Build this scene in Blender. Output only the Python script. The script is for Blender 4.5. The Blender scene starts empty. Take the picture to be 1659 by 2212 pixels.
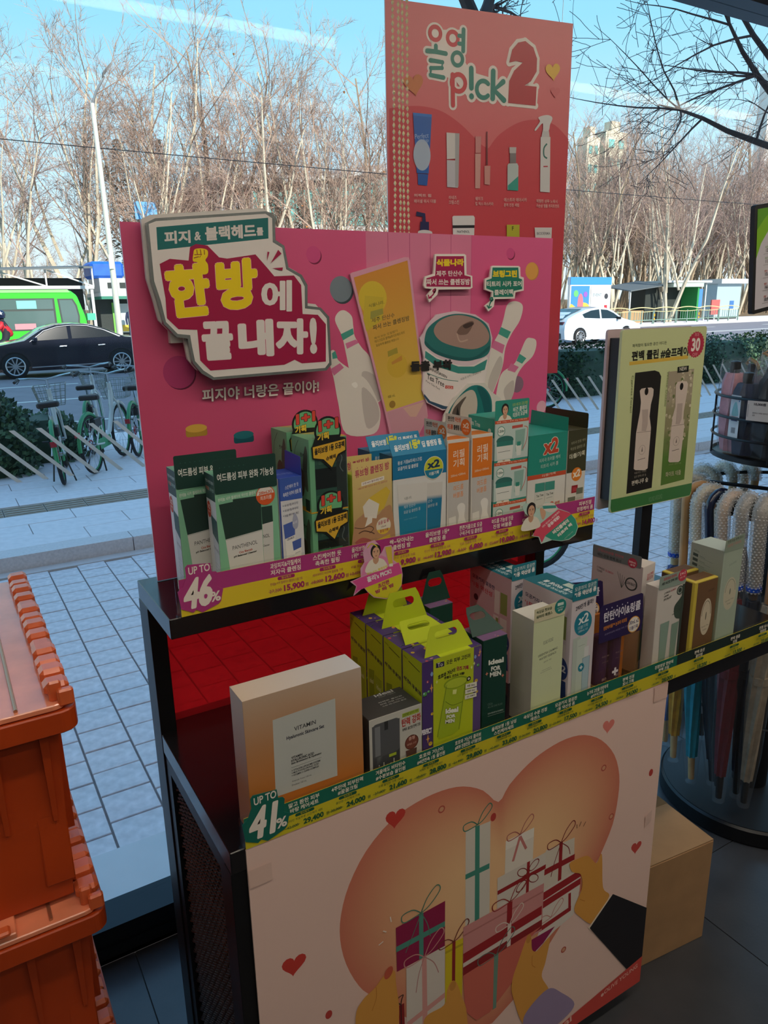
import bpy, bmesh, math, random
from math import sin, cos, pi, radians
from mathutils import Vector, Matrix
random.seed(7)
scene = bpy.context.scene
COL = scene.collection

# ------------------------------------------------------------------ camera
cam_data = bpy.data.cameras.new('camera')
cam = bpy.data.objects.new('camera', cam_data); COL.objects.link(cam)
scene.camera = cam
cam_data.sensor_fit = 'HORIZONTAL'; cam_data.sensor_width = 36.0
cam_data.lens = 1596.26 / 1659 * 36.0
cam_data.clip_start = 0.05; cam_data.clip_end = 600
_p, _r, _y = radians(15.6716), radians(-1.0392), radians(30.8518)
_d = Vector((sin(_y)*cos(_p), cos(_y)*cos(_p), -sin(_p)))
_rt = Vector((cos(_y), -sin(_y), 0)); _up = _rt.cross(_d)
_R = cos(_r)*_rt + sin(_r)*_up; _U = -sin(_r)*_rt + cos(_r)*_up
_m = Matrix((_R, _U, -_d)).transposed().to_4x4(); _m.translation = (0, 0, 1.6)
cam.matrix_world = _m

# ------------------------------------------------------------------ colour helper, world, sun, exposure
def c(h):
    h = h.lstrip('#')
    o = []
    for i in (0, 2, 4):
        v = int(h[i:i+2], 16) / 255
        o.append(v/12.92 if v <= .04045 else ((v+.055)/1.055)**2.4)
    return (o[0], o[1], o[2], 1.0)

scene.view_settings.view_transform = 'Standard'
scene.view_settings.look = 'None'
scene.view_settings.gamma = 1.0
scene.view_settings.use_curve_mapping = False
scene.view_settings.exposure = 0.0
scene.cycles.transparent_max_bounces = 24
scene.cycles.max_bounces = 8
scene.cycles.diffuse_bounces = 4
scene.cycles.glossy_bounces = 3
scene.cycles.sample_clamp_indirect = 6.0

world = bpy.data.worlds.new('sky'); scene.world = world; world.use_nodes = True
nt = world.node_tree; nt.nodes.clear()
tc = nt.nodes.new('ShaderNodeTexCoord'); sx = nt.nodes.new('ShaderNodeSeparateXYZ')
rp = nt.nodes.new('ShaderNodeValToRGB'); bg = nt.nodes.new('ShaderNodeBackground'); ow = nt.nodes.new('ShaderNodeOutputWorld')
nt.links.new(tc.outputs['Generated'], sx.inputs[0]); nt.links.new(sx.outputs['Z'], rp.inputs[0])
nt.links.new(rp.outputs[0], bg.inputs[0]); nt.links.new(bg.outputs[0], ow.inputs[0])
el = rp.color_ramp.elements
el[0].position = 0.0; el[0].color = (.86, .97, 1.0, 1)
el[1].position = 1.0; el[1].color = (.30, .56, 1.0, 1)
e = el.new(.12); e.color = (.66, .93, 1.06, 1)
e = el.new(.30); e.color = (.33, .75, 1.03, 1)
e = el.new(.50); e.color = (.26, .66, 1.02, 1)
bg.inputs[1].default_value = 1.12

sun_d = bpy.data.lights.new('sun', 'SUN'); sun_d.energy = 6.0; sun_d.angle = radians(.53); sun_d.color = (1.0, .93, .83)
sun = bpy.data.objects.new('sun', sun_d); COL.objects.link(sun)
sun.rotation_euler = Vector((-.10, 1.0, -.56)).to_track_quat('-Z', 'Y').to_euler()

# ------------------------------------------------------------------ materials
def mat(name, col, rough=.5, metal=0.0, noise=0.0, nscale=20.0, bump=0.0, bscale=200.0, spec=.5, trans=0.0, coat=0.0):
    m = bpy.data.materials.new(name); m.use_nodes = True
    t = m.node_tree; b = t.nodes['Principled BSDF']
    col = c(col) if isinstance(col, str) else col
    b.inputs['Base Color'].default_value = col
    b.inputs['Roughness'].default_value = rough; b.inputs['Metallic'].default_value = metal
    b.inputs['Specular IOR Level'].default_value = spec
    if trans: b.inputs['Transmission Weight'].default_value = trans
    if coat: b.inputs['Coat Weight'].default_value = coat; b.inputs['Coat Roughness'].default_value = .08
    if noise or bump:
        tx = t.nodes.new('ShaderNodeTexCoord')
    if noise:
        n = t.nodes.new('ShaderNodeTexNoise'); n.inputs['Scale'].default_value = nscale; n.inputs['Detail'].default_value = 5
        t.links.new(tx.outputs['Object'], n.inputs['Vector'])
        r = t.nodes.new('ShaderNodeValToRGB')
        r.color_ramp.elements[0].position = .3; r.color_ramp.elements[1].position = .7
        r.color_ramp.elements[0].color = tuple(x*(1-noise) for x in col[:3])+(1,)
        r.color_ramp.elements[1].color = tuple(min(1, x*(1+noise)) for x in col[:3])+(1,)
        t.links.new(n.outputs[0], r.inputs[0]); t.links.new(r.outputs[0], b.inputs['Base Color'])
    if bump:
        n2 = t.nodes.new('ShaderNodeTexNoise'); n2.inputs['Scale'].default_value = bscale; n2.inputs['Detail'].default_value = 3
        t.links.new(tx.outputs['Object'], n2.inputs['Vector'])
        bp = t.nodes.new('ShaderNodeBump'); bp.inputs['Strength'].default_value = bump; bp.inputs['Distance'].default_value = .002
        t.links.new(n2.outputs[0], bp.inputs['Height']); t.links.new(bp.outputs[0], b.inputs['Normal'])
    return m

def clear(name, tint=(1, 1, 1, 1), gloss=1.0, rough=0.0, ior=1.5, body=0.0, bodycol=(1, 1, 1, 1)):
    """thin clear sheet: passes light straight through, with a Fresnel reflection"""
    m = bpy.data.materials.new(name); m.use_nodes = True
    t = m.node_tree; t.nodes.remove(t.nodes['Principled BSDF']); out = t.nodes['Material Output']
    tr = t.nodes.new('ShaderNodeBsdfTransparent'); tr.inputs[0].default_value = tint
    src = tr
    if body:
        df = t.nodes.new('ShaderNodeBsdfDiffuse'); df.inputs[0].default_value = bodycol
        mx0 = t.nodes.new('ShaderNodeMixShader'); mx0.inputs[0].default_value = body
        t.links.new(tr.outputs[0], mx0.inputs[1]); t.links.new(df.outputs[0], mx0.inputs[2]); src = mx0
    gl = t.nodes.new('ShaderNodeBsdfGlossy'); gl.inputs['Roughness'].default_value = rough
    fr = t.nodes.new('ShaderNodeLayerWeight'); fr.inputs[0].default_value = .5      # Schlick: the same from both sides of the sheet
    pw = t.nodes.new('ShaderNodeMath'); pw.operation = 'POWER'; pw.inputs[1].default_value = 5.0
    ml = t.nodes.new('ShaderNodeMath'); ml.operation = 'MULTIPLY_ADD'; ml.inputs[1].default_value = .96*gloss; ml.inputs[2].default_value = ((ior-1)/(ior+1))**2*gloss
    t.links.new(fr.outputs['Facing'], pw.inputs[0]); t.links.new(pw.outputs[0], ml.inputs[0])
    mx = t.nodes.new('ShaderNodeMixShader'); t.links.new(ml.outputs[0], mx.inputs[0])
    t.links.new(src.outputs[0], mx.inputs[1]); t.links.new(gl.outputs[0], mx.inputs[2]); t.links.new(mx.outputs[0], out.inputs[0])
    return m

def emit(name, col, strength):
    m = bpy.data.materials.new(name); m.use_nodes = True
    b = m.node_tree.nodes['Principled BSDF']; b.inputs['Base Color'].default_value = col
    b.inputs['Emission Color'].default_value = col; b.inputs['Emission Strength'].default_value = strength
    return m

def printmat(name, rough, coat=0.0):
    m = mat(name, 'ffffff', rough, coat=coat); t = m.node_tree
    a = t.nodes.new('ShaderNodeAttribute'); a.attribute_name = 'ink'
    t.links.new(a.outputs['Color'], t.nodes['Principled BSDF'].inputs['Base Color'])
    return m

PRINT = printmat('printed_card', .55)
PRINT_SATIN = printmat('printed_satin_card', .32)
PRINT_MATTE = printmat('printed_matte_paper', .8)
_cards = {}
def card(h, rough=.5):
    k = (h, rough)
    if k not in _cards: _cards[k] = mat('card_' + h.lstrip('#'), h, rough, noise=.02, nscale=6)
    return _cards[k]
WHITECARD = card('e9e7e2')
BLACKMETAL = mat('black_powder_coated_metal', '17171a', .38, .3, noise=.15, nscale=30, bump=.08, bscale=900)
BLACKPLASTIC = mat('black_plastic', '141416', .45, noise=.1)
STEEL = mat('steel', 'a9adb2', .3, .9, noise=.05)

# ------------------------------------------------------------------ mesh helpers
class MB:
    def __init__(s): s.v = []; s.f = []; s.mi = []; s.m = 0
    def add(s, vs, fs):
        o = len(s.v); s.v += [tuple(p) for p in vs]
        for f in fs: s.f.append([i+o for i in f]); s.mi.append(s.m)
        return s
    def box(s, x0, x1, y0, y1, z0, z1):
        return s.add([(x0,y0,z0),(x1,y0,z0),(x1,y1,z0),(x0,y1,z0),(x0,y0,z1),(x1,y0,z1),(x1,y1,z1),(x0,y1,z1)],
                     [(0,3,2,1),(4,5,6,7),(0,1,5,4),(1,2,6,5),(2,3,7,6),(3,0,4,7)])
    def bar(s, a, b, w, h, up=(0,0,1)):
        """rectangular bar from a to b"""
        a = Vector(a); b = Vector(b); d = (b-a).normalized(); u = Vector(up)
        if abs(d.dot(u)) > .98: u = Vector((1,0,0))
        sd = d.cross(u).normalized(); u = sd.cross(d).normalized()
        vs = []
        for p in (a, b):
            for i, j in ((-1,-1),(1,-1),(1,1),(-1,1)): vs.append(p + sd*(i*w/2) + u*(j*h/2))
        return s.add(vs, [(0,3,2,1),(4,5,6,7),(0,1,5,4),(1,2,6,5),(2,3,7,6),(3,0,4,7)])
    def tube(s, pts, r, seg=6, cap=True, closed=False):
        pts = [Vector(p) for p in pts]; n = len(pts)
        rr = r if isinstance(r, (list, tuple)) else [r]*n
        rings = []; up = None
        for i, p in enumerate(pts):
            if closed: d = pts[(i+1) % n] - pts[i-1]
            else: d = pts[min(i+1, n-1)] - pts[max(i-1, 0)]
            if d.length < 1e-9: d = Vector((0,0,1))
            d.normalize()
            if up is None: up = Vector((0,0,1)) if abs(d.z) < .9 else Vector((1,0,0))
            sd = d.cross(up)
            if sd.length < 1e-5: sd = d.orthogonal()
            sd.normalize(); up = sd.cross(d).normalized()
            rings.append([p + (sd*cos(2*pi*k/seg) + up*sin(2*pi*k/seg))*rr[i] for k in range(seg)])
        vs = [q for R in rings for q in R]; fs = []
        m = n if closed else n-1
        for i in range(m):
            j = (i+1) % n
            for k in range(seg):
                l = (k+1) % seg
                fs.append((i*seg+k, i*seg+l, j*seg+l, j*seg+k))
        if cap and not closed:
            fs.append(tuple(range(seg-1, -1, -1))); fs.append(tuple((n-1)*seg+k for k in range(seg)))
        return s.add(vs, fs)
    def ring(s, ctr, rad, r, seg=32, ts=6, axis='Z'):
        pts = []
        for k in range(seg):
            a = 2*pi*k/seg; x, y = cos(a)*rad, sin(a)*rad
            pts.append(Vector(ctr) + Vector((x,y,0) if axis == 'Z' else ((0,x,y) if axis == 'X' else (x,0,y))))
        return s.tube(pts, r, ts, closed=True)
    def lathe(s, prof, seg=24, ctr=(0,0,0), sx=1, sy=1):
        cx, cy, cz = ctr; vs = []; fs = []
        for r, z in prof:
            for k in range(seg):
                a = 2*pi*k/seg; vs.append((cx+r*cos(a)*sx, cy+r*sin(a)*sy, cz+z))
        for i in range(len(prof)-1):
            for k in range(seg):
                l = (k+1) % seg
                fs.append((i*seg+k, i*seg+l, (i+1)*seg+l, (i+1)*seg+k))
        fs.append(tuple(range(seg-1, -1, -1))); fs.append(tuple((len(prof)-1)*seg+k for k in range(seg)))
        return s.add(vs, fs)
    def prism(s, outline, O, u, v, depth):
        """outline (2D, ccw seen from u x v) pushed back by depth along -(u x v)"""
        O = Vector(O); u = Vector(u); v = Vector(v); n = u.cross(v).normalized()
        k = len(outline)
        a = sum(outline[i][0]*outline[(i+1) % k][1] - outline[(i+1) % k][0]*outline[i][1] for i in range(k))
        if a < 0: outline = outline[::-1]
        fr = [O + u*x + v*y for x, y in outline]; bk = [p - n*depth for p in fr]
        fs = [tuple(range(k)), tuple(range(2*k-1, k-1, -1))]
        fs += [(i, i+k, (i+1) % k + k, (i+1) % k) for i in range(k)]
        return s.add(fr+bk, fs)
    def build(s, name, mats, parent=None, smooth=False, bevel=0.0):
        me = bpy.data.meshes.new(name); me.from_pydata(s.v, [], s.f)
        if not isinstance(mats, (list, tuple)): mats = [mats]
        for m in mats: me.materials.append(m)
        if len(mats) > 1: me.polygons.foreach_set('material_index', s.mi)
        if bevel:
            bm = bmesh.new(); bm.from_mesh(me)
            bmesh.ops.bevel(bm, geom=bm.edges[:], offset=bevel, segments=1, affect='EDGES', clamp_overlap=True)
            bm.to_mesh(me); bm.free()
        if smooth:
            me.polygons.foreach_set('use_smooth', [True]*len(me.polygons))
            try: me.set_sharp_from_angle(angle=radians(40))
            except Exception: pass
        o = bpy.data.objects.new(name, me); COL.objects.link(o)
        if parent: o.parent = parent
        return o

def tag(o, label=None, cat=None, group=None, kind=None):
    if label: o['label'] = label
    if cat: o['category'] = cat
    if group: o['group'] = group
    if kind: o['kind'] = kind
    return o
def thing(name, label, cat, loc=(0,0,0), rz=0.0, group=None):
    o = bpy.data.objects.new(name, None); COL.objects.link(o)
    o.empty_display_size = .05; o.location = loc; o.rotation_euler = (0, 0, rz)
    return tag(o, label, cat, group)
def children(o): return [x for x in bpy.data.objects if x.parent == o]
def copy_tree(o, parent=None):
    n = o.copy(); COL.objects.link(n)
    if parent: n.parent = parent
    for ch in list(o.children): copy_tree(ch, n)
    return n

# ------------------------------------------------------------------ flat print
_fc = bpy.data.curves.new('lettering', 'FONT'); _fo = bpy.data.objects.new('lettering', _fc); _fc.resolution_u = 3
_tcache = {}; _asked = []; _pending = []
def _ob(bold): return (0.0, .010, .020)[0 if bold < .004 else (1 if bold < .0145 else 2)]
def glyphs(s, ob): return _tcache[(s, ob)]
def set_type():
    """all lettering is set in three galleys, one string a line, then dealt out to the prints that asked for it"""
    for ob in (0.0, .010, .020):
        strs = sorted({q[0] for q in _asked if q[1] == ob})
        if not strs: continue
        _fc.body = '\n'.join(strs); _fc.size = 1; _fc.offset = ob; _fc.space_line = 3.0
        me = _fo.to_mesh(); vs = [(v.co.x, v.co.y) for v in me.vertices]; per = [([], {}, []) for _ in strs]
        for pl in me.polygons:
            f = tuple(pl.vertices); i = round((-vs[f[0]][1]+.35)/3.0); V, ix, F = per[i]; g = []
            for q in f:
                if q not in ix: ix[q] = len(V); V.append((vs[q][0], vs[q][1]+3.0*i))
                g.append(ix[q])
            F.append(tuple(g))
        _fo.to_mesh_clear()
        for st_, (V, ix, F) in zip(strs, per): _tcache[(st_, ob)] = (V, F)
    for P_ in _pending: P_.finish()
    bpy.data.objects.remove(_fo)

def ncopy(rad): return 0 if rad <= .001 else (8 if rad < .05 else 14)
def room(bold, o1, o2):
    e = max(0, bold-.022)
    return 2 + sum(1.4+.4*ncopy(r) for r in [e] + ([e+o1] if o1 else []) + ([e+o2] if o2 else []))

class Print:
    """ink on a face: O lower-left corner, u right, v up (unit), W x H metres; coordinates are fractions"""
    STEP = .000012
    def __init__(s, parent, name, O, u, v, W, H, mat=None):
        s.O = Vector(O); s.u = Vector(u).normalized(); s.v_ = Vector(v).normalized(); s.W = W; s.H = H
        s.n = s.u.cross(s.v_); s.k = 1; s.vs = []; s.fs = []; s.cs = []; s.parent = parent; s.name = name; s.mat = mat or PRINT
        s.base = .00015; s.ops = []
    def P(s, x, y): return s.O + s.u*(x*s.W) + s.v_*(y*s.H) + s.n*(s.base + s.k*s.STEP)
    def raw(s, pts, faces, cols):
        o = len(s.vs); s.vs += [tuple(s.P(x, y)) for x, y in pts]
        one = isinstance(cols, tuple)
        for f in faces:
            s.fs.append([i+o for i in f]); s.cs.append([cols]*len(f) if one else [cols[i] for i in f])
        return s
    def poly(s, pts, h):
        n = len(pts); a = sum(pts[i][0]*pts[(i+1) % n][1]-pts[(i+1) % n][0]*pts[i][1] for i in range(n))
        if a < 0: pts = pts[::-1]
        s.k += 1; return s.raw(pts, [tuple(range(n))], c(h))
    def rect(s, x0, y0, x1, y1, h, r=0.0):
        if not r: return s.poly([(x0,y0),(x1,y0),(x1,y1),(x0,y1)], h)
        return s.poly(s.rr(x0, y0, x1, y1, r), h)
    def rr(s, x0, y0, x1, y1, r):
        """rounded rectangle, r in metres"""
        ax, ay = r/s.W, r/s.H; p = []
        for cx, cy, a0 in ((x1-ax, y0+ay, -90), (x1-ax, y1-ay, 0), (x0+ax, y1-ay, 90), (x0+ax, y0+ay, 180)):
            for k in range(5):
                a = radians(a0 + k*22.5); p.append((cx+cos(a)*ax, cy+sin(a)*ay))
        return p
    def ell(s, cx, cy, rx, h, ry=None, seg=28, rot=0.0):
        ry = rx*s.W/s.H if ry is None else ry
        p = []
        for k in range(seg):
            a = 2*pi*k/seg; X, Y = cos(a)*rx*s.W, sin(a)*ry*s.H
            p.append((cx + (X*cos(rot)-Y*sin(rot))/s.W, cy + (X*sin(rot)+Y*cos(rot))/s.H))
        return s.poly(p, h)
    def smooth(s, pts, n=5):
        """closed Catmull-Rom through pts"""
        out = []; N = len(pts)
        for i in range(N):
            p0, p1, p2, p3 = (pts[(i+k-1) % N] for k in range(4))
            for j in range(n):
                t = j/n
                out.append(tuple(.5*((2*p1[d]) + (-p0[d]+p2[d])*t + (2*p0[d]-5*p1[d]+4*p2[d]-p3[d])*t*t + (-p0[d]+3*p1[d]-3*p2[d]+p3[d])*t**3) for d in (0,1)))
        return out
    def arch(s, pts, n=5):
        """open Catmull-Rom"""
        out = []; N = len(pts)
        for i in range(N-1):
            p0, p1, p2, p3 = pts[max(i-1,0)], pts[i], pts[i+1], pts[min(i+2,N-1)]
            for j in range(n):
                t = j/n
                out.append(tuple(.5*((2*p1[d]) + (-p0[d]+p2[d])*t + (2*p0[d]-5*p1[d]+4*p2[d]-p3[d])*t*t + (-p0[d]+3*p1[d]-3*p2[d]+p3[d])*t**3) for d in (0,1)))
        return out + [pts[-1]]
    def blob(s, pts, h, n=5): return s.poly(s.smooth(pts, n), h)
    def line(s, pts, w, h, closed=False):
        """stroke w metres wide"""
        m = [(x*s.W, y*s.H) for x, y in pts]; n = len(m); L = []; R = []
        for i in range(n):
            a = m[max(i-1,0)] if not closed else m[i-1]; b = m[min(i+1,n-1)] if not closed else m[(i+1) % n]
            dx, dy = b[0]-a[0], b[1]-a[1]; l = math.hypot(dx, dy) or 1
            nx, ny = -dy/l*w/2, dx/l*w/2
            L.append(((m[i][0]+nx)/s.W, (m[i][1]+ny)/s.H)); R.append(((m[i][0]-nx)/s.W, (m[i][1]-ny)/s.H))
        s.k += 1
        N = n if closed else n-1
        return s.raw(L+R, [(n+i, n+(i+1) % n, (i+1) % n, i) for i in range(N)], c(h))
    def curve(s, pts, w, h, n=6, closed=False):
        N = len(pts); out = []
        for i in range(N-1):
            p0, p1, p2, p3 = pts[max(i-1,0)], pts[i], pts[i+1], pts[min(i+2,N-1)]
            for j in range(n):
                t = j/n
                out.append(tuple(.5*((2*p1[d]) + (-p0[d]+p2[d])*t + (2*p0[d]-5*p1[d]+4*p2[d]-p3[d])*t*t + (-p0[d]+3*p1[d]-3*p2[d]+p3[d])*t**3) for d in (0,1)))
        out.append(pts[-1]); return s.line(out, w, h)
    def grad(s, quad, fn, nx=1, ny=12):
        """colour ramp over quad BL,BR,TR,TL; fn(x,y)->hex"""
        s.k += 1; pts = []; cols = []
        for j in range(ny+1):
            for i in range(nx+1):
                a, b = i/nx, j/ny
                pts.append(tuple((quad[0][d]*(1-a)+quad[1][d]*a)*(1-b) + (quad[3][d]*(1-a)+quad[2][d]*a)*b for d in (0,1)))
                cols.append(fn(a, b) if isinstance(fn(a, b), tuple) else c(fn(a, b)))
        fs = [(j*(nx+1)+i, j*(nx+1)+i+1, (j+1)*(nx+1)+i+1, (j+1)*(nx+1)+i) for j in range(ny) for i in range(nx)]
        return s.raw(pts, fs, cols)
    def t(s, txt, q, h, bold=.02, out=None, outw=.06, out2=None, outw2=.12):
        """text fitted to q = bottom-left, bottom-right, top-left; heavy weights and outlines are the glyph set repeatedly round a small circle"""
        ob = _ob(bold); _asked.append((txt, ob)); s.ops.append((s.k, 'set', (txt, q, h, bold, out, outw, out2, outw2))); s.k += room(bold, out and outw, out2 and outw2); return s
    def set(s, txt, q, h, bold, out, outw, out2, outw2):
        BL, BR, TL = q
        ob = _ob(bold); extra = max(0, bold-.022)
        vs, fs = glyphs(txt, ob)
        if not vs: return s
        x0 = min(p[0] for p in vs)-extra; x1 = max(p[0] for p in vs)+extra; y0 = min(p[1] for p in vs)-extra; y1 = max(p[1] for p in vs)+extra
        def put(rad, col):
            s.k += 1
            n = ncopy(rad)
            for dx, dy in [(0, 0)] + [(rad*cos(2*pi*k/n), rad*sin(2*pi*k/n)) for k in range(n)]:
                pts = []; s.k += .4
                for x, y in vs:
                    a, b = (x+dx-x0)/(x1-x0), (y+dy-y0)/(y1-y0)
                    pts.append((BL[0]+(BR[0]-BL[0])*a+(TL[0]-BL[0])*b, BL[1]+(BR[1]-BL[1])*a+(TL[1]-BL[1])*b))
                s.raw(pts, fs, c(col))
        if out2: put(extra+outw2, out2)
        if out: put(extra+outw, out)
        put(extra, h)
    def stroke(s, pts, w, col):
        """round-ended stroke w metres wide"""
        s.line(pts, w, col)
        for x, y in pts:
            s.k -= .7; s.ell(x, y, w/2/s.W, col, seg=14)
        return s
    def loop(s, cx, cy, rx, w, col, a0=0, a1=360, n=24, ry=None):
        ry = rx*s.W/s.H if ry is None else ry
        return s.stroke([(cx+rx*cos(radians(a0+(a1-a0)*k/n)), cy+ry*sin(radians(a0+(a1-a0)*k/n))) for k in range(n+1)], w, col)
    def tx(s, txt, cx, cy, w, h, hh, bold=.02, maxw=None, rot=0.0, **kw):
        """text centred at cx,cy; height h (fraction of H) for a full line; w: fraction of W or None"""
        ob = _ob(bold); _asked.append((txt, ob)); s.ops.append((s.k, 'setx', (txt, cx, cy, w, h, hh, bold, maxw, rot, kw))); s.k += room(bold, kw.get('out') and kw.get('outw', .06), None); return s
    def setx(s, txt, cx, cy, w, h, hh, bold, maxw, rot, kw):
        vs, fs = glyphs(txt, _ob(bold))
        if not vs: return
        x0 = min(p[0] for p in vs); x1 = max(p[0] for p in vs); y0 = min(p[1] for p in vs); y1 = max(p[1] for p in vs)
        hm = h*s.H; wm = w*s.W if w else hm*(x1-x0)/(y1-y0)
        if maxw and wm > maxw*s.W: wm = maxw*s.W
        X, Y = cx*s.W, cy*s.H; C_, S_ = cos(rot), sin(rot)
        f = lambda a, b: ((X + a*C_ - b*S_)/s.W, (Y + a*S_ + b*C_)/s.H)
        s.set(txt, [f(-wm/2,-hm/2), f(wm/2,-hm/2), f(-wm/2,hm/2)], hh, bold, kw.get('out'), kw.get('outw', .06), kw.get('out2'), kw.get('outw2', .12))
    def lines(s, x0, x1, ys, h, w=.0007):
        for y in ys: s.line([(x0,y),(x1,y)], w, h)
        return s
    def done(s, label=None):
        me = bpy.data.meshes.new(s.name); o = bpy.data.objects.new(s.name, me); COL.objects.link(o)
        if s.parent: o.parent = s.parent
        if label: o['label'] = label
        s.me = me; _pending.append(s); return o
    def finish(s):
        for k, fn, a in s.ops: s.k = k; getattr(s, fn)(*a)
        me = s.me; me.from_pydata(s.vs, [], s.fs)
        at = me.color_attributes.new('ink', 'FLOAT_COLOR', 'CORNER')
        flat = []
        for cc in s.cs:
            for q in cc: flat += q
        at.data.foreach_set('color', flat); me.materials.append(s.mat)

# ================================================================== the setting: shop room
TILE = mat('dark_grey_floor_tile', '3f4044', .30, noise=.14, nscale=9, bump=.12, bscale=120)
GROUT = mat('tile_grout', '2e3033', .8, noise=.1)
WALLPAINT = mat('warm_white_wall_paint', 'b9b4ac', .7, noise=.03, nscale=3)
CEILPAINT = mat('ceiling_board', 'c4c2be', .8, noise=.03, nscale=3)
FRAME = mat('dark_window_frame_metal', '1b1f26', .32, .5, noise=.08, nscale=12)
FACADE = mat('facade_stone', '9a948b', .7, noise=.08, nscale=2)

fl = tag(MB().box(-3.6, 6.1, -4.6, 1.66, -.06, -.004).build('floor', GROUT), kind='structure')
gx0, gy0, ts = .217, -.238, .6667
tm = None
for i in range(-6, 10):
    for j in range(-8, 4):
        x0, x1 = max(gx0+i*ts, -3.6), min(gx0+(i+1)*ts, 6.1); y0, y1 = max(gy0+j*ts, -4.6), min(gy0+(j+1)*ts, 1.66)
        if x1-x0 < .05 or y1-y0 < .03: continue
        full = abs(x1-x0-ts) < 1e-6 and abs(y1-y0-ts) < 1e-6
        if full and tm:
            o = bpy.data.objects.new('tile', tm); COL.objects.link(o); o.parent = fl; o.location = (x0+ts/2, y0+ts/2, 0)
        else:
            hx, hy = (x1-x0)/2-.0015, (y1-y0)/2-.0015
            o = MB().box(-hx, hx, -hy, hy, -.004, 0).build('tile', TILE, fl); o.location = ((x0+x1)/2, (y0+y1)/2, 0)
            if full: tm = o.data
tag(MB().box(-3.7, 6.2, -4.7, 2.0, 2.72, 2.80).build('ceiling', CEILPAINT), kind='structure')
tag(MB().box(-3.7, 6.2, -4.7, -4.6, 0, 2.72).build('wall_back', WALLPAINT), kind='structure')
tag(MB().box(-3.7, -3.6, -4.6, 1.66, 0, 2.72).build('wall_left', WALLPAINT), kind='structure')
tag(MB().box(6.1, 6.2, -4.6, 1.66, 0, 2.72).build('wall_right', WALLPAINT), kind='structure')
tag(MB().box(-3.6, 6.1, 1.66, 1.92, 2.56, 2.72).build('wall_front', FACADE), kind='structure')
tag(MB().box(-12, 14, -12, 1.95, 2.80, 11.9).build('wall_facade', FACADE), kind='structure')

LAMP_LEVELS = (17.0, 8.0, 6.0, 5.0)
# ceiling strip lamps running along the window
n = 0
for y, x0, x1 in ((.30, -1.2, 4.6), (-.66, -1.2, 4.6), (-1.55, -1.2, 4.6), (-2.9, -1.2, 4.6)):
    n += 1
    t = thing('ceiling_lamp', ('nearest strip lamp to the window, long white tube on the ceiling', 'second strip lamp from the window, long white tube on the ceiling',
              'third strip lamp from the window, long white tube on the ceiling', 'strip lamp farthest from the window, long white tube on the ceiling')[n-1], 'lamp', ((x0+x1)/2, y, 2.72))
    L = (x1-x0)/2
    MB().box(-L, L, -.05, .05, -.03, 0).build('housing', WHITECARD, t)
    MB().box(-L+.02, L-.02, -.04, .04, -.045, -.03).build('diffuser', emit('lamp_diffuser', (1, .88, .72, 1), LAMP_LEVELS[n-1]), t)

# ------------------------------------------------------------------ window
GLASS = clear('window_glass', (.98, .988, .988, 1), gloss=.17)
STICK = mat('frosted_grey_film', 'cfcbc2', .6, noise=.05)
_t = STICK.node_tree; _tl = _t.nodes.new('ShaderNodeBsdfTranslucent'); _tl.inputs[0].default_value = (.80, .80, .78, 1)
_mx = _t.nodes.new('ShaderNodeMixShader'); _mx.inputs[0].default_value = .62
_t.links.new(_t.nodes['Principled BSDF'].outputs[0], _mx.inputs[1]); _t.links.new(_tl.outputs[0], _mx.inputs[2]); _t.links.new(_mx.outputs[0], _t.nodes['Material Output'].inputs[0])
win = tag(MB().box(-3.6, 6.1, 1.66, 1.76, 0, .10).box(-3.6, 6.1, 1.66, 1.70, .0, .012).build('window_1', FRAME), kind='structure')
b = MB().box(-3.6, 6.1, 1.655, 1.665, .018, .05); b.build('rail_lip', FRAME, win)
MB().box(-3.6, 6.1, 1.68, 1.80, 2.50, 2.56).build('window_frame', FRAME, win)
for x in (-3.57, -1.3, 3.75, 6.07): MB().box(x-.03, x+.03, 1.68, 1.80, .10, 2.50).build('mullion', FRAME, win)
panes = []
for x0, x1 in ((-3.54, -1.33), (-1.27, 3.72), (3.78, 6.04)): panes.append(MB().box(x0, x1, 1.737, 1.743, .10, 2.50).build('pane', GLASS, win))
sm = None
for i in range(66):
    x = -.20 + i*.053
    if sm is None:
        o = MB().prism([(0, .112), (.011, .112), (.118, .0), (.107, 0)], (0, 0, 0), (1, 0, 0), (0, 0, 1), .0004).build('film_stripe', STICK, win); sm = o.data
    else:
        o = bpy.data.objects.new('film_stripe', sm); COL.objects.link(o); o.parent = win
    o.location = (x, 1.7364, 1.245 + .004*x)

# ================================================================== outside ground
PAVE = mat('pale_granite_paver', 'e4dadd', .75, noise=.16, nscale=26, bump=.25, bscale=300)
PAVEB = mat('pale_granite_slab', 'f0e6e8', .7, noise=.06, nscale=20, bump=.15, bscale=200)
JOINT = mat('paving_joint_sand', '8f8583', .95, noise=.15)
KERB = mat('granite_kerb', 'e0d6d6', .7, noise=.10, nscale=60, bump=.3, bscale=400)
STONE = mat('polished_threshold_stone', 'dcd4d4', .22, noise=.04, nscale=10)
TACT = mat('tactile_paving_strip', 'a89a8c', .8, noise=.1)
ASPH = mat('asphalt_road', '8a8286', .8, noise=.10, nscale=3, bump=.3, bscale=60)
PAINT = mat('road_paint', 'd8d6cf', .6, noise=.06)
SOIL = mat('leaf_litter_soil', '7d6648', .95, noise=.3, nscale=2)

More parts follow.
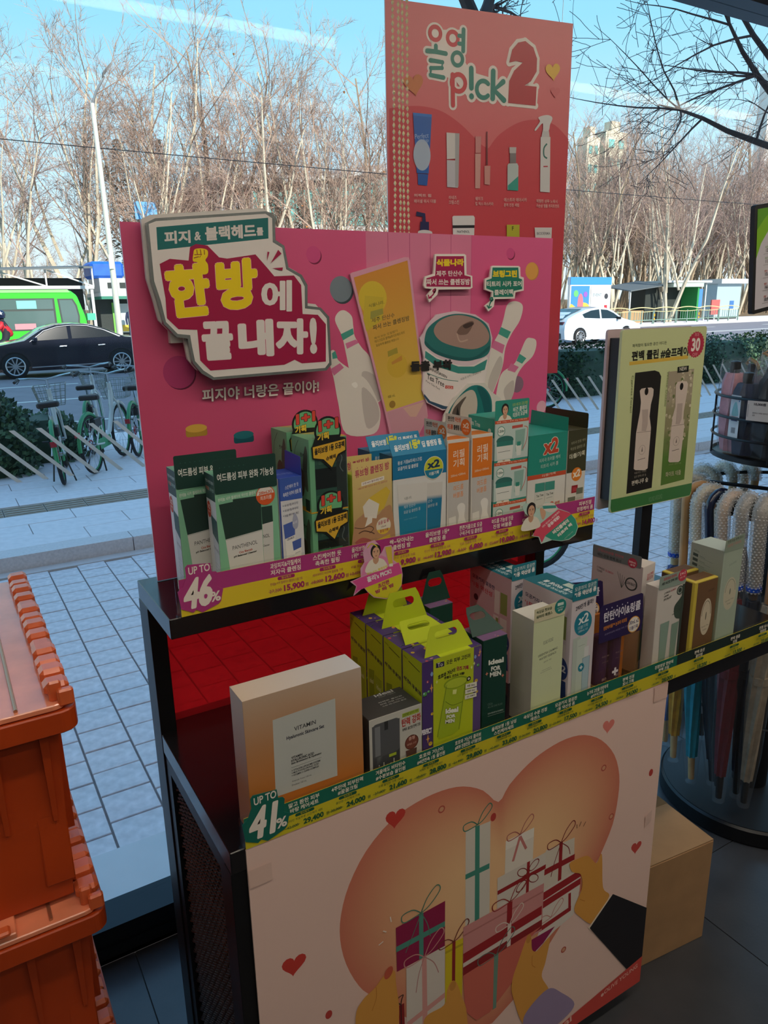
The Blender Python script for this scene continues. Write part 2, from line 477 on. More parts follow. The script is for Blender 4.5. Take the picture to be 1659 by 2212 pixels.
tag(MB().box(-3.6, 6.1, 1.80, 2.02, -.05, .045).build('windowsill', STONE), kind='structure')
low = tag(MB().box(-4, 16, 1.76, 4.93, -.12, -.010).build('pavement', JOINT), kind='structure')
random.seed(11)
px_, py_ = .1715, .1525
pm = []
for k in range(5):
    b = MB().box(-px_/2+.004, px_/2-.004, -py_/2+.0035, py_/2-.0035, -.012, 0); o = b.build('paver', PAVE, bevel=.002)
    pm.append(o.data); bpy.data.objects.remove(o)
rest = MB(); cnt = 0
for i in range(-24, 94):
    for j in range(19):
        X, Y = .266+px_*(i+.5), 2.06+py_*(j+.5) - (.05 if i % 2 else 0)
        if Y-py_/2 > 4.90: continue
        cut = Y+py_/2 > 4.925
        vis = (-.15 < X - .0*Y < .95 and X < .25*Y + .0) or (2.0 < X < 5.2 and .62*Y < X < 1.08*Y+.3)
        z = random.uniform(-.0025, .0)
        if vis and cnt < 300 and not cut:
            o = bpy.data.objects.new('paver', pm[cnt % 5]); COL.objects.link(o); o.parent = low; o.location = (X, Y, z); cnt += 1
        else:
            rest.box(X-px_/2+.004, X+px_/2-.004, Y-py_/2+.0035, min(4.926, Y+py_/2-.0035), -.012, z)
tag(rest.build('small_pavers', PAVE, low), kind='stuff')
up = tag(MB().box(-4, 30, 5.06, 10.0, -.15, .088).build('footpath', JOINT), kind='structure')
MB().box(-4, 30, 4.93, 5.03, -.02, .004).build('gutter_strip', STONE, up)
for i in range(34): MB().box(-4+i*1.0+.003, -3+i*1.0-.003, 5.03, 5.20, -.05, .100).build('kerb_stone', KERB, up)
rest = MB(); cnt = 0; sl = None
rows = [5.20+.30*k for k in range(3)] + [6.42+.30*k for k in range(11)]
for r, y in enumerate(rows):
    for i in range(-7, 44):
        x = i*.66 + (.33 if r % 2 else 0) + .1
        z = random.uniform(.096, .100)
        inview = (x < .36*y+.4 and x > -.3) or (x > .62*y-.2 and x < 1.25*y+1)
        if inview and cnt < 260:
            if sl is None:
                o = MB().box(.003, .657, .003, .297, -.02, 0).build('paving_slab', PAVEB, up, bevel=.002); sl = o.data
            else:
                o = bpy.data.objects.new('paving_slab', sl); COL.objects.link(o); o.parent = up
            o.location = (x, y, z); cnt += 1
        else: rest.box(x+.003, x+.657, y+.003, y+.297, .08, z)
tag(rest.build('far_slabs', PAVEB, up), kind='stuff')
for i in range(-8, 60):
    b = MB().box(i*.30+.003, i*.30+.297, 6.104, 6.40, .08, .097)
    for k in range(4): b.box(i*.30+.01, i*.30+.29, 6.13+k*.07, 6.165+k*.07, .097, .102)
    b.build('tactile_slab', TACT, up)
tag(MB().box(-30, 60, 9.75, 10.0, -.3, .10).build('kerb', KERB), kind='structure')
road = tag(MB().box(-70, 140, 10.0, 36.2, -.4, -.12).build('road', ASPH), kind='structure')
for y, w, dash in ((12.6, .12, 0), (16.0, .14, 3), (19.4, .14, 3), (26.0, .15, 0), (26.4, .15, 0), (30.5, .14, 3), (34.6, .14, 0)):
    if not dash: MB().box(-60, 120, y, y+w, -.12, -.116).build('lane_line', PAINT, road)
    else:
        for k in range(-4, 12): MB().box(k*8.0, k*8.0+dash, y, y+w, -.12, -.116).build('lane_line', PAINT, road)
tag(MB().box(-70, 140, 36.2, 42, -.4, .02).build('street', PAVEB), kind='structure')
hill = MB()
NX, NY = 30, 14
for j in range(NY+1):
    for i in range(NX+1):
        x, y = -80+i*9.0, 42+j*12.0
        hill.v.append((x, y, .0 + .012*max(0, y-48) + (.5*sin(x*.11)*min(1, (y-42)/30))))
for j in range(NY):
    for i in range(NX): hill.f.append([j*(NX+1)+i, j*(NX+1)+i+1, (j+1)*(NX+1)+i+1, (j+1)*(NX+1)+i]); hill.mi.append(0)
tag(hill.build('terrain', SOIL), kind='structure')
tag(MB().box(-80, 190, -90, 1.6, -.5, -.07).build('ground', ASPH), kind='structure')

# ================================================================== the display shelf
ds = thing('display_shelf', 'black metal two-tier display shelf with perforated side panel by the window', 'shelf', (.735, 1.1, 0))
def L(o):            # children were modelled in world coordinates
    o.matrix_parent_inverse = Matrix.Translation(-ds.location); return o
SHELFTOP = mat('satin_black_shelf_sheet', '1d1b1e', .16, .25, noise=.08, nscale=6, spec=.8)
XL, XR = .262, 1.206
def kid(mb, name, m, label=None, **k):
    o = L(mb.build(name, m, ds, **k))
    if label: o['label'] = label
    return o
kid(MB().box(XL, XR, 1.112, 1.325, 1.087, 1.122), 'upper_shelf', SHELFTOP, bevel=.0012)
kid(MB().box(XL, XR, .893, 1.325, .797, .835), 'lower_shelf', SHELFTOP, bevel=.0012)
kid(MB().box(XR+.003, 1.70, .893, 1.325, .797, .835), 'side_shelf', SHELFTOP, bevel=.0012)
kid(MB().box(XR+.003, 1.66, 1.28, 1.325, .72, .797).box(XR+.003, XR+.04, .93, 1.30, .74, .797), 'shelf_bracket', BLACKMETAL)
for x in (XL, XR-.028):
    kid(MB().box(x-.0008, x+.0288, 1.262, 1.3258, .06, 1.087), 'rear_post', BLACKMETAL, bevel=.001)
    kid(MB().box(x-.0008, x+.0288, .895, .925, .06, .797), 'front_post', BLACKMETAL, bevel=.001)
    kid(MB().box(x, x+.028, .895, 1.325, .06, .09), 'bottom_rail', BLACKMETAL, bevel=.001)
    kid(MB().box(x+.002, x+.026, .925, .955, .09, .797).box(x+.002, x+.026, 1.232, 1.262, .09, .797).box(x+.002, x+.026, .955, 1.232, .765, .797), 'side_frame', BLACKMETAL)
kid(MB().box(XL+.028, XR-.028, 1.295, 1.325, .06, .09).box(XL+.028, XR-.028, .897, .925, .06, .09), 'cross_rail', BLACKMETAL)
kid(MB().box(XL+.028, XR-.028, .925, 1.295, .075, .088), 'bottom_board', BLACKMETAL)
MESHMETAL = mat('perforated_steel_mesh', '77777c', .28, .9, noise=.1)
for x in (XL+.012, XR-.016):
    b = MB(); z = .10
    k = 0
    while z < .765:
        y = .955 + (.008 if k % 2 else 0)
        while y < 1.226:
            b.bar((x, y-.0075, z+.004), (x-.0035, y+.0075, z-.004), .0030, .0036)
            b.bar((x-.0035, y-.0075, z+.0098), (x, y+.0075, z+.0018), .0016, .002)
            y += .016
        z += .0125; k += 1
    tag(kid(b, 'wire_mesh', MESHMETAL), kind='stuff')
RED = bpy.data.materials.new('red_clear_acrylic'); RED.use_nodes = True
_t = RED.node_tree; _b = _t.nodes['Principled BSDF']; _o = _t.nodes['Material Output']
_b.inputs['Base Color'].default_value = (.95, .06, .07, 1); _b.inputs['Roughness'].default_value = .12
_tr = _t.nodes.new('ShaderNodeBsdfTransparent'); _tr.inputs[0].default_value = (1.0, .085, .09, 1)
_tl = _t.nodes.new('ShaderNodeBsdfTranslucent'); _tl.inputs[0].default_value = (1.0, .20, .22, 1)
_m1 = _t.nodes.new('ShaderNodeMixShader'); _m1.inputs[0].default_value = .08; _mx = _t.nodes.new('ShaderNodeMixShader'); _mx.inputs[0].default_value = .20
_t.links.new(_tr.outputs[0], _m1.inputs[1]); _t.links.new(_tl.outputs[0], _m1.inputs[2]); _t.links.new(_m1.outputs[0], _mx.inputs[1]); _t.links.new(_b.outputs[0], _mx.inputs[2]); _t.links.new(_mx.outputs[0], _o.inputs[0])
kid(MB().box(XL+.028, XR-.028, 1.297, 1.2985, .835, 1.087), 'back_panel', RED, 'clear red acrylic back panel')
kid(MB().box(XL+.028, XR-.028, 1.300, 1.306, .09, .797), 'lower_back_panel', BLACKMETAL)
for x in (XL+.014, XR-.014):
    for y in (.93, 1.29):
        kid(MB().box(x-.010, x+.010, y-.012, y+.012, .035, .06).tube([(x-.009, y, .022), (x+.009, y, .022)], .022, 14), 'caster', BLACKPLASTIC)

# ------------------------------------------------------------------ clear price rails and their printed strips
ACRYL = clear('clear_acrylic', (.97, .98, .98, 1), gloss=.8)
def strip(name, label, x0, x1, y, z0, z1, top, bot, ink, items, tagtxt, tagcol, back):
    t = thing(name, label, 'price strip', (x0, y, z0))
    W, H = x1-x0, z1-z0
    MB().box(-.006, W+.002, .0008, .0026, 0, H+.004).box(-.006, W+.002, .0026, .014, 0, .002).build('clear_rail', ACRYL, t)
    MB().box(0, W, 0, .0006, 0, H).build('paper_strip', card(bot), t)
    P = Print(t, 'strip_print', (0, 0, 0), (1,0,0), (0,0,1), W, H, PRINT_SATIN)
    for xa, xb, ca, cb in back: P.rect(xa, .0, xb, .56, cb); P.rect(xa, .54, xb, 1, ca)
    for (x, a1, a2, sm, old, new) in items:
        u = (x-x0)/W; w = .075/W
        tc_ = 'f2ead9'
        if a1: P.tx(a1, u, .86, None, .155, tc_, .015, maxw=.056/W)
        if a2: P.tx(a2, u, .68, None, .15, tc_, .015, maxw=.056/W)
        P.poly(P.rr(u-.016/W, .43, u+.016/W, .53, .0026), ink); P.tx('행사특가', u, .48, None, .07, bot, .0)
        P.tx(sm, u, .355, None, .085, ink, .0, maxw=.060/W)
        P.tx(old, u-.021/W, .15, None, .11, ink, .0, maxw=.022/W); P.line([(u-.034/W, .15), (u-.009/W, .16)], .0007, ink)
        P.tx(new, u+.014/W, .16, None, .21, ink, .045, maxw=.042/W); P.tx('원', u+.038/W, .15, None, .11, ink, .01)
    P.done()
    n1, n2 = tagtxt
    # the raised percentage tag at the left end
    q = [(0,.01),(.019,.0),(.024,.004),(.034,-.003),(.062,.006),(.066,.010),(.071,.030),(.062,.036),(.0645,.058),(.0615,.062),(.0545,.063),(.053,.078),(.016,.082),(.012,.078),(.0125,.062),(.006,.046),(-.003,.040)]
    MB().prism(q, (0, -.0012, .004), (1,0,0), (0,0,1), .001).build('percent_tag', card(tagcol), t)
    Q = Print(t, 'percent_print', (0, -.0012, .004), (1,0,0), (0,0,1), .07, .08, PRINT_SATIN)
    Q.t('UP TO', [(.24,.81),(.74,.82),(.24,.97)], 'efe6dc', .02)
    if n1 == '46': Q.t(n1, [(.03,.07),(.72,.09),(.15,.74)], 'efe6dc', .05)
    else: Q.t(n1, [(.05,.09),(.66,.09),(.17,.76)], 'efe6dc', .05)
    Q.t('%', [(.70,.14),(.94,.14),(.70,.36)], 'efe6dc', .03)
    Q.done(); return t

UPX = [(.4655,'과잉피지&각질케어','저자극 클렌징','판테놀 시카 블레미쉬 클렌저 더블기획','27,200','15,900'),
       (.545,'스킨케어한 듯','촉촉한 필링','세라마이드 아쿠아 필링젤 기획','18,000','12,600'),
       (.622,'올리브영 7년 연속','1위* 국민모공팩','리얼 모공팩 1+1 한정기획','12,600','11,900'),
       (.700,'싹~닦아내는','클렌징 밤','짜서 쓰는 클렌징밤 기획','16,000','9,900'),
       (.781,'올리브영 1등*','클렌징 폼','탄산수 모공 딥 클렌징 폼 기획','16,600','12,900'),
       (.861,'쫀쫀거품으로 모공','구석구석 딥 클렌징','모공 버블폼 리필 기획','8,500','6,800'),
       (.941,'여드름 기능성 인증','진정 버블폼','그린 여드름 버블폼 기획','25,000','19,000'),
       (1.022,'비건클레이','티트리 모공팩','클레이 모공팩 기획','18,000','13,900'),
       (1.172,'피부진정','진정케어 폼','약산성 클렌징 폼 기획','19,900','14,900')]
MG, YL = 'b03a80', 'e3c92f'
strip('price_strip', 'magenta and yellow price strip on the upper shelf with the 46 percent tag', .282, 1.204, 1.1105, 1.1225, 1.186, MG, YL, 'a52c66', UPX, ('46', 0), 'b03a80', [(0, 1, MG, YL)])
LOX = [(.381,'맑고 환한 피부','바탕 케어세트','비타민 히알루론 스킨케어 세트','42,000','29,400'),
       (.455,'4주만에 피부탄력','#꿀꿀크림','올인원 스킨케어 기획','30,000','24,000'),
       (.534,'겨울에도 비타민수','#수분보습 올인원','포맨 올인원 기획 150ml','27,000','21,600'),
       (.613,'호호와 거난이','#4년연속 1등 올인원','퍼펙트 올인원 기획세트','48,000','28,800'),
       (.690,'호호와 거난이 콜라보','#피부 진정진정 시카올인원','시카 올인원 기획 150ml','51,000','29,800'),
       (.769,'올리브영 1등 남성','스킨케어세트','스킨케어 2종 세트','42,000','33,600'),
       (.842,'속당김 수분 진정','에센스','워터리 에센스 기획','26,000','20,800'),
       (.918,'모공까지 깔끔한','1등 약산성 폼','약산성 폼 더블 기획','22,000','17,500'),
       (1.000,'눈가의 고민을 탄탄하게','#아이크림','아이크림 30ml 더블 기획','35,000','24,500'),
       (1.085,'편백 진정','토너 기획','편백 진정 토너 200ml 증정','39,000','34,000'),
       (1.190,'진정영양 한번에','편백 크림','편백 크림 스페셜 세트','32,000','28,000'),
       (1.302,'편백 로션','올인원','편백 로션 기획','21,000','18,200'),
       (1.424,'편백 앰플','진정','편백 앰플 기획','16,000','13,500'),
       (1.527,'진정 토너','대용량','편백 토너 대용량 기획','29,000','23,600')]
GR, YG = '1d6b59', 'd2c42c'
W_ = 1.70-.285
strip('price_strip', 'green and yellow price strip on the lower shelf with the 41 percent tag', .285, 1.700, .8885, .8355, .888, GR, YG, '1f5a3c', LOX, ('41', 0), '12685a',
      [(0, (1.235-.285)/W_, GR, YG), ((1.235-.285)/W_, 1, '22302c', YG)])

# ------------------------------------------------------------------ big peach poster on the front
fp = thing('front_poster', 'large peach poster of hands holding gift boxes, covering the shelf front', 'poster', (.285, .889, .045))
PW, PH = .928, .788
MB().box(0, PW, 0, .003, 0, PH).build('poster_sheet', card('e8c8bb', .6), fp)
P = Print(fp, 'poster_print', (0, 0, 0), (1,0,0), (0,0,1), PW, PH, PRINT_MATTE)
P.rect(0, 0, 1, 1, 'e9c9bd')
hL = [(.515,.860),(.476,.909),(.428,.942),(.378,.954),(.322,.951),(.268,.932),(.216,.885),(.180,.821),(.162,.757),(.158,.695),(.168,.623),(.193,.546),(.225,.492)]
hR = [(.515,.860),(.542,.894),(.589,.928),(.637,.947),(.692,.954),(.745,.943),(.797,.907),(.841,.846),(.862,.777),(.864,.709),(.853,.629),(.823,.557),(.807,.531)]
full = hL[::-1] + hR[1:] + [(.70,.38),(.515,.20),(.33,.34)]
full = P.smooth(full, 3)
P.k += 1                                   # printed colour ramp of the heart: coral rim to a sandy middle
cx, cy = .54, .60
rings = []; cols = []; rim, mid = c('cf7860'), c('f0c391')
for k in range(9):
    f = k/8
    for p in full: rings.append((cx+(p[0]-cx)*f, cy+(p[1]-cy)*f)); g = max(0, (f-.35)/.65)**1.3; cols.append(tuple(mid[i]*(1-g)+rim[i]*g for i in range(3))+(1,))
N = len(full)
P.raw(rings, [(k*N+i, (k+1)*N+i, (k+1)*N+(i+1) % N, k*N+(i+1) % N) for k in range(8) for i in range(N)], cols)
P.rect(.0, -.0, .0001, .0001, 'e9c9bd')
def heart(x, y, w, h, rot=0.0):
    pts = []
    for k in range(24):
        a = 2*pi*k/24; X = 16*sin(a)**3/32; Y = (13*cos(a)-5*cos(2*a)-2*cos(3*a)-cos(4*a))/32
        pts.append((x+w*(X*cos(rot)-Y*sin(rot)), y+w*PW/PH*(X*sin(rot)+Y*cos(rot))))
    P.poly(pts, h)
for x, y, w, col in ((.277,.935,.042,'c4392f'),(.068,.689,.046,'c4392f'),(.815,.941,.036,'dd7d72'),(.941,.510,.036,'c4463f')): heart(x, y, w, col, -.12)
for x, y in ((.503,.825),(.129,.514),(.970,.736)): P.ell(x, y, .007, 'b53a33', ry=.011)
for x, y in ((.378,.907),(.810,.821),(.846,.657),(.720,.300)): P.ell(x, y, .008, 'b5523f'); P.ell(x, y, .005, 'd29a78')
# gifts
def bow(x, y, s, col, w=.0022):
    P.curve([(x,y),(x-.02*s,y+.02*s),(x-.045*s,y+.018*s),(x-.04*s,y-.004*s),(x,y)], w, col)
    P.curve([(x,y),(x+.015*s,y+.035*s),(x+.038*s,y+.058*s),(x+.046*s,y+.04*s),(x+.02*s,y+.01*s),(x,y)], w, col)
P.poly([(.435,.821),(.496,.818),(.500,.50),(.438,.50)], 'd9d2c6'); P.poly([(.458,.822),(.469,.821),(.474,.50),(.462,.50)], '3f8c7c'); P.poly([(.436,.702),(.496,.701),(.496,.686),(.436,.688)], '3f8c7c'); bow(.464,.824,.75,'3f7a68')
P.poly([(.537,.741),(.613,.741),(.613,.62),(.537,.62)], 'e6ddd0'); P.poly([(.537,.741),(.613,.741),(.613,.715),(.537,.715)], 'efe8dc')
P.line([(.575,.735),(.558,.672)], .006, 'c77a74'); P.line([(.575,.735),(.593,.690)], .006, 'c77a74'); bow(.575,.740,.75,'b5665c')
P.poly([(.649,.655),(.733,.650),(.739,.50),(.646,.50)], 'd8cdbe'); P.poly([(.647,.598),(.737,.598),(.737,.580),(.647,.580)], '98161d'); P.poly([(.688,.655),(.698,.655),(.700,.50),(.690,.50)], '98161d'); bow(.693,.655,.85,'7e1a1a'); P.curve([(.693,.655),(.675,.60),(.668,.565)], .002, '7e1a1a'); P.curve([(.693,.655),(.715,.63),(.722,.605)], .002, '7e1a1a')
P.poly([(.518,.646),(.649,.650),(.647,.54),(.519,.54)], 'd8cfc4'); P.poly([(.519,.608),(.651,.613),(.651,.600),(.519,.596)], '98161d'); P.poly([(.597,.648),(.605,.648),(.605,.55),(.597,.55)], '98161d')
for dx, dy in ((-.02,.02),(.02,.025),(-.022,-.02),(.02,-.015)): P.ell(.601+dx*.8, .605+dy, .016, '7e1a1a', ry=.012, rot=.6 if dx*dy > 0 else -.6); P.ell(.601+dx*.8, .605+dy, .0135, 'd8cfc4', ry=.0095, rot=.6 if dx*dy > 0 else -.6)
P.poly([(.647,.535),(.759,.545),(.759,.47),(.744,.40),(.69,.385),(.619,.34),(.643,.42)], 'dcd2c8')
P.poly([(.645,.528),(.760,.538),(.760,.515),(.645,.503)], '9d1b22'); P.poly([(.645,.500),(.760,.510),(.760,.490),(.645,.478)], '9d1b22'); P.poly([(.643,.424),(.735,.435),(.735,.420),(.643,.408)], '9d1b22'); P.poly([(.724,.48),(.732,.48),(.735,.42),(.727,.42)], '98161d')
P.poly([(.618,.398),(.688,.398),(.655,.365),(.619,.345)], '8d1250'); bow(.674,.435,.75,'c48d86')
P.poly([(.274,.652),(.387,.658),(.387,.530),(.275,.530)], '8f1146'); P.poly([(.326,.657),(.336,.657),(.336,.530),(.326,.530)], '4b8f80'); P.poly([(.274,.600),(.387,.601),(.387,.586),(.274,.585)], '4b8f80'); bow(.331,.658,.95,'4c7f6c'); P.curve([(.331,.658),(.312,.61),(.295,.57)], .0016, '4c7f6c'); P.curve([(.331,.658),(.345,.62),(.352,.58)], .0016, '4c7f6c')
P.poly([(.296,.529),(.387,.530),(.388,.329),(.295,.345)], 'd9cfc5'); P.poly([(.332,.529),(.343,.529),(.345,.333),(.333,.335)], 'd79a93'); P.poly([(.296,.368),(.388,.392),(.388,.376),(.296,.352)], 'd79a93'); bow(.338,.53,1.0,'c98d88'); P.curve([(.338,.53),(.325,.49),(.318,.44)], .0018, 'b98480'); P.curve([(.338,.53),(.36,.50),(.372,.462)], .0018, 'b98480')
P.poly([(.278,.43),(.290,.43),(.291,.352),(.278,.356)], '8a1a1c'); P.curve([(.281,.432),(.273,.45),(.288,.455),(.283,.434),(.283,.37)], .0018, '221416')
P.poly([(.388,.529),(.432,.525),(.431,.330),(.388,.330)], 'd9c21b'); P.poly([(.388,.512),(.432,.510),(.432,.503),(.388,.505)], 'b9a216'); P.poly([(.405,.528),(.413,.527),(.413,.335),(.405,.335)], '8f1d20'); bow(.409,.528,.8,'7d3226')
P.poly([(.432,.555),(.648,.558),(.648,.41),(.433,.41)], 'cf8d8b'); P.poly([(.432,.532),(.648,.535),(.648,.530),(.432,.527)], 'b97573')
P.poly([(.433,.476),(.645,.490),(.645,.462),(.433,.448)], '9d1b22'); P.poly([(.433,.447),(.645,.462),(.645,.444),(.433,.434)], 'd8ccc2'); P.poly([(.433,.435),(.647,.446),(.648,.416),(.433,.408)], '8c171d')
P.poly([(.546,.555),(.560,.555),(.560,.478),(.546,.477)], '98161d'); bow(.553,.556,1.0,'98261f'); P.poly([(.549,.490),(.559,.490),(.559,.42),(.549,.42)], 'e2d6cc'); bow(.554,.487,.8,'dccbc2')
P.poly([(.433,.410),(.645,.425),(.599,.398),(.571,.299),(.506,.244),(.47,.245),(.440,.294)], 'cf6a5a'); P.poly([(.514,.419),(.526,.419),(.524,.246),(.515,.246)], '6f9484'); bow(.52,.415,1.05,'5f6f66')
for a in ((.262,.690,.264,.675),(.246,.662,.253,.655),(.236,.630,.246,.634)): P.line([(a[0],a[1]),(a[2],a[3])], .0022, 'efe2d6')
for a in ((.737,.688,.738,.676),(.750,.690,.745,.678),(.764,.683,.757,.672)): P.line([(a[0],a[1]),(a[2],a[3])], .0016, '6f4a2e')
# hands
SK = 'dc9d46'; SKL = 'c47e2e'
P.blob([(.722,.577),(.745,.578),(.778,.570),(.807,.531),(.823,.551),(.835,.438),(.859,.394),(.819,.350),(.803,.335),(.770,.375),(.745,.420),(.765,.472),(.760,.52),(.732,.545)], SK); P.line([(.762,.440),(.778,.425)], .0015, SKL)
P.blob([(.256,.545),(.270,.535),(.272,.50),(.278,.431),(.276,.36),(.268,.22),(.20,.22),(.186,.36),(.183,.470),(.200,.505),(.226,.520),(.24,.535)], SK); P.ell(.256,.541,.009,'c4573f', ry=.016, rot=-.4); P.curve([(.228,.52),(.228,.49),(.218,.46)], .0015, SKL)
P.blob([(.404,.414),(.417,.400),(.431,.345),(.444,.283),(.448,.10),(.337,.10),(.335,.30),(.341,.352),(.385,.355),(.393,.395)], SK); P.ell(.407,.398,.008,'c98a3c', ry=.014)
P.blob([(.605,.415),(.617,.410),(.622,.365),(.640,.352),(.673,.372),(.664,.297),(.655,.255),(.680,.175),(.614,.12),(.573,.238),(.567,.30),(.585,.36)], SK); P.ell(.610,.408,.007,'c98a3c', ry=.014); P.curve([(.623,.345),(.624,.315),(.634,.30)], .0015, SKL)
P.poly([(.862,.392),(.874,.394),(.803,.315),(.795,.326)], 'ecdcc8')
P.poly([(.871,.394),(.9999,.270),(.9999,.094),(.946,.080),(.800,.322)], '0e0b16')
P.blob([(.675,.199),(.72,.155),(.766,.081),(.72,.05),(.62,.05),(.605,.12),(.613,.166)], '9a88ab')
P.poly([(.9999,.094),(.9999,.0),(.60,.0),(.64,.02)], 'c9473f')
P.t('OLIVE YOUNG', [(.868,.043),(.985,.062),(.868,.058)], 'e9b9ad', .01); P.ell(.862,.046,.005,'e9b9ad'); P.t('ideal', [(.69,.012),(.76,.026),(.688,.035)], 'e9b9ad', .02)
P.poly([(.963,.600),(.985,.612),(.985,.575),(.963,.563)], 'dcbcb0'); P.rect(.955,.955,.9999,.999,'e2c0b2'); P.rect(.0005,.915,.04,.955,'dfbfb2')
P.done()

# ------------------------------------------------------------------ pink display board on the upper shelf
bd = thing('display_board', 'hot pink upright display board with bowling pins and raised white title sign', 'sign board', (.292, 1.295, 1.1235))
BW, BH = .930, .6115
MB().box(0, BW, 0, .005, 0, BH).build('board_panel', card('e9d8df'), bd)
P = Print(bd, 'board_print', (0,0,0), (1,0,0), (0,0,1), BW, BH, PRINT_SATIN)
P.grad([(0,0),(1,0),(1,1),(0,1)], lambda x, y: tuple(c('c4486a')[i]*(1-x)*(1-.55*y) + c('de5f90')[i]*(1-(1-x)*(1-.55*y)) for i in range(3))+(1,), 8, 8)
P.poly([(.486,.999),(.757,.999),(.757,.30),(.486,.30)], 'd87c9c')
for x in (.539,.593,.646,.701): P.line([(x,.998),(x,.35)], .0014, 'b54a76')
P.rect(.757,.30,.758,.999,'c9477d')
for x, y, r, sc in ((.366,.928,.016,'b0386d'),(.079,.605,.030,'8e2b57'),(.870,.945,.012,'a3346a')):
    P.ell(x+.002, y-.004, r, '7a1f45' if sc != '8e2b57' else '6a1d3f'); P.ell(x, y, r, 'd14f86' if x > .2 else 'b33d70')
P.ell(.428,.823,.026,'3a444c'); P.ell(.425,.828,.0255,'7a8791'); P.ell(.939,.885,.020,'c98d43'); P.ell(.937,.887,.0195,'e3a552')
P.ell(.903,.486,.020,'8d6f83'); P.ell(.985,.391,.016,'e6b3c4')
for x, y, col, dk in ((.102,.436,'d9ad4a','b08a34'),(.196,.402,'27717a','1b5560')): P.rect(x-.021,y-.018,x+.021,y+.004,dk,.004); P.ell(x,y+.006,.021,col,ry=.012)
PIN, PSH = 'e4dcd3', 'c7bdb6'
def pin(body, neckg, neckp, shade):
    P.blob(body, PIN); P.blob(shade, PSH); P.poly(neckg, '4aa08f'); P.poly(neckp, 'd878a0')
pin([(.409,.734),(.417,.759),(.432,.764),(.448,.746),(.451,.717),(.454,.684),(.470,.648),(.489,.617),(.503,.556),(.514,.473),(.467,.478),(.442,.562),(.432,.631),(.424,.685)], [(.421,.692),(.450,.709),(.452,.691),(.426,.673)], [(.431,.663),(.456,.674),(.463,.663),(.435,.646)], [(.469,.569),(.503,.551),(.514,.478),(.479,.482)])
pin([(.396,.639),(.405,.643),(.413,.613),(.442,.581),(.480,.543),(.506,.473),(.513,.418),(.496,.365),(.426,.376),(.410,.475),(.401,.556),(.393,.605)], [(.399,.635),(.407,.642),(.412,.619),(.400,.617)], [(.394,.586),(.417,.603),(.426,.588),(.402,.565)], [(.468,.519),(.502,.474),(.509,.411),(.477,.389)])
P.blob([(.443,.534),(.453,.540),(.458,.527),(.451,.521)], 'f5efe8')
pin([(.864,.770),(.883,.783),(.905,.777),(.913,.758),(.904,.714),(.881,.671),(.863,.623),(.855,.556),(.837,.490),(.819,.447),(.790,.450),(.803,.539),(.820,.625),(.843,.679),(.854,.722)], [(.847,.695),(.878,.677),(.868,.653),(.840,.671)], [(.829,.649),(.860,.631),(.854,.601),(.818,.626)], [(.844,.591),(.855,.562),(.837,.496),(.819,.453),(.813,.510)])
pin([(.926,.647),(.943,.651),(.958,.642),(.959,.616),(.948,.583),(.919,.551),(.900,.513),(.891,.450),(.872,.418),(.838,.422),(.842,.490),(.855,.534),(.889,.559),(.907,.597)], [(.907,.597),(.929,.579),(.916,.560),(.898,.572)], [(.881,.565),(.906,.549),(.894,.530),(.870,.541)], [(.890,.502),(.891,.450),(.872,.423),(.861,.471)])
P.poly([(.532,.354),(.638,.401),(.625,.438),(.699,.395),(.709,.326)], 'd06f97')
P.done()
# printed cut-outs raised off the board
def cutout(name, out, h, inset=None, dy=.006):
    pts = [(x*BW, y*BH) for x, y in out]
    MB().prism(pts, (0, -dy, 0), (1,0,0), (0,0,1), .0045).build(name, card(h), bd)
    return Print(bd, name+'_print', (0, -dy, 0), (1,0,0), (0,0,1), BW, BH, PRINT_SATIN)
Q = cutout('tube_cutout', [(.444,.871),(.448,.876),(.578,.925),(.587,.924),(.589,.916),(.635,.404),(.603,.327),(.536,.337),(.521,.435)], 'd99bb0')
Q.grad([(.525,.435),(.625,.464),(.583,.915),(.452,.862)], lambda x, y: tuple(c('dcc055')[i]*(1-y)+c('d48f3a')[i]*y for i in range(3))+(1,), 1, 10)
Q.poly([(.527,.432),(.625,.460),(.634,.404),(.603,.337),(.541,.347)], 'cf9aa6'); Q.poly([(.568,.442),(.625,.456),(.603,.408),(.587,.410)], 'd9b0a0')
Q.ell(*[(.496,.800)][0], .034, 'd8bc3c'); Q.poly([(.477,.808),(.522,.802),(.520,.734),(.479,.697),(.472,.736)], 'cdb43c'); Q.poly([(.490,.759),(.520,.768),(.521,.751),(.489,.735)], 'a09a4a')
Q.t('식물나라.', [(.486,.770),(.524,.782),(.485,.781)], '6f6a2e', .01); Q.t('제주 탄산수', [(.492,.723),(.549,.739),(.492,.738)], '6f6440', .01); Q.t('짜서 쓰는 클렌징밤', [(.495,.700),(.587,.728),(.494,.716)], '6f6440', .015)
for k, s_ in enumerate(('짜서 쓰는 오일밤이', '메이크업과 블랙&화이트헤드까지', '말끔하게 클렌징 해줍니다')): Q.t(s_, [(.498,.671),(.556,.693),(.497,.679)] if k == 0 else ([(.499,.660),(.574,.686),(.498,.669)] if k == 1 else [(.502,.648),(.560,.667),(.501,.656)]), '7d7336', .0)
Q.poly([(.530,.632),(.554,.643),(.556,.625),(.531,.614)], 'a8983e'); Q.ell(*[(.554,.584)][0], .026, 'd3ae3e'); Q.poly([(.539,.596),(.566,.617),(.567,.601),(.541,.588)], 'c98f42')
Q.t('100 mL', [(.530,.479),(.548,.484),(.529,.488)], '7d7336', .0); Q.ell(*[(.540,.458)][0], .008, '9c7a36'); Q.done()
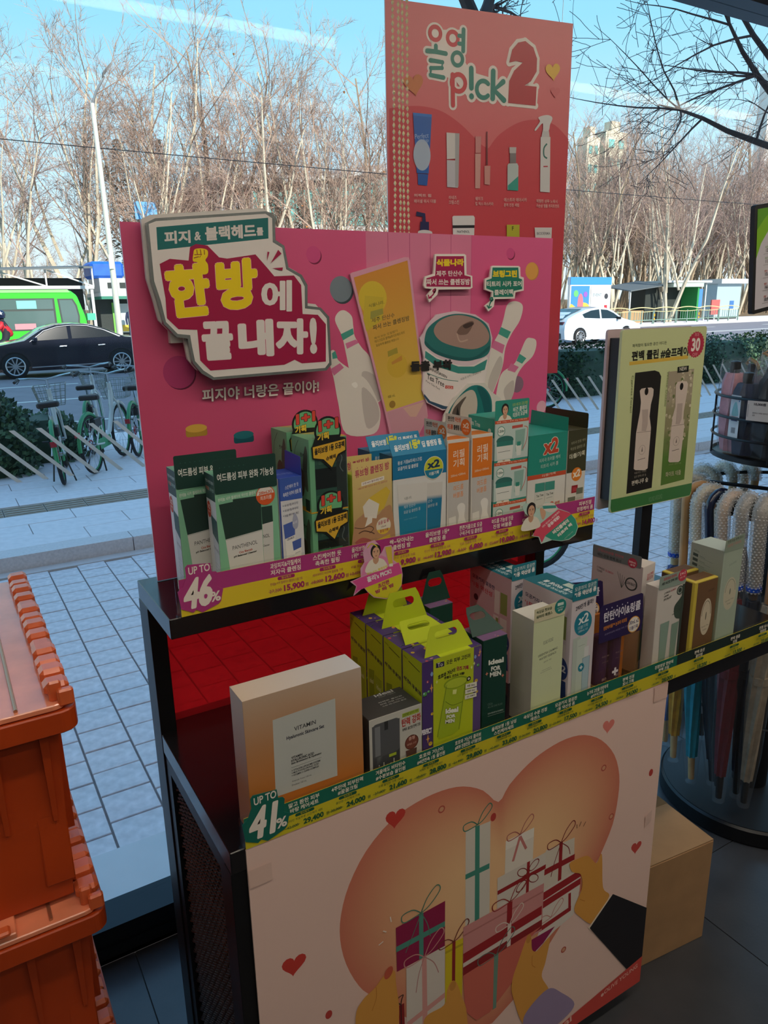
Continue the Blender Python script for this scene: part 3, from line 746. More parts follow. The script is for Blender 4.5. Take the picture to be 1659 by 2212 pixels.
J = cutout('jar_cutout', [(.611,.670),(.621,.685),(.630,.710),(.655,.744),(.706,.754),(.763,.741),(.802,.708),(.814,.659),(.809,.610),(.800,.550),(.790,.467),(.744,.422),(.672,.421),(.629,.453),(.616,.497),(.621,.607)], 'd9c3cb', dy=.010)
TE = '2f7472'
J.blob([(.625,.633),(.655,.605),(.716,.573),(.761,.570),(.800,.594),(.796,.523),(.785,.468),(.740,.431),(.672,.429),(.631,.464),(.619,.503),(.625,.581)], 'e6dcd8')
J.poly([(.625,.628),(.655,.600),(.716,.568),(.761,.564),(.800,.586),(.793,.550),(.761,.540),(.716,.544),(.655,.573),(.624,.605)], '3f8f87')
J.poly([(.622,.484),(.638,.458),(.677,.436),(.708,.427),(.744,.439),(.742,.429),(.708,.419),(.672,.426),(.633,.453),(.621,.476)], '35506b')
J.blob([(.625,.679),(.638,.709),(.672,.736),(.715,.745),(.763,.733),(.798,.702),(.809,.653),(.802,.605),(.765,.588),(.716,.592),(.663,.615),(.627,.643)], TE)
J.blob([(.626,.659),(.655,.626),(.716,.600),(.765,.599),(.804,.632),(.802,.618),(.765,.588),(.716,.588),(.659,.612),(.627,.643)], '245f60')
J.blob([(.648,.688),(.659,.719),(.693,.738),(.732,.738),(.777,.717),(.803,.675),(.797,.641),(.760,.624),(.711,.635),(.668,.656)], 'a98a80'); J.blob([(.711,.685),(.724,.706),(.752,.720),(.759,.709),(.742,.694),(.755,.704),(.742,.678),(.724,.674),(.715,.677)], '7d6258'); J.blob([(.728,.706),(.752,.716),(.757,.707),(.737,.695)], '4a3a36'); J.curve([(.711,.680),(.720,.653),(.742,.657)], .003, 'c0a394')
J.t('BRINGGREEN', [(.634,.565),(.684,.530),(.634,.574)], '4a4644', .02); J.t('Tea Tree', [(.629,.534),(.676,.501),(.630,.552)], '2e2a2a', .01); J.t('Pore Clay Pack', [(.626,.523),(.664,.490),(.627,.531)], '5a5250', .0); J.poly([(.680,.507),(.702,.502),(.702,.491),(.679,.496)], 'cf5d55'); J.t('CICA', [(.683,.496),(.700,.492),(.683,.504)], 'e6cfcb', .0); J.t('티트리 시카 | 모공&진정', [(.724,.517),(.782,.540),(.723,.527)], '5d6a66', .0)
J.line([(.629,.554),(.659,.536),(.685,.525),(.716,.517)], .0012, '4a8a80'); J.done()
Ld = cutout('lid_cutout', [(.662,.339),(.672,.404),(.699,.461),(.743,.507),(.789,.505),(.809,.471),(.838,.445),(.848,.409),(.836,.312)], 'd9d4cc', dy=.016)
Ld.blob([(.673,.338),(.681,.403),(.703,.450),(.743,.495),(.780,.494),(.807,.454),(.812,.397),(.806,.317),(.741,.310)], '247a78'); Ld.blob([(.766,.492),(.785,.485),(.804,.449),(.809,.397),(.796,.370),(.781,.440)], '1f5f63'); Ld.blob([(.679,.342),(.686,.402),(.708,.455),(.744,.484),(.762,.470),(.767,.414),(.745,.332),(.709,.321)], 'c9bdb0')
Ld.blob([(.695,.334),(.695,.412),(.717,.448),(.735,.462),(.719,.426),(.717,.381),(.708,.332)], '5f544d'); Ld.poly([(.706,.400),(.710,.432),(.715,.398)], '1e1a19'); Ld.done()
B1 = cutout('label_cutout', [(.649,.934),(.653,.936),(.728,.938),(.733,.934),(.735,.873),(.751,.868),(.752,.830),(.745,.825),(.659,.824),(.656,.808),(.635,.784),(.628,.805),(.642,.826),(.623,.829),(.620,.838),(.623,.865),(.646,.874)], 'e9e2da', dy=.012)
B1.poly([(.653,.929),(.727,.931),(.729,.870),(.746,.865),(.747,.832),(.627,.834),(.627,.860),(.650,.868)], 'a81f52'); B1.t('식물나라', [(.653,.897),(.727,.900),(.653,.920)], 'ecd02a', .06); B1.t('제주 탄산수', [(.653,.866),(.723,.867),(.653,.884)], 'ece4dd', .02); B1.t('짜서 쓰는 클렌징밤', [(.627,.838),(.744,.839),(.627,.858)], 'ece4dd', .03)
B1.curve([(.651,.824),(.648,.815),(.644,.821),(.651,.826),(.644,.808),(.633,.798)], .003, 'a81f52'); B1.line([(.632,.808),(.633,.797),(.641,.800)], .003, 'a81f52'); B1.done()
B2 = cutout('label_cutout', [(.805,.899),(.810,.902),(.885,.902),(.890,.898),(.892,.867),(.902,.863),(.903,.819),(.878,.813),(.876,.792),(.817,.791),(.814,.766),(.799,.750),(.788,.768),(.807,.787),(.808,.814),(.787,.823),(.787,.858),(.801,.865)], 'e9e2da', dy=.012)
B2.poly([(.808,.896),(.884,.897),(.887,.861),(.897,.857),(.898,.824),(.873,.818),(.871,.798),(.812,.798),(.812,.818),(.791,.827),(.791,.854),(.806,.860)], '227c68'); B2.t('브링그린', [(.809,.863),(.881,.864),(.809,.887)], 'ecd02a', .06); B2.t('티트리 시카 포어', [(.793,.832),(.896,.833),(.792,.851)], 'ece4dd', .03); B2.t('클레이팩', [(.815,.804),(.871,.805),(.814,.823)], 'ece4dd', .03)
B2.curve([(.812,.791),(.807,.785),(.802,.793),(.810,.795),(.803,.777),(.799,.762)], .003, '227c68'); B2.line([(.794,.771),(.799,.761),(.807,.767)], .003, '227c68'); B2.done()
N_ = Print(bd, 'notice_print', (0, -.0122, 0), (1,0,0), (0,0,1), BW, BH)
N_.t('돌출 부착', [(.584,.562),(.697,.559),(.584,.597)], '1b1718', .06); N_.done()
S_ = Print(bd, 'slogan_print', (0, -.004, 0), (1,0,0), (0,0,1), BW, BH)
S_.t('피지야 너랑은 끝이야!', [(.117,.516),(.364,.518),(.118,.554)], 'ded5cf', .03, out='8a2f55', outw=.02); S_.done()
# raised title sign
TW, TH = .33, .29
ts_o = [(.018,.902),(.062,.926),(.633,.990),(.665,.984),(.684,.958),(.681,.832),(.729,.801),(.748,.676),(.823,.634),(.855,.574),(.850,.449),(.929,.438),(.981,.379),(.984,.079),(.950,.044),(.285,.033),(.226,.075),(.185,.137),(.176,.220),(.170,.278),(.115,.289),(.055,.364),(.037,.483),(.015,.592)]
O_ = (.32-.292, 1.262-1.295, 1.47-1.1235)
pts = [(x*TW, y*TH) for x, y in ts_o]
FOIL = mat('silver_foil_edge', '9fa6a6', .25, .75, noise=.12, nscale=30)
ttl = MB().prism(pts, O_, (1,0,0), (0,0,1), .010).build('title_sign', FOIL, bd)
MB().prism([(x-.005, y+.006) for x, y in pts], (O_[0], O_[1]+.011, O_[2]), (1,0,0), (0,0,1), .008).build('sign_back_layer', card('cfc9c4'), bd)
MB().box(.06, .10, -.0138, -.0005, .42, .50).box(.22, .26, -.0138, -.0005, .42, .50).build('foam_spacer', card('d8d2cc'), bd)
T = Print(ttl, 'title_print', O_, (1,0,0), (0,0,1), TW, TH, PRINT_SATIN)
cxm = sum(p[0] for p in ts_o)/len(ts_o); cym = sum(p[1] for p in ts_o)/len(ts_o)
T.poly([(.028,.895),(.064,.911),(.632,.976),(.668,.953),(.664,.819),(.716,.788),(.733,.666),(.810,.621),(.837,.566),(.833,.434),(.921,.423),(.964,.371),(.969,.094),(.942,.061),(.290,.049),(.237,.092),(.197,.149),(.188,.228),(.183,.298),(.120,.307),(.067,.375),(.051,.490),(.028,.596)], 'e2dbd6')
T.poly([(.063,.880),(.646,.955),(.641,.839),(.059,.761)], '1e6d6c')
T.t('피지', [(.096,.792),(.226,.803),(.098,.860)], 'd9d2cd', .04); T.t('&', [(.245,.815),(.279,.820),(.249,.862)], 'd9d2cd', .03); T.t('블랙헤드', [(.301,.815),(.573,.843),(.303,.891)], 'd9d2cd', .04); T.t('를', [(.576,.852),(.614,.856),(.577,.897)], 'd9d2cd', .04)
MGD = 'a31a49'
T.poly([(.062,.688),(.114,.716),(.207,.708),(.220,.780),(.251,.798),(.310,.791),(.366,.728),(.408,.722),(.563,.748),(.623,.675),(.662,.625),(.776,.630),(.816,.574),(.817,.401),(.909,.394),(.957,.335),(.948,.101),(.799,.099),(.756,.124),(.693,.097),(.274,.089),(.224,.151),(.222,.326),(.126,.333),(.073,.395),(.075,.506),(.068,.592)], MGD)
T.poly([(.231,.772),(.309,.778),(.308,.707),(.226,.706)], MGD)
T.t('한', [(.090,.391),(.311,.409),(.079,.681)], 'f0d21f', .058, out='f3b9c6', outw=.008); T.t('방', [(.338,.425),(.565,.445),(.341,.713)], 'f0d21f', .058, out='f3b9c6', outw=.008)
T.blob([(.234,.745),(.243,.769),(.279,.775),(.307,.765),(.307,.735),(.293,.711),(.304,.687),(.299,.640),(.258,.639),(.254,.695),(.229,.706)], 'f0d21f')
for a in ([(.253,.767),(.254,.742)], [(.271,.769),(.273,.740)], [(.290,.767),(.291,.741)], [(.238,.740),(.277,.742),(.264,.726)], [(.234,.722),(.261,.730)]): T.line(a, .0012, '8c2136')
T.t('에', [(.576,.417),(.754,.418),(.585,.602)], 'e2dbd6', .04)
T.t('끝', [(.243,.148),(.409,.149),(.241,.370)], 'e2dbd6', .054, out='f3b9c6', outw=.008); T.t('내', [(.436,.156),(.635,.155),(.440,.377)], 'e2dbd6', .054, out='f3b9c6', outw=.008); T.t('자', [(.645,.162),(.837,.155),(.655,.379)], 'e2dbd6', .054, out='f3b9c6', outw=.008); T.t('!', [(.850,.154),(.895,.154),(.855,.378)], 'e2dbd6', .06)
for a in ([(.630,.765),(.641,.762),(.624,.712)], [(.691,.777),(.709,.755),(.645,.700)], [(.713,.676),(.709,.657),(.652,.671)]): T.poly(a, MGD)
T.done()

# ------------------------------------------------------------------ red poster hanging at the window
hp = thing('hanging_poster', 'tall coral red poster of skincare products hanging behind the pink board', 'poster', (.994, 1.62, 1.409), radians(-9.7))
HW, HH = .50, .851
MB().box(0, HW, 0, .004, 0, HH).build('poster_board', card('e2ded8'), hp)
for x in (.03, .47):
    MB().tube([(x, .002, HH-.01), (x, .002, 2.72-1.409)], .0007, 5).build('hanging_wire', STEEL, hp)
P = Print(hp, 'poster_print', (0,0,0), (1,0,0), (0,0,1), HW, HH, PRINT_SATIN)
P.grad([(0,0),(1,0),(1,1),(0,1)], lambda x, y: tuple(c('c8323f')[i]*(1-y)+c('da7678')[i]*y for i in range(3))+(1,), 1, 8)
P.poly(P.arch([(.013,.739),(.088,.747),(.186,.751),(.286,.742),(.389,.712),(.495,.666),(.539,.656)]) + P.arch([(.546,.660),(.601,.695),(.709,.730),(.819,.741),(.919,.730),(1.003,.695)]) + [(.999,.0),(.001,0)], 'c9404a')
def logo(ex, cols):
    TEAL_, RED_, DR = cols; w = .0125+ex
    P.loop(*[(.248,.932)][0], .027, w*.72, RED_); P.stroke([(.207,.888),(.251,.888),(.303,.886)], w*.8, TEAL_); P.stroke([(.251,.902),(.251,.889)], w*.8, TEAL_)
    P.stroke([(.224,.866),(.285,.864),(.283,.850),(.226,.847),(.224,.830),(.291,.827)], w*.75, TEAL_)
    P.loop(*[(.338,.925)][0], .027, w*.72, RED_); P.stroke([(.394,.949),(.393,.897)], w*.8, TEAL_); P.stroke([(.370,.933),(.393,.933)], w*.7, TEAL_); P.stroke([(.370,.914),(.394,.914)], w*.7, TEAL_); P.loop(*[(.363,.876)][0], .027, w*.72, TEAL_)
    P.stroke([(.338,.836),(.342,.760)], w*.85, RED_); P.loop(*[(.370,.817)][0], .036, w*.8, RED_)
    P.stroke([(.437,.856),(.439,.808)], w, TEAL_); P.stroke([(.440,.787),(.441,.786)], w, TEAL_)
    P.loop(*[(.504,.807)][0], .036, w*.8, TEAL_, 45, 315); P.stroke([(.556,.855),(.556,.786)], w, TEAL_); P.stroke([(.612,.831),(.564,.808),(.619,.784)], w, TEAL_)
    two = [(.643,.881),(.657,.914),(.689,.934),(.729,.940),(.775,.926),(.798,.899),(.798,.866),(.767,.839),(.732,.827),(.801,.827),(.799,.777),(.642,.778),(.645,.834),(.671,.862),(.718,.885),(.679,.887)]
    if ex: P.line(two+two[:1], 2*ex*.62, RED_); P.poly(two, RED_); [P.ell(x, y, ex*.62/P.W, RED_, seg=14) for x, y in two]
    else: P.poly(two, DR)
logo(.013, ('e8ddd3', 'e8ddd3', 'e8ddd3')); P.poly([(.224,.939),(.391,.949),(.392,.879),(.437,.848),(.568,.836),(.676,.823),(.664,.785),(.413,.787),(.349,.826),(.236,.832)], 'e8ddd3')
P.k += 1; logo(0, ('1f7f70', 'c9343d', 'b32a34'))
def heart2(x, y, w, h, rot=0.0):
    P.poly([(x+w*((16*sin(2*pi*k/24)**3/32)*cos(rot)-((13*cos(2*pi*k/24)-5*cos(4*pi*k/24)-2*cos(6*pi*k/24)-cos(8*pi*k/24))/32)*sin(rot)), y+w*HW/HH*((16*sin(2*pi*k/24)**3/32)*sin(rot)+((13*cos(2*pi*k/24)-5*cos(4*pi*k/24)-2*cos(6*pi*k/24)-cos(8*pi*k/24))/32)*cos(rot))) for k in range(24)], h)
heart2(*[(.892,.872)][0], .085, 'e0b23e', .15); heart2(*[(.911,.818)][0], .055, 'd3666a'); heart2(*[(.138,.804)][0], .10, 'c9743f', .2)
P.poly([(.132,.733),(.230,.732),(.213,.580),(.150,.580)], '1f5fae'); P.poly([(.132,.733),(.230,.732),(.228,.725),(.133,.726)], '2c74c4'); P.poly([(.155,.579),(.211,.578),(.205,.548),(.157,.550)], '1b55a2'); P.ell(*[(.178,.627)][0], .045, 'a9b8c9', ry=.040); P.t('Perfect', [(.141,.667),(.213,.673),(.141,.679)], '9bb4d4', .0); P.t('Whip', [(.161,.656),(.213,.659),(.161,.668)], '9bb4d4', .0)
P.poly([(.307,.689),(.377,.689),(.375,.624),(.310,.620)], 'd3cdc8'); P.poly([(.310,.618),(.373,.618),(.371,.546),(.312,.547)], 'c2bfc2'); P.poly([(.353,.689),(.377,.689),(.374,.549),(.356,.548)], 'a9a6a6')
P.poly([(.464,.684),(.496,.685),(.495,.642),(.466,.641)], 'c98582'); P.poly([(.464,.639),(.495,.640),(.494,.547),(.467,.547)], 'cf9a90'); P.poly([(.524,.699),(.530,.699),(.535,.610),(.526,.610)], '6d2c30'); P.poly([(.516,.608),(.550,.609),(.549,.557),(.519,.559)], 'c98d84')
P.poly([(.647,.613),(.653,.618),(.702,.620),(.710,.613),(.713,.545),(.650,.546)], 'b9c4bf'); P.poly([(.652,.558),(.711,.585),(.713,.545),(.653,.546)], '2f9a88'); P.poly([(.655,.662),(.695,.663),(.694,.647),(.657,.646)], 'bfb9b6'); P.poly([(.659,.646),(.694,.647),(.696,.620),(.660,.619)], '7a7474')
P.poly([(.834,.695),(.892,.697),(.901,.544),(.843,.545)], 'd3d0cd'); P.poly([(.846,.716),(.880,.717),(.887,.697),(.839,.695)], 'c6c3c2'); P.blob([(.818,.747),(.867,.755),(.899,.749),(.887,.730),(.880,.714),(.849,.713),(.842,.732),(.807,.712),(.798,.714),(.826,.736)], 'd5d2d0'); P.curve([(.873,.678),(.856,.665),(.858,.645),(.877,.638)], .004, '2e6a60'); P.line([(.857,.615),(.883,.616)], .003, 'b03a45')
for a, bq in (('퍼펙트 휩', [(.134,.517),(.226,.518),(.134,.526)]), ('페이셜 워시 더블', [(.134,.501),(.252,.503),(.134,.511)]), ('라네즈', [(.321,.514),(.364,.515),(.321,.524)]), ('크림스킨', [(.321,.501),(.378,.502),(.321,.512)]), ('웨이크', [(.468,.513),(.511,.514),(.468,.524)]), ('컬 픽스 마스카라', [(.469,.500),(.572,.501),(.468,.510)]), ('에스트라 에이시카', [(.631,.513),(.765,.515),(.631,.524)]), ('흔적 진정 세럼', [(.632,.499),(.720,.500),(.631,.509)]), ('에필린 샴푸 노워시', [(.822,.514),(.950,.514),(.821,.524)]), ('극손상 앰플 트리트먼트', [(.823,.500),(.962,.501),(.822,.510)])):
    P.t(a, bq, 'dba9a2', .02)
P.poly([(.168,.452),(.214,.452),(.214,.428),(.165,.428)], '1d1f4e'); P.line([(.187,.452),(.187,.470),(.146,.473)], .010, '1d1f4e'); P.blob([(.152,.413),(.165,.428),(.217,.428),(.234,.414),(.234,.338),(.151,.337)], 'd5cfca')
P.poly([(.341,.467),(.348,.470),(.459,.472),(.466,.467),(.466,.446),(.343,.444)], 'dcd6d0'); P.poly([(.344,.444),(.465,.446),(.465,.438),(.344,.436)], '1e1c22'); P.poly([(.344,.436),(.465,.438),(.462,.365),(.348,.365)], 'dcd6d0'); P.t('PANTHENOL', [(.368,.423),(.438,.424),(.368,.430)], '3a3a40', .02)
P.poly([(.651,.449),(.726,.450),(.731,.366),(.656,.366)], 'b6b22e'); P.t('F', [(.682,.433),(.693,.433),(.681,.445)], '4a4a10', .02); P.poly([(.817,.443),(.922,.444),(.922,.367),(.833,.366)], 'd9d3ce'); P.t('BIODERMA', [(.832,.422),(.914,.423),(.831,.430)], '7a7678', .02)
P.done()
# strands of gold beads
GOLD = mat('gold_beads', 'e0cd9c', .25, .15, noise=.10, nscale=200)
for i, (x, zt, nm) in enumerate(((.961, 1, 'leftmost of four gold bead strands hanging before the red poster'), (.977, 1, 'second from left of four gold bead strands before the red poster'), (.989, 1, 'third from left of four gold bead strands before the red poster'), (1.003, 1, 'rightmost of four gold bead strands hanging before the red poster'))):
    b = MB(); z = 1.60; k = 0
    while z < 2.715:
        b.lathe([(.0006, -.0056), (.0024, -.0026), (.0034, 0), (.0024, .0026), (.0006, .0056)], 8, (.0006*sin(k*.4+i), .0006*cos(k*.5+i), z-2.72)); z += .0132; k += 1
    o = b.build('bead_strand', GOLD, smooth=True); o.location = (x, 1.535+.003*i, 2.72)
    tag(o, nm, 'bead strand', 'gold bead strands before the red poster')

# ------------------------------------------------------------------ green product sign on a post
gs = thing('product_sign', 'double-sided pale green sign of two spray bottles on a black post', 'sign', (1.402, 1.24, .8355))
GW, GH, GZ = .311, .448, 1.085-.8355
def rrect(x0, x1, y0, y1, r):
    p = []
    for cx_, cy_, a0 in ((x1-r, y0+r, -90), (x1-r, y1-r, 0), (x0+r, y1-r, 90), (x0+r, y0+r, 180)):
        for k in range(4): a = radians(a0+k*30); p.append((cx_+cos(a)*r, cy_+sin(a)*r))
    return p
MB().prism(rrect(0, GW, 0, GH, .008), (0, 0, GZ), (1,0,0), (0,0,1), .007).build('front_board', card('c9cf9f'), gs)
MB().prism(rrect(0, GW, 0, GH, .008), (-.002, .042, GZ), (1,0,0), (0,0,1), .007).build('rear_board', card('c4aeb0'), gs)
MB().box(.006, GW-.006, .008, .041, GZ+.03, GZ+GH-.02).build('inner_frame', BLACKPLASTIC, gs)
MB().box(.136, .176, .014, .036, .004, GZ+.05).build('post', BLACKMETAL, gs)
MB().box(.08, .23, -.03, .075, 0, .004).build('base_plate', BLACKMETAL, gs)
P = Print(gs, 'sign_print', (0,0,GZ), (1,0,0), (0,0,1), GW, GH, PRINT_SATIN)
P.poly(P.rr(.004,.004,.996,.996,.007), 'cbd39d'); P.poly([(.0,.08),(1,.08),(1,.03),(.985,.005),(.015,.005),(0,.03)], '3f7d46')
P.t('쾌적함이 필요한 공간 어디든', [(.122,.906),(.518,.912),(.119,.924)], '3c4a34', .02); P.poly([(.102,.813),(.793,.825),(.789,.845),(.099,.832)], 'd9b54a'); P.t('편백 클린 #숲프레이', [(.123,.834),(.790,.841),(.120,.887)], '1c1d18', .045)
bx, by = [(.876,.900)][0]
P.poly([(bx+(.108 if k % 2 else .098)*cos(2*pi*k/48), by+(.108 if k % 2 else .098)*GW/GH*sin(2*pi*k/48)) for k in range(48)], 'b8304a'); P.tx('30', bx, by, .11, .075, 'ece3da', .04); P.tx('최대', bx, by+.055, None, .02, 'e9a9ae', .0); P.tx('OFF', bx, by-.055, None, .018, 'e9a9ae', .0)
P.poly([(.174,.771),(.398,.775),(.452,.764),(.481,.739),(.480,.684),(.477,.102),(.173,.096)], '22201e'); P.grad([(.588,.104),(.889,.113),(.883,.765),(.566,.760)], lambda x, y: '5a7f38' if y < .3 else ('74854d' if y < .45 else ('98926f' if y < .75 else 'a89c86')), 1, 12)
random.seed(3)
q = [(.583,.335),(.879,.339),(.882,.753),(.573,.759)]
for k in range(90):
    a, b_ = random.random(), random.random()
    x = (q[0][0]*(1-a)+q[1][0]*a)*(1-b_)+(q[3][0]*(1-a)+q[2][0]*a)*b_; y = (q[0][1]*(1-a)+q[1][1]*a)*(1-b_)+(q[3][1]*(1-a)+q[2][1]*a)*b_
    P.k -= .6; P.ell(x, y, random.uniform(.008, .018), random.choice(('d3cbb4', 'c4bb9d', '6f7a4a', 'b8ac90')), seg=8)
BT, BTS = 'd6c6bb', 'b9a89f'
def bottle(o, body, nose, seam):
    P.poly(o, BT); P.poly(body, BTS); P.ell(*nose, .022, '1a1615', ry=.021, seg=14); P.line(seam, .0012, '8d7d74')
bottle([(.240,.671),(.258,.682),(.309,.684),(.374,.683),(.402,.672),(.402,.638),(.383,.590),(.378,.522),(.406,.457),(.407,.425),(.405,.224),(.373,.215),(.258,.226),(.237,.235),(.234,.438),(.248,.499),(.262,.560),(.263,.609)], [(.283,.565),(.355,.564),(.363,.479),(.349,.442),(.296,.446),(.296,.508)], [(.319,.664)][0], [(.242,.440),(.407,.438)])
bottle([(.669,.684),(.687,.699),(.749,.701),(.806,.696),(.821,.680),(.815,.616),(.798,.528),(.800,.482),(.822,.442),(.811,.235),(.787,.227),(.672,.235),(.656,.244),(.658,.453),(.663,.504),(.686,.560)], [(.707,.575),(.774,.574),(.778,.484),(.759,.453),(.707,.456),(.708,.520)], [(.741,.671)][0], [(.662,.449),(.818,.449)])
for bb in ([(.320,.337)][0], [(.736,.356)][0]): P.ell(*bb, .040, 'b0a097'); P.ell(*bb, .036, BT); P.poly([(bb[0]-.008, bb[1]-.01), (bb[0]+.008, bb[1]-.01), (bb[0], bb[1]+.02)], '6a6058'); P.line([(bb[0]-.045, bb[1]-.055), (bb[0]+.045, bb[1]-.050)], .0016, '7a6d66')
P.poly([(.671,.783),(.808,.786),(.811,.751),(.674,.750)], '1d221a'); P.t('NEW', [(.699,.759),(.790,.760),(.694,.780)], 'd9d2c4', .02)
P.t('Cypress Forest', [(.129,.759),(.137,.555),(.159,.757)], '6d7a4d', .0); P.t('White Dazzle', [(.548,.767),(.548,.568),(.575,.765)], '98a074', .0)
P.t('편백나무 숲', [(.226,.138),(.423,.144),(.222,.166)], 'd6cfc0', .02); P.t('피톤치드 가득한', [(.249,.202),(.391,.205),(.247,.215)], '9a9488', .0); P.t('깊은 편백나무 숲', [(.248,.180),(.392,.182),(.246,.193)], '9a9488', .0); P.t('화이트 데즐', [(.638,.150),(.834,.148),(.633,.180)], 'c9c6a4', .01); P.t('은은한 꽃향기의', [(.664,.217),(.821,.214),(.662,.227)], 'a3ac7c', .0)
P.t('ROUND A\'ROUND', [(.453,.018),(.619,.024),(.448,.048)], '7aa97c', .0)
P.done()

# ================================================================== boxed goods
ZU, ZL = 1.1225, .8355
def carton(name, label, x0, x1, y0, y1, z0, z1, body, rz=0.0, group=None, rough=.45):
    t = thing(name, label, 'box', (x0, y0, z0), rz, group)
    t['w'] = x1-x0; t['d'] = y1-y0; t['h'] = z1-z0
    MB().box(0, x1-x0, 0, y1-y0, 0, z1-z0).build('carton_body', card(body, rough), t, bevel=.0008)
    return t
def front(t, name='front_print', z1=None, dy=0.0):
    return Print(t, name, (0, -dy, 0), (1,0,0), (0,0,1), t['w'], z1 or t['h'])
def left(t, name='side_print', h=None): return Print(t, name, (0, t['d'], 0), (0,-1,0), (0,0,1), t['d'], h or t['h'])
def top(t, name='top_print'): return Print(t, name, (0, 0, t['h']), (1,0,0), (0,1,0), t['w'], t['d'])
def sheet(t, name, col, pts, th=.0006, O=(0,0,0), u=(1,0,0), v=(0,0,1)):
    return MB().prism(pts, O, u, v, th).build(name, card(col), t)
def portrait(P, cx, cy, s, robe='e9e2d2'):
    """small printed half-length portrait: dark hair, face, light robe"""
    a = P.W/P.H
    f = lambda dx, dy: (cx+dx*s, cy+dy*s*a)
    P.blob([f(-.9,-1.5), f(-.7,-.7), f(-.2,-.45), f(.3,-.5), f(.8,-.8), f(.95,-1.5)], robe)
    P.blob([f(-.2,-.2), f(.2,-.2), f(.25,-.7), f(0,-.95), f(-.25,-.7)], 'c99a7c')
    P.ell(cx, cy+.12*s*a, .47*s, '221a1c', ry=.58*s*a); P.ell(cx+.03*s, cy, .34*s, 'd9aa8b', ry=.46*s*a)
    P.blob([f(-.34,.1), f(-.2,.42), f(.15,.48), f(.36,.2), f(.42,.45), f(.1,.68), f(-.32,.55), f(-.45,.1)], '221a1c')
    for d in (-.13, .17): P.ell(cx+d*s, cy+.04*s*a, .05*s, '2a2020', ry=.03*s*a, seg=8); P.line([f(d-.08,.13), f(d+.08,.14)], .05*s*P.W, '3a2a28')
    P.line([f(.03,.02), f(.05,-.12), f(.0,-.14)], .03*s*P.W, 'b9846a'); P.ell(cx+.03*s, cy-.26*s*a, .10*s, 'b5544f', ry=.035*s*a, seg=10)

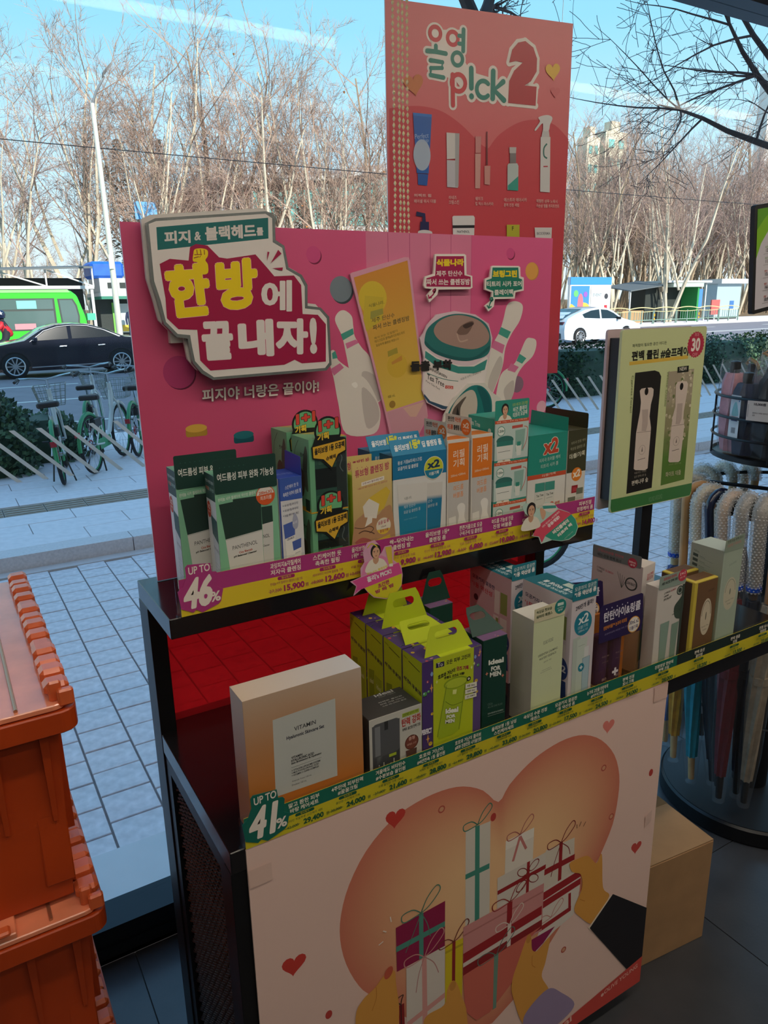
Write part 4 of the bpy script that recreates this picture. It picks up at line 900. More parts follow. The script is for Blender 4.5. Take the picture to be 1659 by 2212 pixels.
# ---------- upper shelf
def panthenol(label, x0, x1, y0, y1, z1, key):
    t = carton('cleanser_box', label, x0, x1, y0, y1, ZU, z1, 'dfe0e2', group='green and white cleanser boxes')
    w, h = t['w'], t['h']
    sheet(t, 'header_card', '173d36', rrect(0, w, h-.03, h+.026, .003), O=(0, -.0012, 0))
    H = Print(t, 'header_print', (0, -.0012, 0), (1,0,0), (0,0,1), w, h, PRINT); hz = lambda z: (z)/h
    H.tx('여드름성 피부 완화 기능성', .5, hz(h-.003), .90, hz(.0135), 'e3e6e0', .015)
    for k in range(6): H.ell(.10+.075*k, hz(h+.013), .009, '2d5a50', seg=8)
    H.done()
    P = Print(t, 'front_print', (0, 0, 0), (1,0,0), (0,0,1), w, h)
    P.rect(0, 0, 1, .97, '82bf9c'); 
    for k in range(9): P.poly([(0, k/9*.85), (.30-.030*k, k/9*.85), (.28-.030*k, (k+1)/9*.85), (0, (k+1)/9*.85)], ('cfe0d6', 'c0d8ca')[0] if k < 0 else '82bf9c')
    P.t('수분 진정 여드름 완화 클렌저', [(.04,.86),(.66,.875),(.04,.90)], 'c9542b', .02); P.line([(.04,.845),(.64,.86)], .0006, '4f8068')
    P.t('판테놀 시카 블레미쉬 약산성 클렌저', [(.04,.800),(.64,.820),(.04,.828)], 'dfe8df', .01)
    def tube(a, b, wtop, lab, cut):
        P.poly([(a,.80-.02),(b,.80),(b-.01,.53),(a+.06,.50)], '1f3a33'); P.rect(a+.22, .775, b, .805, '1f3a33')
        P.poly([(a+.06,.50),(b-.01,.53),(b-.02,.0),(a+.13,.0)], 'd9d8d4'); P.poly([(a+.06,.49),(b-.01,.52),(b-.01,.53),(a+.06,.50)], 'bfc2bd')
    P.poly([(.72,.71),(.90,.71),(.90,.58),(.72,.57)], '1f3a33'); P.poly([(.72,.57),(.90,.58),(.86,.0),(.70,.0)], 'cfcfcb'); P.t('NOL', [(.72,.455),(.83,.458),(.72,.485)], '4a4d4c', .01); P.t('Cleanser', [(.71,.385),(.82,.388),(.71,.402)], '4a4d4c', .02)
    tube(.05, .72, .2, '', 0)
    P.t('PANTHENOL', [(.21,.405),(.62,.422),(.21,.437)], '3c403f', .0); P.t('Cica Blemish', [(.31,.368),(.53,.376),(.31,.386)], 'b5523c', .03); P.t('pH Balanced Cleanser', [(.22,.338),(.60,.352),(.22,.358)], '2f3332', .04)
    for k, (a, b) in enumerate(((.21,.52),(.21,.50),(.22,.50),(.22,.42))): P.line([(a,.215-.025*k-.01),(b,.225-.025*k-.01)], .0005, '8b8e8c')
    P.t('Skin Soothing Solution', [(.22,.226),(.46,.234),(.22,.236)], '6a6e6c', .0); P.t('200 mL x 2', [(.20,.095),(.36,.10),(.20,.105)], '8b8e8c', .0)
    P.ell(.80, .80, .155, 'e1dcd4'); P.poly([(.80+.155*cos(radians(a)), .80+.155*w/h*sin(radians(a))) for a in range(178, 372, 8)], 'd85a26'); P.line([(.80+.15*cos(radians(a)), .80+.15*w/h*sin(radians(a))) for a in range(0, 361, 12)], .0014, 'd85a26')
    P.t('200mLX2', [(.69,.808),(.91,.815),(.69,.832)], 'c9501f', .03); P.t('최초더블', [(.71,.762),(.90,.768),(.71,.795)], 'f0e6da', .01)
    P.done()
    S = left(t); S.rect(0, .80, 1, 1, '2a4a44'); S.t('약산성 수분진정 클렌저', [(.08,.93),(.92,.925),(.08,.955)], 'cfd8d4', .01); S.t('여드름성 피부 완화', [(.08,.87),(.92,.865),(.08,.90)], '9dbdb4', .02); S.t('여드름', [(.08,.87),(.40,.868),(.08,.90)], 'c9542b', .02)
    S.ell(.24,.715,.20,'c8492a', ry=.066); S.t('X2', [(.12,.72),(.38,.716),(.12,.755)], 'ead9cf', .03); S.t('더블기획', [(.12,.69),(.36,.686),(.12,.708)], 'ead9cf', .01)
    S.poly([(.40,.68),(1,.65),(1,.47),(.44,.53)], '3c5d5c'); S.poly([(.44,.53),(1,.47),(1,.0),(.52,.0)], 'cfcfd3'); S.t('PANTHENOL', [(.50,.41),(1,.385),(.50,.435)], '6a6e72', .0)
    for k in range(5): S.line([(.52,.30-.03*k),(.86,.285-.03*k)], .0005, '9a9da1')
    S.t('판테놀 시카', [(.04,.075),(.40,.06),(.04,.10)], '3f6f66', .02); S.line([(0,.03),(.9,.01)], .0006, '9a9da1'); S.done()
    U = top(t); U.rect(0,0,1,1,'7fbf9f'); U.done(); return t
panthenol('green cleanser box with dark header card, half hidden behind its twin, at the left end', .313, .420, 1.190, 1.238, 1.343, 'pana')
panthenol('frontmost green cleanser box with dark header card and orange double badge', .360, .468, 1.135, 1.182, 1.339, 'panb')

t = carton('peeling_gel_box', 'narrow blue and white box between green cleanser box and yellow-banded stack', .4705, .514, 1.135, 1.205, ZU, 1.320, 'd9dade')
sheet(t, 'side_flap', '2b4aa8', [(0,0),(.070,0),(.068,.034),(.004,.036)], O=(t['w'], t['d'], t['h']-.001), u=(0,-1,0))
P = front(t); P.rect(0,.80,1,1,'3a5cb0'); P.rect(0,0,.06,1,'26408f'); P.t('스킨케어 한 듯', [(.28,.895),(.86,.915),(.28,.93)], 'dfe3ee', .01); P.t('촉촉한 아쿠아 필링 젤', [(.18,.83),(.95,.855),(.18,.868)], 'dfe3ee', .02)
for k, s_ in enumerate(('1회 사용 각질, 피부 결 개선','1회 사용 각질, 피부 광 개선','보습 케어 99% 개선')): P.ell(.16,.755-.045*k,.02,'7a86a8'); P.t(s_, [(.22,.742-.045*k),(.80,.756-.045*k),(.22,.765-.045*k)], '5a6078', .01)
P.poly([(.12,.585),(.62,.61),(.60,.48),(.16,.455)], '4a63b0'); P.poly([(.16,.455),(.60,.48),(.58,.0),(.24,.0)], 'eceae8'); P.t('CERAMIDE', [(.24,.435),(.56,.45),(.24,.455)], '4a5068', .02)
P.poly([(.46,.42),(.86,.44),(.84,.355),(.50,.335)], '4a63b0'); P.poly([(.50,.335),(.84,.355),(.82,.0),(.56,.0)], 'eeecea'); P.t('CERAMIDE', [(.56,.30),(.80,.312),(.56,.312)], '6a7088', .0); P.blob([(.62,.68),(.76,.62),(.74,.55),(.62,.53),(.52,.56),(.52,.61)], 'a9aec4'); P.t('4D 수분', [(.54,.575),(.72,.585),(.54,.60)], 'eef0f6', .0)
for k in range(4): P.line([(.26,.28-.03*k),(.52,.29-.03*k)], .0004, '8a90a4')
P.done(); U = top(t); U.rect(0,0,1,1,'2f54b6'); U.t('세라마이드 아쿠아 필링젤', [(.1,.35),(.9,.35),(.1,.55)], '9db2e6', .0); U.done()

def porebox(label, x0, x1, y0, y1, z0, z1, tab=True, seen='jar'):
    t = carton('pore_pack_box', label, x0, x1, y0, y1, z0, z1, '6fae86', group='stacked green pore pack boxes')
    w, h, d = t['w'], t['h'], t['d']
    # clear window with the dark jar inside
    P = front(t); P.rect(.14, .02, .985, .86, '0f1a1c'); P.rect(.14,.60,.80,.80,'2f5a4e'); P.rect(.14,.02,.80,.32,'2f5a4e' if seen == 'jar' else '12201f')
    for k in range(7): P.line([(.24,.78-.02*k),(.74,.785-.02*k)], .0004, '7fae98')
    P.rect(.70,.02,.985,.86,'2c3838'); P.curve([(.76,.80),(.86,.72),(.80,.60),(.88,.52)], .0016, '6f7d7c'); P.rect(.965,.02,.985,.86,'52605f')
    if seen == 'jar': P.t('REAL SHREK PACK', [(.15,.14),(.78,.17),(.15,.24)], '3f7a58', .04)
    else: P.rect(.14,.10,.80,.46,'3f8560'); P.t('REAL SHREK PACK', [(.15,.26),(.78,.29),(.15,.40)], '16332a', .05); P.t('모공토닝 + 피지흡착', [(.30,.165),(.62,.175),(.30,.20)], 'd9b13a', .0)
    P.rect(0,0,.985,.02,'d3a52d'); P.done()
    S = left(t); S.rect(0,0,1,1,'6fae86'); S.rect(0,-.0,1,.06,'d3a52d'); S.curve([(.08,.55),(.18,.80),(.42,.96)], .0014, '2c4f3c'); S.t('쨘-뻔', [(.50,.745),(.72,.742),(.50,.80)], '24352b', .02)
    S.blob([(.62,.62),(.80,.90),(.92,.80),(.86,.55),(.88,.30),(.70,.35)], '4a5a48'); S.blob([(.26,.30),(.34,.52),(.55,.58),(.72,.45),(.60,.22),(.38,.20)], '4b4a36'); S.rect(.70,.02,.95,.18,'14302a'); S.done()
    U = top(t)
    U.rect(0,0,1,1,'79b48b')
    for k in range(9): U.poly([(1,.0),(1-.1*k, 1),(1-.1*k-.05,1)], 'd9ae36')
    U.rect(.62,.0,1,1,'d9ae36'); U.done()
    GLS = clear('clear_carton_window', (.97,.98,.98,1), gloss=.9)
    MB().box(.14*w, .985*w, -.0012, -.0010, .02*h, .86*h).build('clear_window', GLS, t)
    if tab:
        r = .026; pts = [(w*.50+r*cos(radians(a))*1.0, h+.012+r*sin(radians(a))) for a in range(-28, 210, 12)]
        out = pts + [(.10*w, h-.010), (.06*w, h-.014), (.08*w, h-.034), (.30*w, h-.038), (.56*w, h-.056), (.74*w, h-.034), (.97*w, h-.026), (.97*w, h-.003), (.90*w, h-.001)]
        sheet(t, 'promo_tab', '14191a', out, th=.0008, O=(0, -.0022, 0))
        Q = Print(t, 'promo_print', (0,-.0022,0), (1,0,0), (0,0,1), w, h, PRINT)
        Q.poly([(.50+(r-.0035)/w*cos(radians(a)), (h+.012+(r-.0035)*sin(radians(a)))/h) for a in range(-20, 202, 12)], '6db884')
        Q.t('1+1', [(.26,(h+.012)/h),(.78,(h+.016)/h),(.26,(h+.031)/h)], 'd8483a', .06, out='1a1416', outw=.035); Q.t('기획', [(.22,(h-.004)/h),(.52,(h-.001)/h),(.22,(h+.009)/h)], 'e3c03c', .05, out='1a1a16', outw=.035)
        Q.poly([(.09,(h-.013)/h),(.94,(h-.005)/h),(.94,(h-.024)/h),(.74,(h-.030)/h),(.57,(h-.052)/h),(.36,(h-.036)/h),(.10,(h-.032)/h)], 'dcae33')
        Q.t('올리브영 1등 모공팩', [(.13,(h-.0275)/h),(.92,(h-.019)/h),(.13,(h-.016)/h)], '2a2118', .05); Q.t('슈렉팩', [(.42,(h-.040)/h),(.68,(h-.037)/h),(.42,(h-.032)/h)], '2a2118', .04); Q.done()
    return t
porebox('green pore pack box at the bottom of the front stack with round 1+1 tab', .530, .604, 1.135, 1.205, ZU, 1.2485, True, 'b')
porebox('green pore pack box on top of the front stack with round 1+1 tab', .530, .604, 1.135, 1.205, 1.249, 1.380)
porebox('green pore pack box at the bottom of the rear stack, mostly hidden', .524, .598, 1.213, 1.283, ZU, 1.2505, False)
porebox('green pore pack box on top of the rear stack with 1+1 tab peeking over', .524, .598, 1.213, 1.283, 1.251, 1.383)

def balm(label, x0, x1, y0, y1, z1, full):
    t = carton('cleansing_balm_box', label, x0, x1, y0, y1, ZU, z1-.022, 'b9c23a', group='cream-coloured cleansing balm boxes')
    w, h = t['w'], z1-ZU
    sheet(t, 'front_card', 'd9bf86', rrect(0, w, 0, h, .003), O=(0,-.0012,0), th=.0008)
    P = Print(t, 'front_print', (0,-.0012,0), (1,0,0), (0,0,1), w, h)
    P.grad([(0,0),(1,0),(1,1),(0,1)], lambda x, y: tuple(c('a98a62')[i]*(1-y)+c('e0c67e')[i]*y for i in range(3))+(1,), 1, 8)
    P.t('튜브형 클렌징 밤', [(.07,.865),(.93,.905),(.07,.935)], 'b8455f', .03)
    for k in range(3): P.ell(.13+.115*k, .955, .010, 'b8455f', seg=8)
    P.poly([(.22,.785),(.80,.815),(.80,.85),(.22,.82)], 'ece4d8'); P.t('오염 NO! 흘러내림 NO!', [(.25,.795),(.77,.822),(.25,.815)], '7a4a50', .01); P.t('식물나라 제주 탄산수 짜서 쓰는 클렌징밤', [(.12,.755),(.88,.79),(.12,.772)], 'b8455f', .0)
    if full:
        P.blob([(.0,.42),(.20,.52),(.42,.55),(.62,.50),(.80,.56),(.9999,.52),(.9999,.001),(.0,.001)], 'b98d68'); P.poly([(.35,.66),(.85,.75),(.95,.70),(.78,.55),(.40,.50)], 'd9b93e'); P.poly([(.24,.60),(.40,.665),(.66,.60),(.58,.47),(.28,.50)], 'e3ddd0'); P.poly([(.36,.50),(.48,.50),(.46,.44),(.28,.41)], 'e8e2d6')
        P.curve([(.02,.42),(.22,.40),(.40,.41),(.50,.38),(.40,.345)], .0012, '3a2420'); P.curve([(.12,.36),(.26,.375),(.44,.35),(.52,.33)], .002, '5a3a30'); P.blob([(.02,.28),(.20,.315),(.42,.28),(.38,.245),(.18,.25)], 'b05a58')
        P.t('초간편 올리브영 모두 OK!', [(.08,.17),(.54,.19),(.08,.195)], 'd9cdbc', .01)
        P.ell(.76,.39,.19,'e6ddca'); P.poly([(.76+.185*cos(radians(a)), .385+.185*w/h*sin(radians(a))) for a in range(200, 341, 10)], 'e3c23f'); P.t('모공 딥 폼', [(.62,.40),(.90,.42),(.62,.435)], 'b8455f', .03); P.t('15ml', [(.70,.375),(.82,.38),(.70,.39)], '6a4a48', .01); P.t('증정기획', [(.66,.325),(.88,.335),(.66,.355)], 'a5404f', .02)
        P.poly([(.60,.27),(.93,.30),(.92,.0),(.66,.0)], 'd9b93e'); P.t('제주 탄산수', [(.66,.13),(.84,.14),(.66,.15)], '6a5a20', .0); P.poly([(.46,.06),(.72,.075),(.70,.0),(.48,.0)], 'e8e6e2'); P.ell(.60,.095,.05,'c04a58'); P.tx('+', .60, .095, None, .03, 'f0e6e0', .05)
    P.done(); return t
balm('cream balm box with sleeping face print, standing before its twin', .613, .696, 1.136, 1.165, 1.329, True)
balm('cream balm box behind its twin, only the yellow top edge showing', .607, .682, 1.185, 1.214, 1.331, False)

def pore_foam(label, x0, x1, y0, y1, z1):
    t = carton('pore_foam_box', label, x0, x1, y0, y1, ZU, z1, 'dcdcda', group='blue and white pore foam boxes')
    w, h = t['w'], t['h']
    P = front(t); P.rect(0,.785,1,1,'1676a5'); P.t('풍성 거품&미세스크럽', [(.09,.915),(.53,.930),(.09,.950)], 'e3e8ea', .01); P.t('모공까지 딥 클렌징', [(.09,.862),(.46,.875),(.09,.897)], 'e3e8ea', .02)
    P.grad([(.13,.0),(.60,.0),(.63,.72),(.08,.735)], lambda x, y: '1d84ab' if y < .76 else 'dad8d4', 1, 18); P.grad([(.62,.0),(.86,.0),(.93,.70),(.63,.71)], lambda x, y: '1877a0' if y < .80 else 'd2d0cc', 1, 18)
    P.t('식물나라.', [(.20,.585),(.34,.590),(.20,.612)], '4a4f50', .0); P.t('제주 탄산수', [(.19,.505),(.41,.513),(.19,.535)], 'd3dee2', .0); P.t('모공 딥 클렌징 폼', [(.19,.455),(.50,.468),(.19,.485)], 'd3dee2', .0); P.t('산수', [(.64,.52),(.73,.523),(.64,.55)], 'cfdade', .0); P.t('클렌징 폼', [(.64,.475),(.83,.482),(.64,.503)], 'cfdade', .0)
    P.t('모공과 각질을 한번에', [(.19,.395),(.43,.40),(.19,.408)], '8fc0d2', .0); P.t('식물나라', [(.24,.04),(.36,.043),(.24,.06)], 'b9d6e0', .0)
    P.ell(.755,.845,.185,'e8e2c8'); P.ell(.755,.845,.175,'c9cf32'); P.poly([(.755+.175*cos(radians(a)), .845+.175*w/h*sin(radians(a))) for a in range(188, 353, 9)], '1a7fa3'); P.t('x2', [(.63,.84),(.87,.848),(.63,.915)], '17395c', .05); P.t('더블기획', [(.665,.775),(.85,.783),(.665,.808)], 'eef0ea', .02); P.done()
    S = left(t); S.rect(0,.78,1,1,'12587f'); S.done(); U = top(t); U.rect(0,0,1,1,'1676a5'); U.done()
    hd = MB().prism([(0,0),(w,0),(w-.002,.030),(-.002,.030)], (0,.0005,h), (1,0,0), Vector((0,.38,.92)).normalized(), .0008).build('header_card', card('1b87b4'), t)
    vv = Vector((0,.38,.92)).normalized(); Q = Print(t, 'header_print', (0,.0005,h), (1,0,0), vv, w, .03)
    Q.t('올리브영', [(.06,.26),(.33,.30),(.06,.66)], 'e6ecee', .04); Q.t('1등*', [(.35,.28),(.55,.32),(.35,.86)], 'd8d83a', .05); Q.t('딥 클렌징 폼', [(.57,.32),(.94,.36),(.57,.72)], 'e6ecee', .04); Q.done(); return t
pore_foam('blue and white pore foam box with leaning blue header, frontmost of two', .699, .8205, 1.136, 1.183, 1.331)
pore_foam('blue and white pore foam box hidden behind the front one, header peeking out', .688, .8080, 1.200, 1.247, 1.331)

def bubble(label, x0, x1, y0, y1, z1):
    t = carton('bubble_foam_box', label, x0, x1, y0, y1, ZU, z1, 'ddd9d3', group='orange and white bubble foam boxes')
    w, h, d = t['w'], t['h'], t['d']
    P = front(t); P.rect(.04,.63,.97,.975,'e27a20'); P.t('리필', [(.27,.835),(.77,.845),(.27,.905)], 'efe4d6', .01); P.t('기획', [(.27,.755),(.77,.765),(.27,.825)], 'efe4d6', .01); P.t('200mL+200mL', [(.16,.675),(.84,.685),(.16,.695)], 'efd9c2', .01)
    P.rect(.04,.0,.97,.63,'c5c2bf'); P.t('여드름', [(.28,.545),(.74,.555),(.28,.595)], 'e08a44', .01); P.t('버블폼', [(.28,.48),(.74,.49),(.28,.53)], 'e08a44', .01)
    for k in range(3): P.ell(.33+.17*k, .617, .014, 'e08a44', seg=8)
    P.poly([(.08,.31),(.40,.32),(.42,.24),(.08,.24)], 'e2e0dc'); P.poly([(.07,.24),(.42,.24),(.42,.215),(.07,.21)], '7d938a'); P.poly([(.06,.21),(.43,.215),(.41,.0),(.06,.0)], 'c2cabd')
    P.blob([(.46,.40),(.64,.43),(.82,.40),(.80,.30),(.88,.22),(.50,.22),(.54,.32)], 'e9e6e2'); P.rect(.44,.185,.90,.215,'82978d'); P.poly([(.43,.19),(.91,.195),(.88,.0),(.46,.0)], 'cdd3c8'); P.poly([(.50,.12),(.84,.12),(.84,.02),(.50,.02)], 'dfe1da')
    for k in range(3): P.line([(.12,.15-.02*k),(.34,.155-.02*k)], .0006, '3f4a44'); P.line([(.54,.10-.02*k),(.78,.105-.02*k)], .0007, '2f3a34')
    P.done(); U = top(t); U.rect(0,0,1,1,'e0d8cf'); U.rect(.05,.05,.97,.5,'dd7d2c'); U.ell(.5,.6,.2,'e9e0d6'); U.done(); S = left(t); S.rect(0,.0,1,.985,'cfcac4'); S.rect(0,.0,1,.3,'d6d2cc'); S.done()
    sheet(t, 'header_card', 'd3d6cf', rrect(0, d*1.0, -.01, .035, .003), O=(-.0012, d, h), u=(0,-1,0))
    Q = Print(t, 'header_print', (-.0012, d, h), (0,-1,0), (0,0,1), d, .035); Q.t('편안한', [(.10,.58),(.36,.60),(.10,.86)], '3f4a4a', .03); Q.t('약산성', [(.38,.60),(.60,.62),(.38,.88)], 'd8632a', .03); Q.t('여드름', [(.08,.10),(.30,.12),(.08,.40)], 'd8632a', .04); Q.t('클렌징 폼', [(.33,.12),(.66,.16),(.33,.42)], '2f3a3a', .04)
    Q.ell(.80,.42,.185,'df7420'); Q.t('x2', [(.69,.36),(.92,.36),(.69,.68)], 'f2e8da', .05); Q.t('더블기획', [(.71,.16),(.90,.16),(.71,.28)], 'f2d9be', .0); Q.done(); return t
bubble('orange and white bubble foam box touching the blue pore foam box', .8225, .876, 1.136, 1.213, 1.347)
bubble('orange and white bubble foam box touching the stacked mint boxes', .881, .934, 1.136, 1.222, 1.351)

def clay(label, k):
    z0 = ZU + .0852*k; t = carton('clay_pack_box', label, .9385, 1.0265, 1.137, 1.222, z0, z0+.0846, 'b5c9c6', group='three stacked mint clay pack boxes')
    w, h, d = t['w'], t['h'], t['d']; up_ = .036
    S = left(t); S.rect(0,.55,1,1,'2a9b8d'); S.t('Tea Tree', [(.06,.78),(.46,.74),(.06,.90)], 'cfe2dc', .01); S.ell(.82,.70,.06,'cfe2dc'); S.done()
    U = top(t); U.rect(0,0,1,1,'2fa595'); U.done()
    sheet(t, 'header_card', '2f9686', rrect(0, w, h-.004, h+up_, .003), O=(0,-.0012,0))
    P = Print(t, 'front_print', (0,-.0012,0), (1,0,0), (0,0,1), w, h); Z = lambda z: z/h
    P.t('더마 에디터 공동개발', [(.50,Z(h+.021)),(.95,Z(h+.024)),(.50,Z(h+.028))], 'c4cf5a', .0); P.t('비건 클레이', [(.52,Z(h+.010)),(.93,Z(h+.013)),(.52,Z(h+.020))], 'e6ece6', .02); P.t('티트리 모공팩', [(.52,Z(h-.001)),(.94,Z(h+.003)),(.52,Z(h+.009))], 'e6ece6', .02)
    portrait(P, .28, Z(h+.016), .22)
    P.rect(0,.88,1,.955,'d0562f'); P.t('정품 120g + 증정 25g 기획세트', [(.05,.895),(.95,.91),(.05,.935)], 'ecd9c8', .0)
    P.rect(0,.0,1,.88,'c2d4cf'); P.ell(.18,.70,.115,'2f8f7c'); P.ell(.18,.70,.10,'e4eae4'); P.t('120g', [(.10,.66),(.27,.665),(.10,.73)], '2a5f54', .03); P.poly([(.50,.80),(.82,.81),(.82,.74),(.50,.73)], 'c9564a')
    P.blob([(.06,.44),(.10,.54),(.30,.58),(.50,.54),(.54,.44),(.30,.38)], '2f6f68'); P.poly([(.06,.45),(.54,.45),(.54,.34),(.06,.34)], '2f7d73'); P.poly([(.05,.34),(.55,.34),(.52,.02),(.08,.02)], 'e2e4de'); P.line([(.10,.20),(.46,.21)], .0008, '3a4a46')
    P.poly([(.60,.68),(.90,.70),(.86,.16),(.62,.16)], '8fb5aa'); P.curve([(.86,.76),(.97,.70),(.94,.40),(.84,.20)], .0014, 'c9564a'); P.poly([(.62,.32),(.80,.32),(.78,.06),(.66,.06)], 'dfe4de'); P.rect(.66,.30,.77,.40,'2f8f7c'); P.done(); return t
clay('mint clay pack box at the bottom of the stack of three', 0); clay('mint clay pack box in the middle of the stack of three', 1); clay('mint clay pack box on top of the stack of three, teal lid showing', 2)

t = carton('cica_foam_box', 'teal and white double pack box with raised teal side flap', 1.030, 1.139, 1.137, 1.255, ZU, 1.334, 'dcdad5')
w, h, d = t['w'], t['h'], t['d']
sheet(t, 'side_flap', '1f9284', [(0,0),(d,0),(d,.030),(.003,.034)], O=(w, d, h-.001), u=(0,-1,0))
P = front(t); P.rect(0,.60,1,1,'1f8f80'); P.rect(.0,.555,1,.60,'c9502f'); P.t('x2', [(.38,.79),(.77,.80),(.38,.95)], 'c4472c', .05, out='ece4d6', outw=.03); P.t('저자극 트러블 케어', [(.28,.715),(.82,.735),(.28,.755)], 'cfe0d8', .0); P.t('티트리 시카 폼', [(.33,.655),(.78,.67),(.33,.695)], 'cfe0d8', .0); P.t('더/블/기/획', [(.37,.566),(.72,.578),(.37,.592)], 'ecd6c8', .01)
for x in (.20, .46): P.rect(x,.08,x+.25,.50,'d3d4cf'); P.rect(x,.42,x+.25,.51,'3f9285'); P.rect(x,.02,x+.25,.10,'3f9285'); P.t('Tea Tree', [(x+.04,.365),(x+.22,.372),(x+.04,.39)], '3a4442', .02); P.line([(x+.04,.34),(x+.2,.345)], .0008, '7a8482')
P.ell(.72,.16,.155,'b9bcba'); P.ell(.72,.16,.14,'a9adab'); [P.line([(.72,.16),(.72+.13*cos(a*.7), .16+.07*sin(a*.7))], .0006, '8d9290') for a in range(9)]; P.ell(.65,.265,.06,'cf5a45'); P.tx('+', .65, .265, None, .03, 'f0e2d8', .05); P.t('증정', [(.73,.255),(.86,.262),(.73,.285)], 'cf5a45', .03); P.done()
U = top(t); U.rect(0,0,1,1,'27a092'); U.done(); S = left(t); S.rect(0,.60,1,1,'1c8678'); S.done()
t = carton('calming_foam_box', 'dark olive and white double pack box at the right end of upper shelf', 1.1415, 1.198, 1.137, 1.270, ZU, 1.334, 'd9d6d0')
w, h, d = t['w'], t['h'], t['d']
sheet(t, 'side_flap', '36351f', rrect(0, d, 0, .034, .004), O=(w, d, h-.001), u=(0,-1,0))
P = front(t); P.rect(0,.56,1,1,'3d3d26'); P.t('저자극 진정 케어', [(.16,.85),(.92,.875),(.16,.88)], 'a9a88e', .0); P.t('약산성 클렌징 폼', [(.14,.79),(.90,.815),(.14,.822)], 'a9a88e', .0); P.t('더/블/기/획', [(.10,.70),(.90,.725),(.10,.755)], 'cfcdb8', .03)
P.ell(.53,.535,.27,'e0801f'); P.t('x2', [(.33,.50),(.72,.51),(.33,.58)], 'efe2ce', .05); P.rect(.30,.34,.62,.42,'98202c'); P.rect(.36,.355,.56,.40,'b53a44'); P.poly([(.12,.30),(.52,.305),(.50,.0),(.16,.0)], 'cfcdc6'); P.rect(.12,.23,.52,.30,'6c7263'); P.poly([(.56,.38),(.92,.385),(.86,.0),(.56,.0)], 'c5c3bc'); P.rect(.56,.32,.91,.385,'6c7263'); P.t('Calming', [(.18,.175),(.46,.18),(.18,.195)], '3a3c36', .02); P.done()
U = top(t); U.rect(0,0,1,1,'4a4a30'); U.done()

# ---------- lower shelf
ORG = printmat('pearl_printed_card', .30)
t = carton('skincare_gift_box', 'large shimmering orange gift box with pale label at the left end', .302, .494, .905, .957, ZL, 1.064, 'c9a27c', rough=.3)
def shim(y): 
    k = [(0,'c9701f'),(.25,'c87a35'),(.55,'c0895a'),(.85,'c4a58a'),(1,'c9b6a4')]
    for (a, ca), (b_, cb) in zip(k, k[1:]):
        if y <= b_: f = (y-a)/(b_-a); A, B = c(ca), c(cb); return tuple(A[i]*(1-f)+B[i]*f for i in range(3))+(1,)
    return c(k[-1][1])
P = front(t); P.mat = ORG
P.grad([(0,0),(1,0),(1,1),(0,1)], lambda x, y: shim(min(1, y*.9+.25*max(0, x-.5))), 6, 12)
P.poly([(.226,.811),(.760,.827),(.753,.236),(.211,.247)], 'c3c6c1')
P.t('VITAMIN', [(.396,.683),(.582,.686),(.397,.714)], '2a2c30', .01); P.t('Hyaluronic Skincare Set', [(.328,.629),(.652,.631),(.330,.662)], '22273a', .03)
P.t('VITAMIN', [(.358,.486),(.453,.486),(.359,.504)], '33363a', .03); P.t('HYALURONIC ACID', [(.356,.463),(.553,.465),(.357,.482)], '33363a', .03); P.t('Skin Brightening & Hydrating', [(.355,.442),(.618,.445),(.356,.460)], '33363a', .03); P.line([(.354,.423),(.618,.423)], .0004, '33363a')
P.t('+ VITA-ION LIPOSOME SYSTEM', [(.355,.393),(.604,.395),(.355,.407)], '44474a', .02); P.t('+ MULTI HYALURONIC ACID', [(.353,.375),(.590,.377),(.354,.388)], '44474a', .02); P.t('+ VITAMIN 11 SUPER COMPLEX', [(.352,.356),(.591,.357),(.353,.369)], '44474a', .02); P.t('Ampoule Toner 150 mL', [(.352,.312),(.523,.309),(.353,.326)], '55585a', .0); P.t('Emulsion 150 mL', [(.350,.286),(.478,.283),(.351,.299)], '55585a', .0); P.done()
S = left(t); S.mat = ORG; S.grad([(0,0),(1,0),(1,1),(0,1)], lambda x, y: shim(y*.85), 1, 10); S.done(); U = top(t); U.mat = ORG; U.grad([(0,0),(1,0),(1,1),(0,1)], lambda x, y: tuple(c('d9bfa4')[i]*(1-x)+c('cfd0d2')[i]*x for i in range(3))+(1,), 6, 1); U.done()

t = carton('grooming_cream_box', 'small charcoal box with silver pump bottle print beside the orange box', .506, .606, .906, .972, ZL, .966, '3a3b3d')
sheet(t, 'front_card', 'c9c8c0', [(0,0),(t['w'],0),(t['w'],t['h']),(0,t['h'])], O=(0,-.0008,0))
P = front(t, dy=.0008); P.rect(0,0,1,1,'c4c3bb'); P.grad([(.05,.0),(.57,.0),(.57,.90),(.05,.90)], lambda x, y: ('6d7074' if .15 < x < .35 else ('4a4c50' if x < .7 else '3b3d40')) if y > .48 else '3f4144', 8, 8); P.poly(P.rr(.05,.45,.57,.92,.008), '55575b'); P.rect(.10,.47,.20,.88,'7d8085'); P.rect(.28,.80,.35,.92,'2a2c2e'); P.rect(.36,.40,.50,.44,'a9bd35')
P.t('ideal', [(.16,.20),(.46,.215),(.16,.35)], 'c9cbca', .0); P.t('FOR MEN', [(.17,.12),(.46,.13),(.17,.16)], '8f9194', .01)
P.rect(.62,.89,.95,.945,'9fb53a'); P.t('건조해진 남자의 피부', [(.64,.90),(.93,.905),(.64,.935)], '2f3a18', .01); P.t('탄력 강화', [(.61,.755),(.985,.765),(.61,.87)], 'b5382d', .03); P.t('퍼펙트 올인원 탄력 크림', [(.62,.69),(.97,.70),(.62,.735)], '3a3a38', .02)
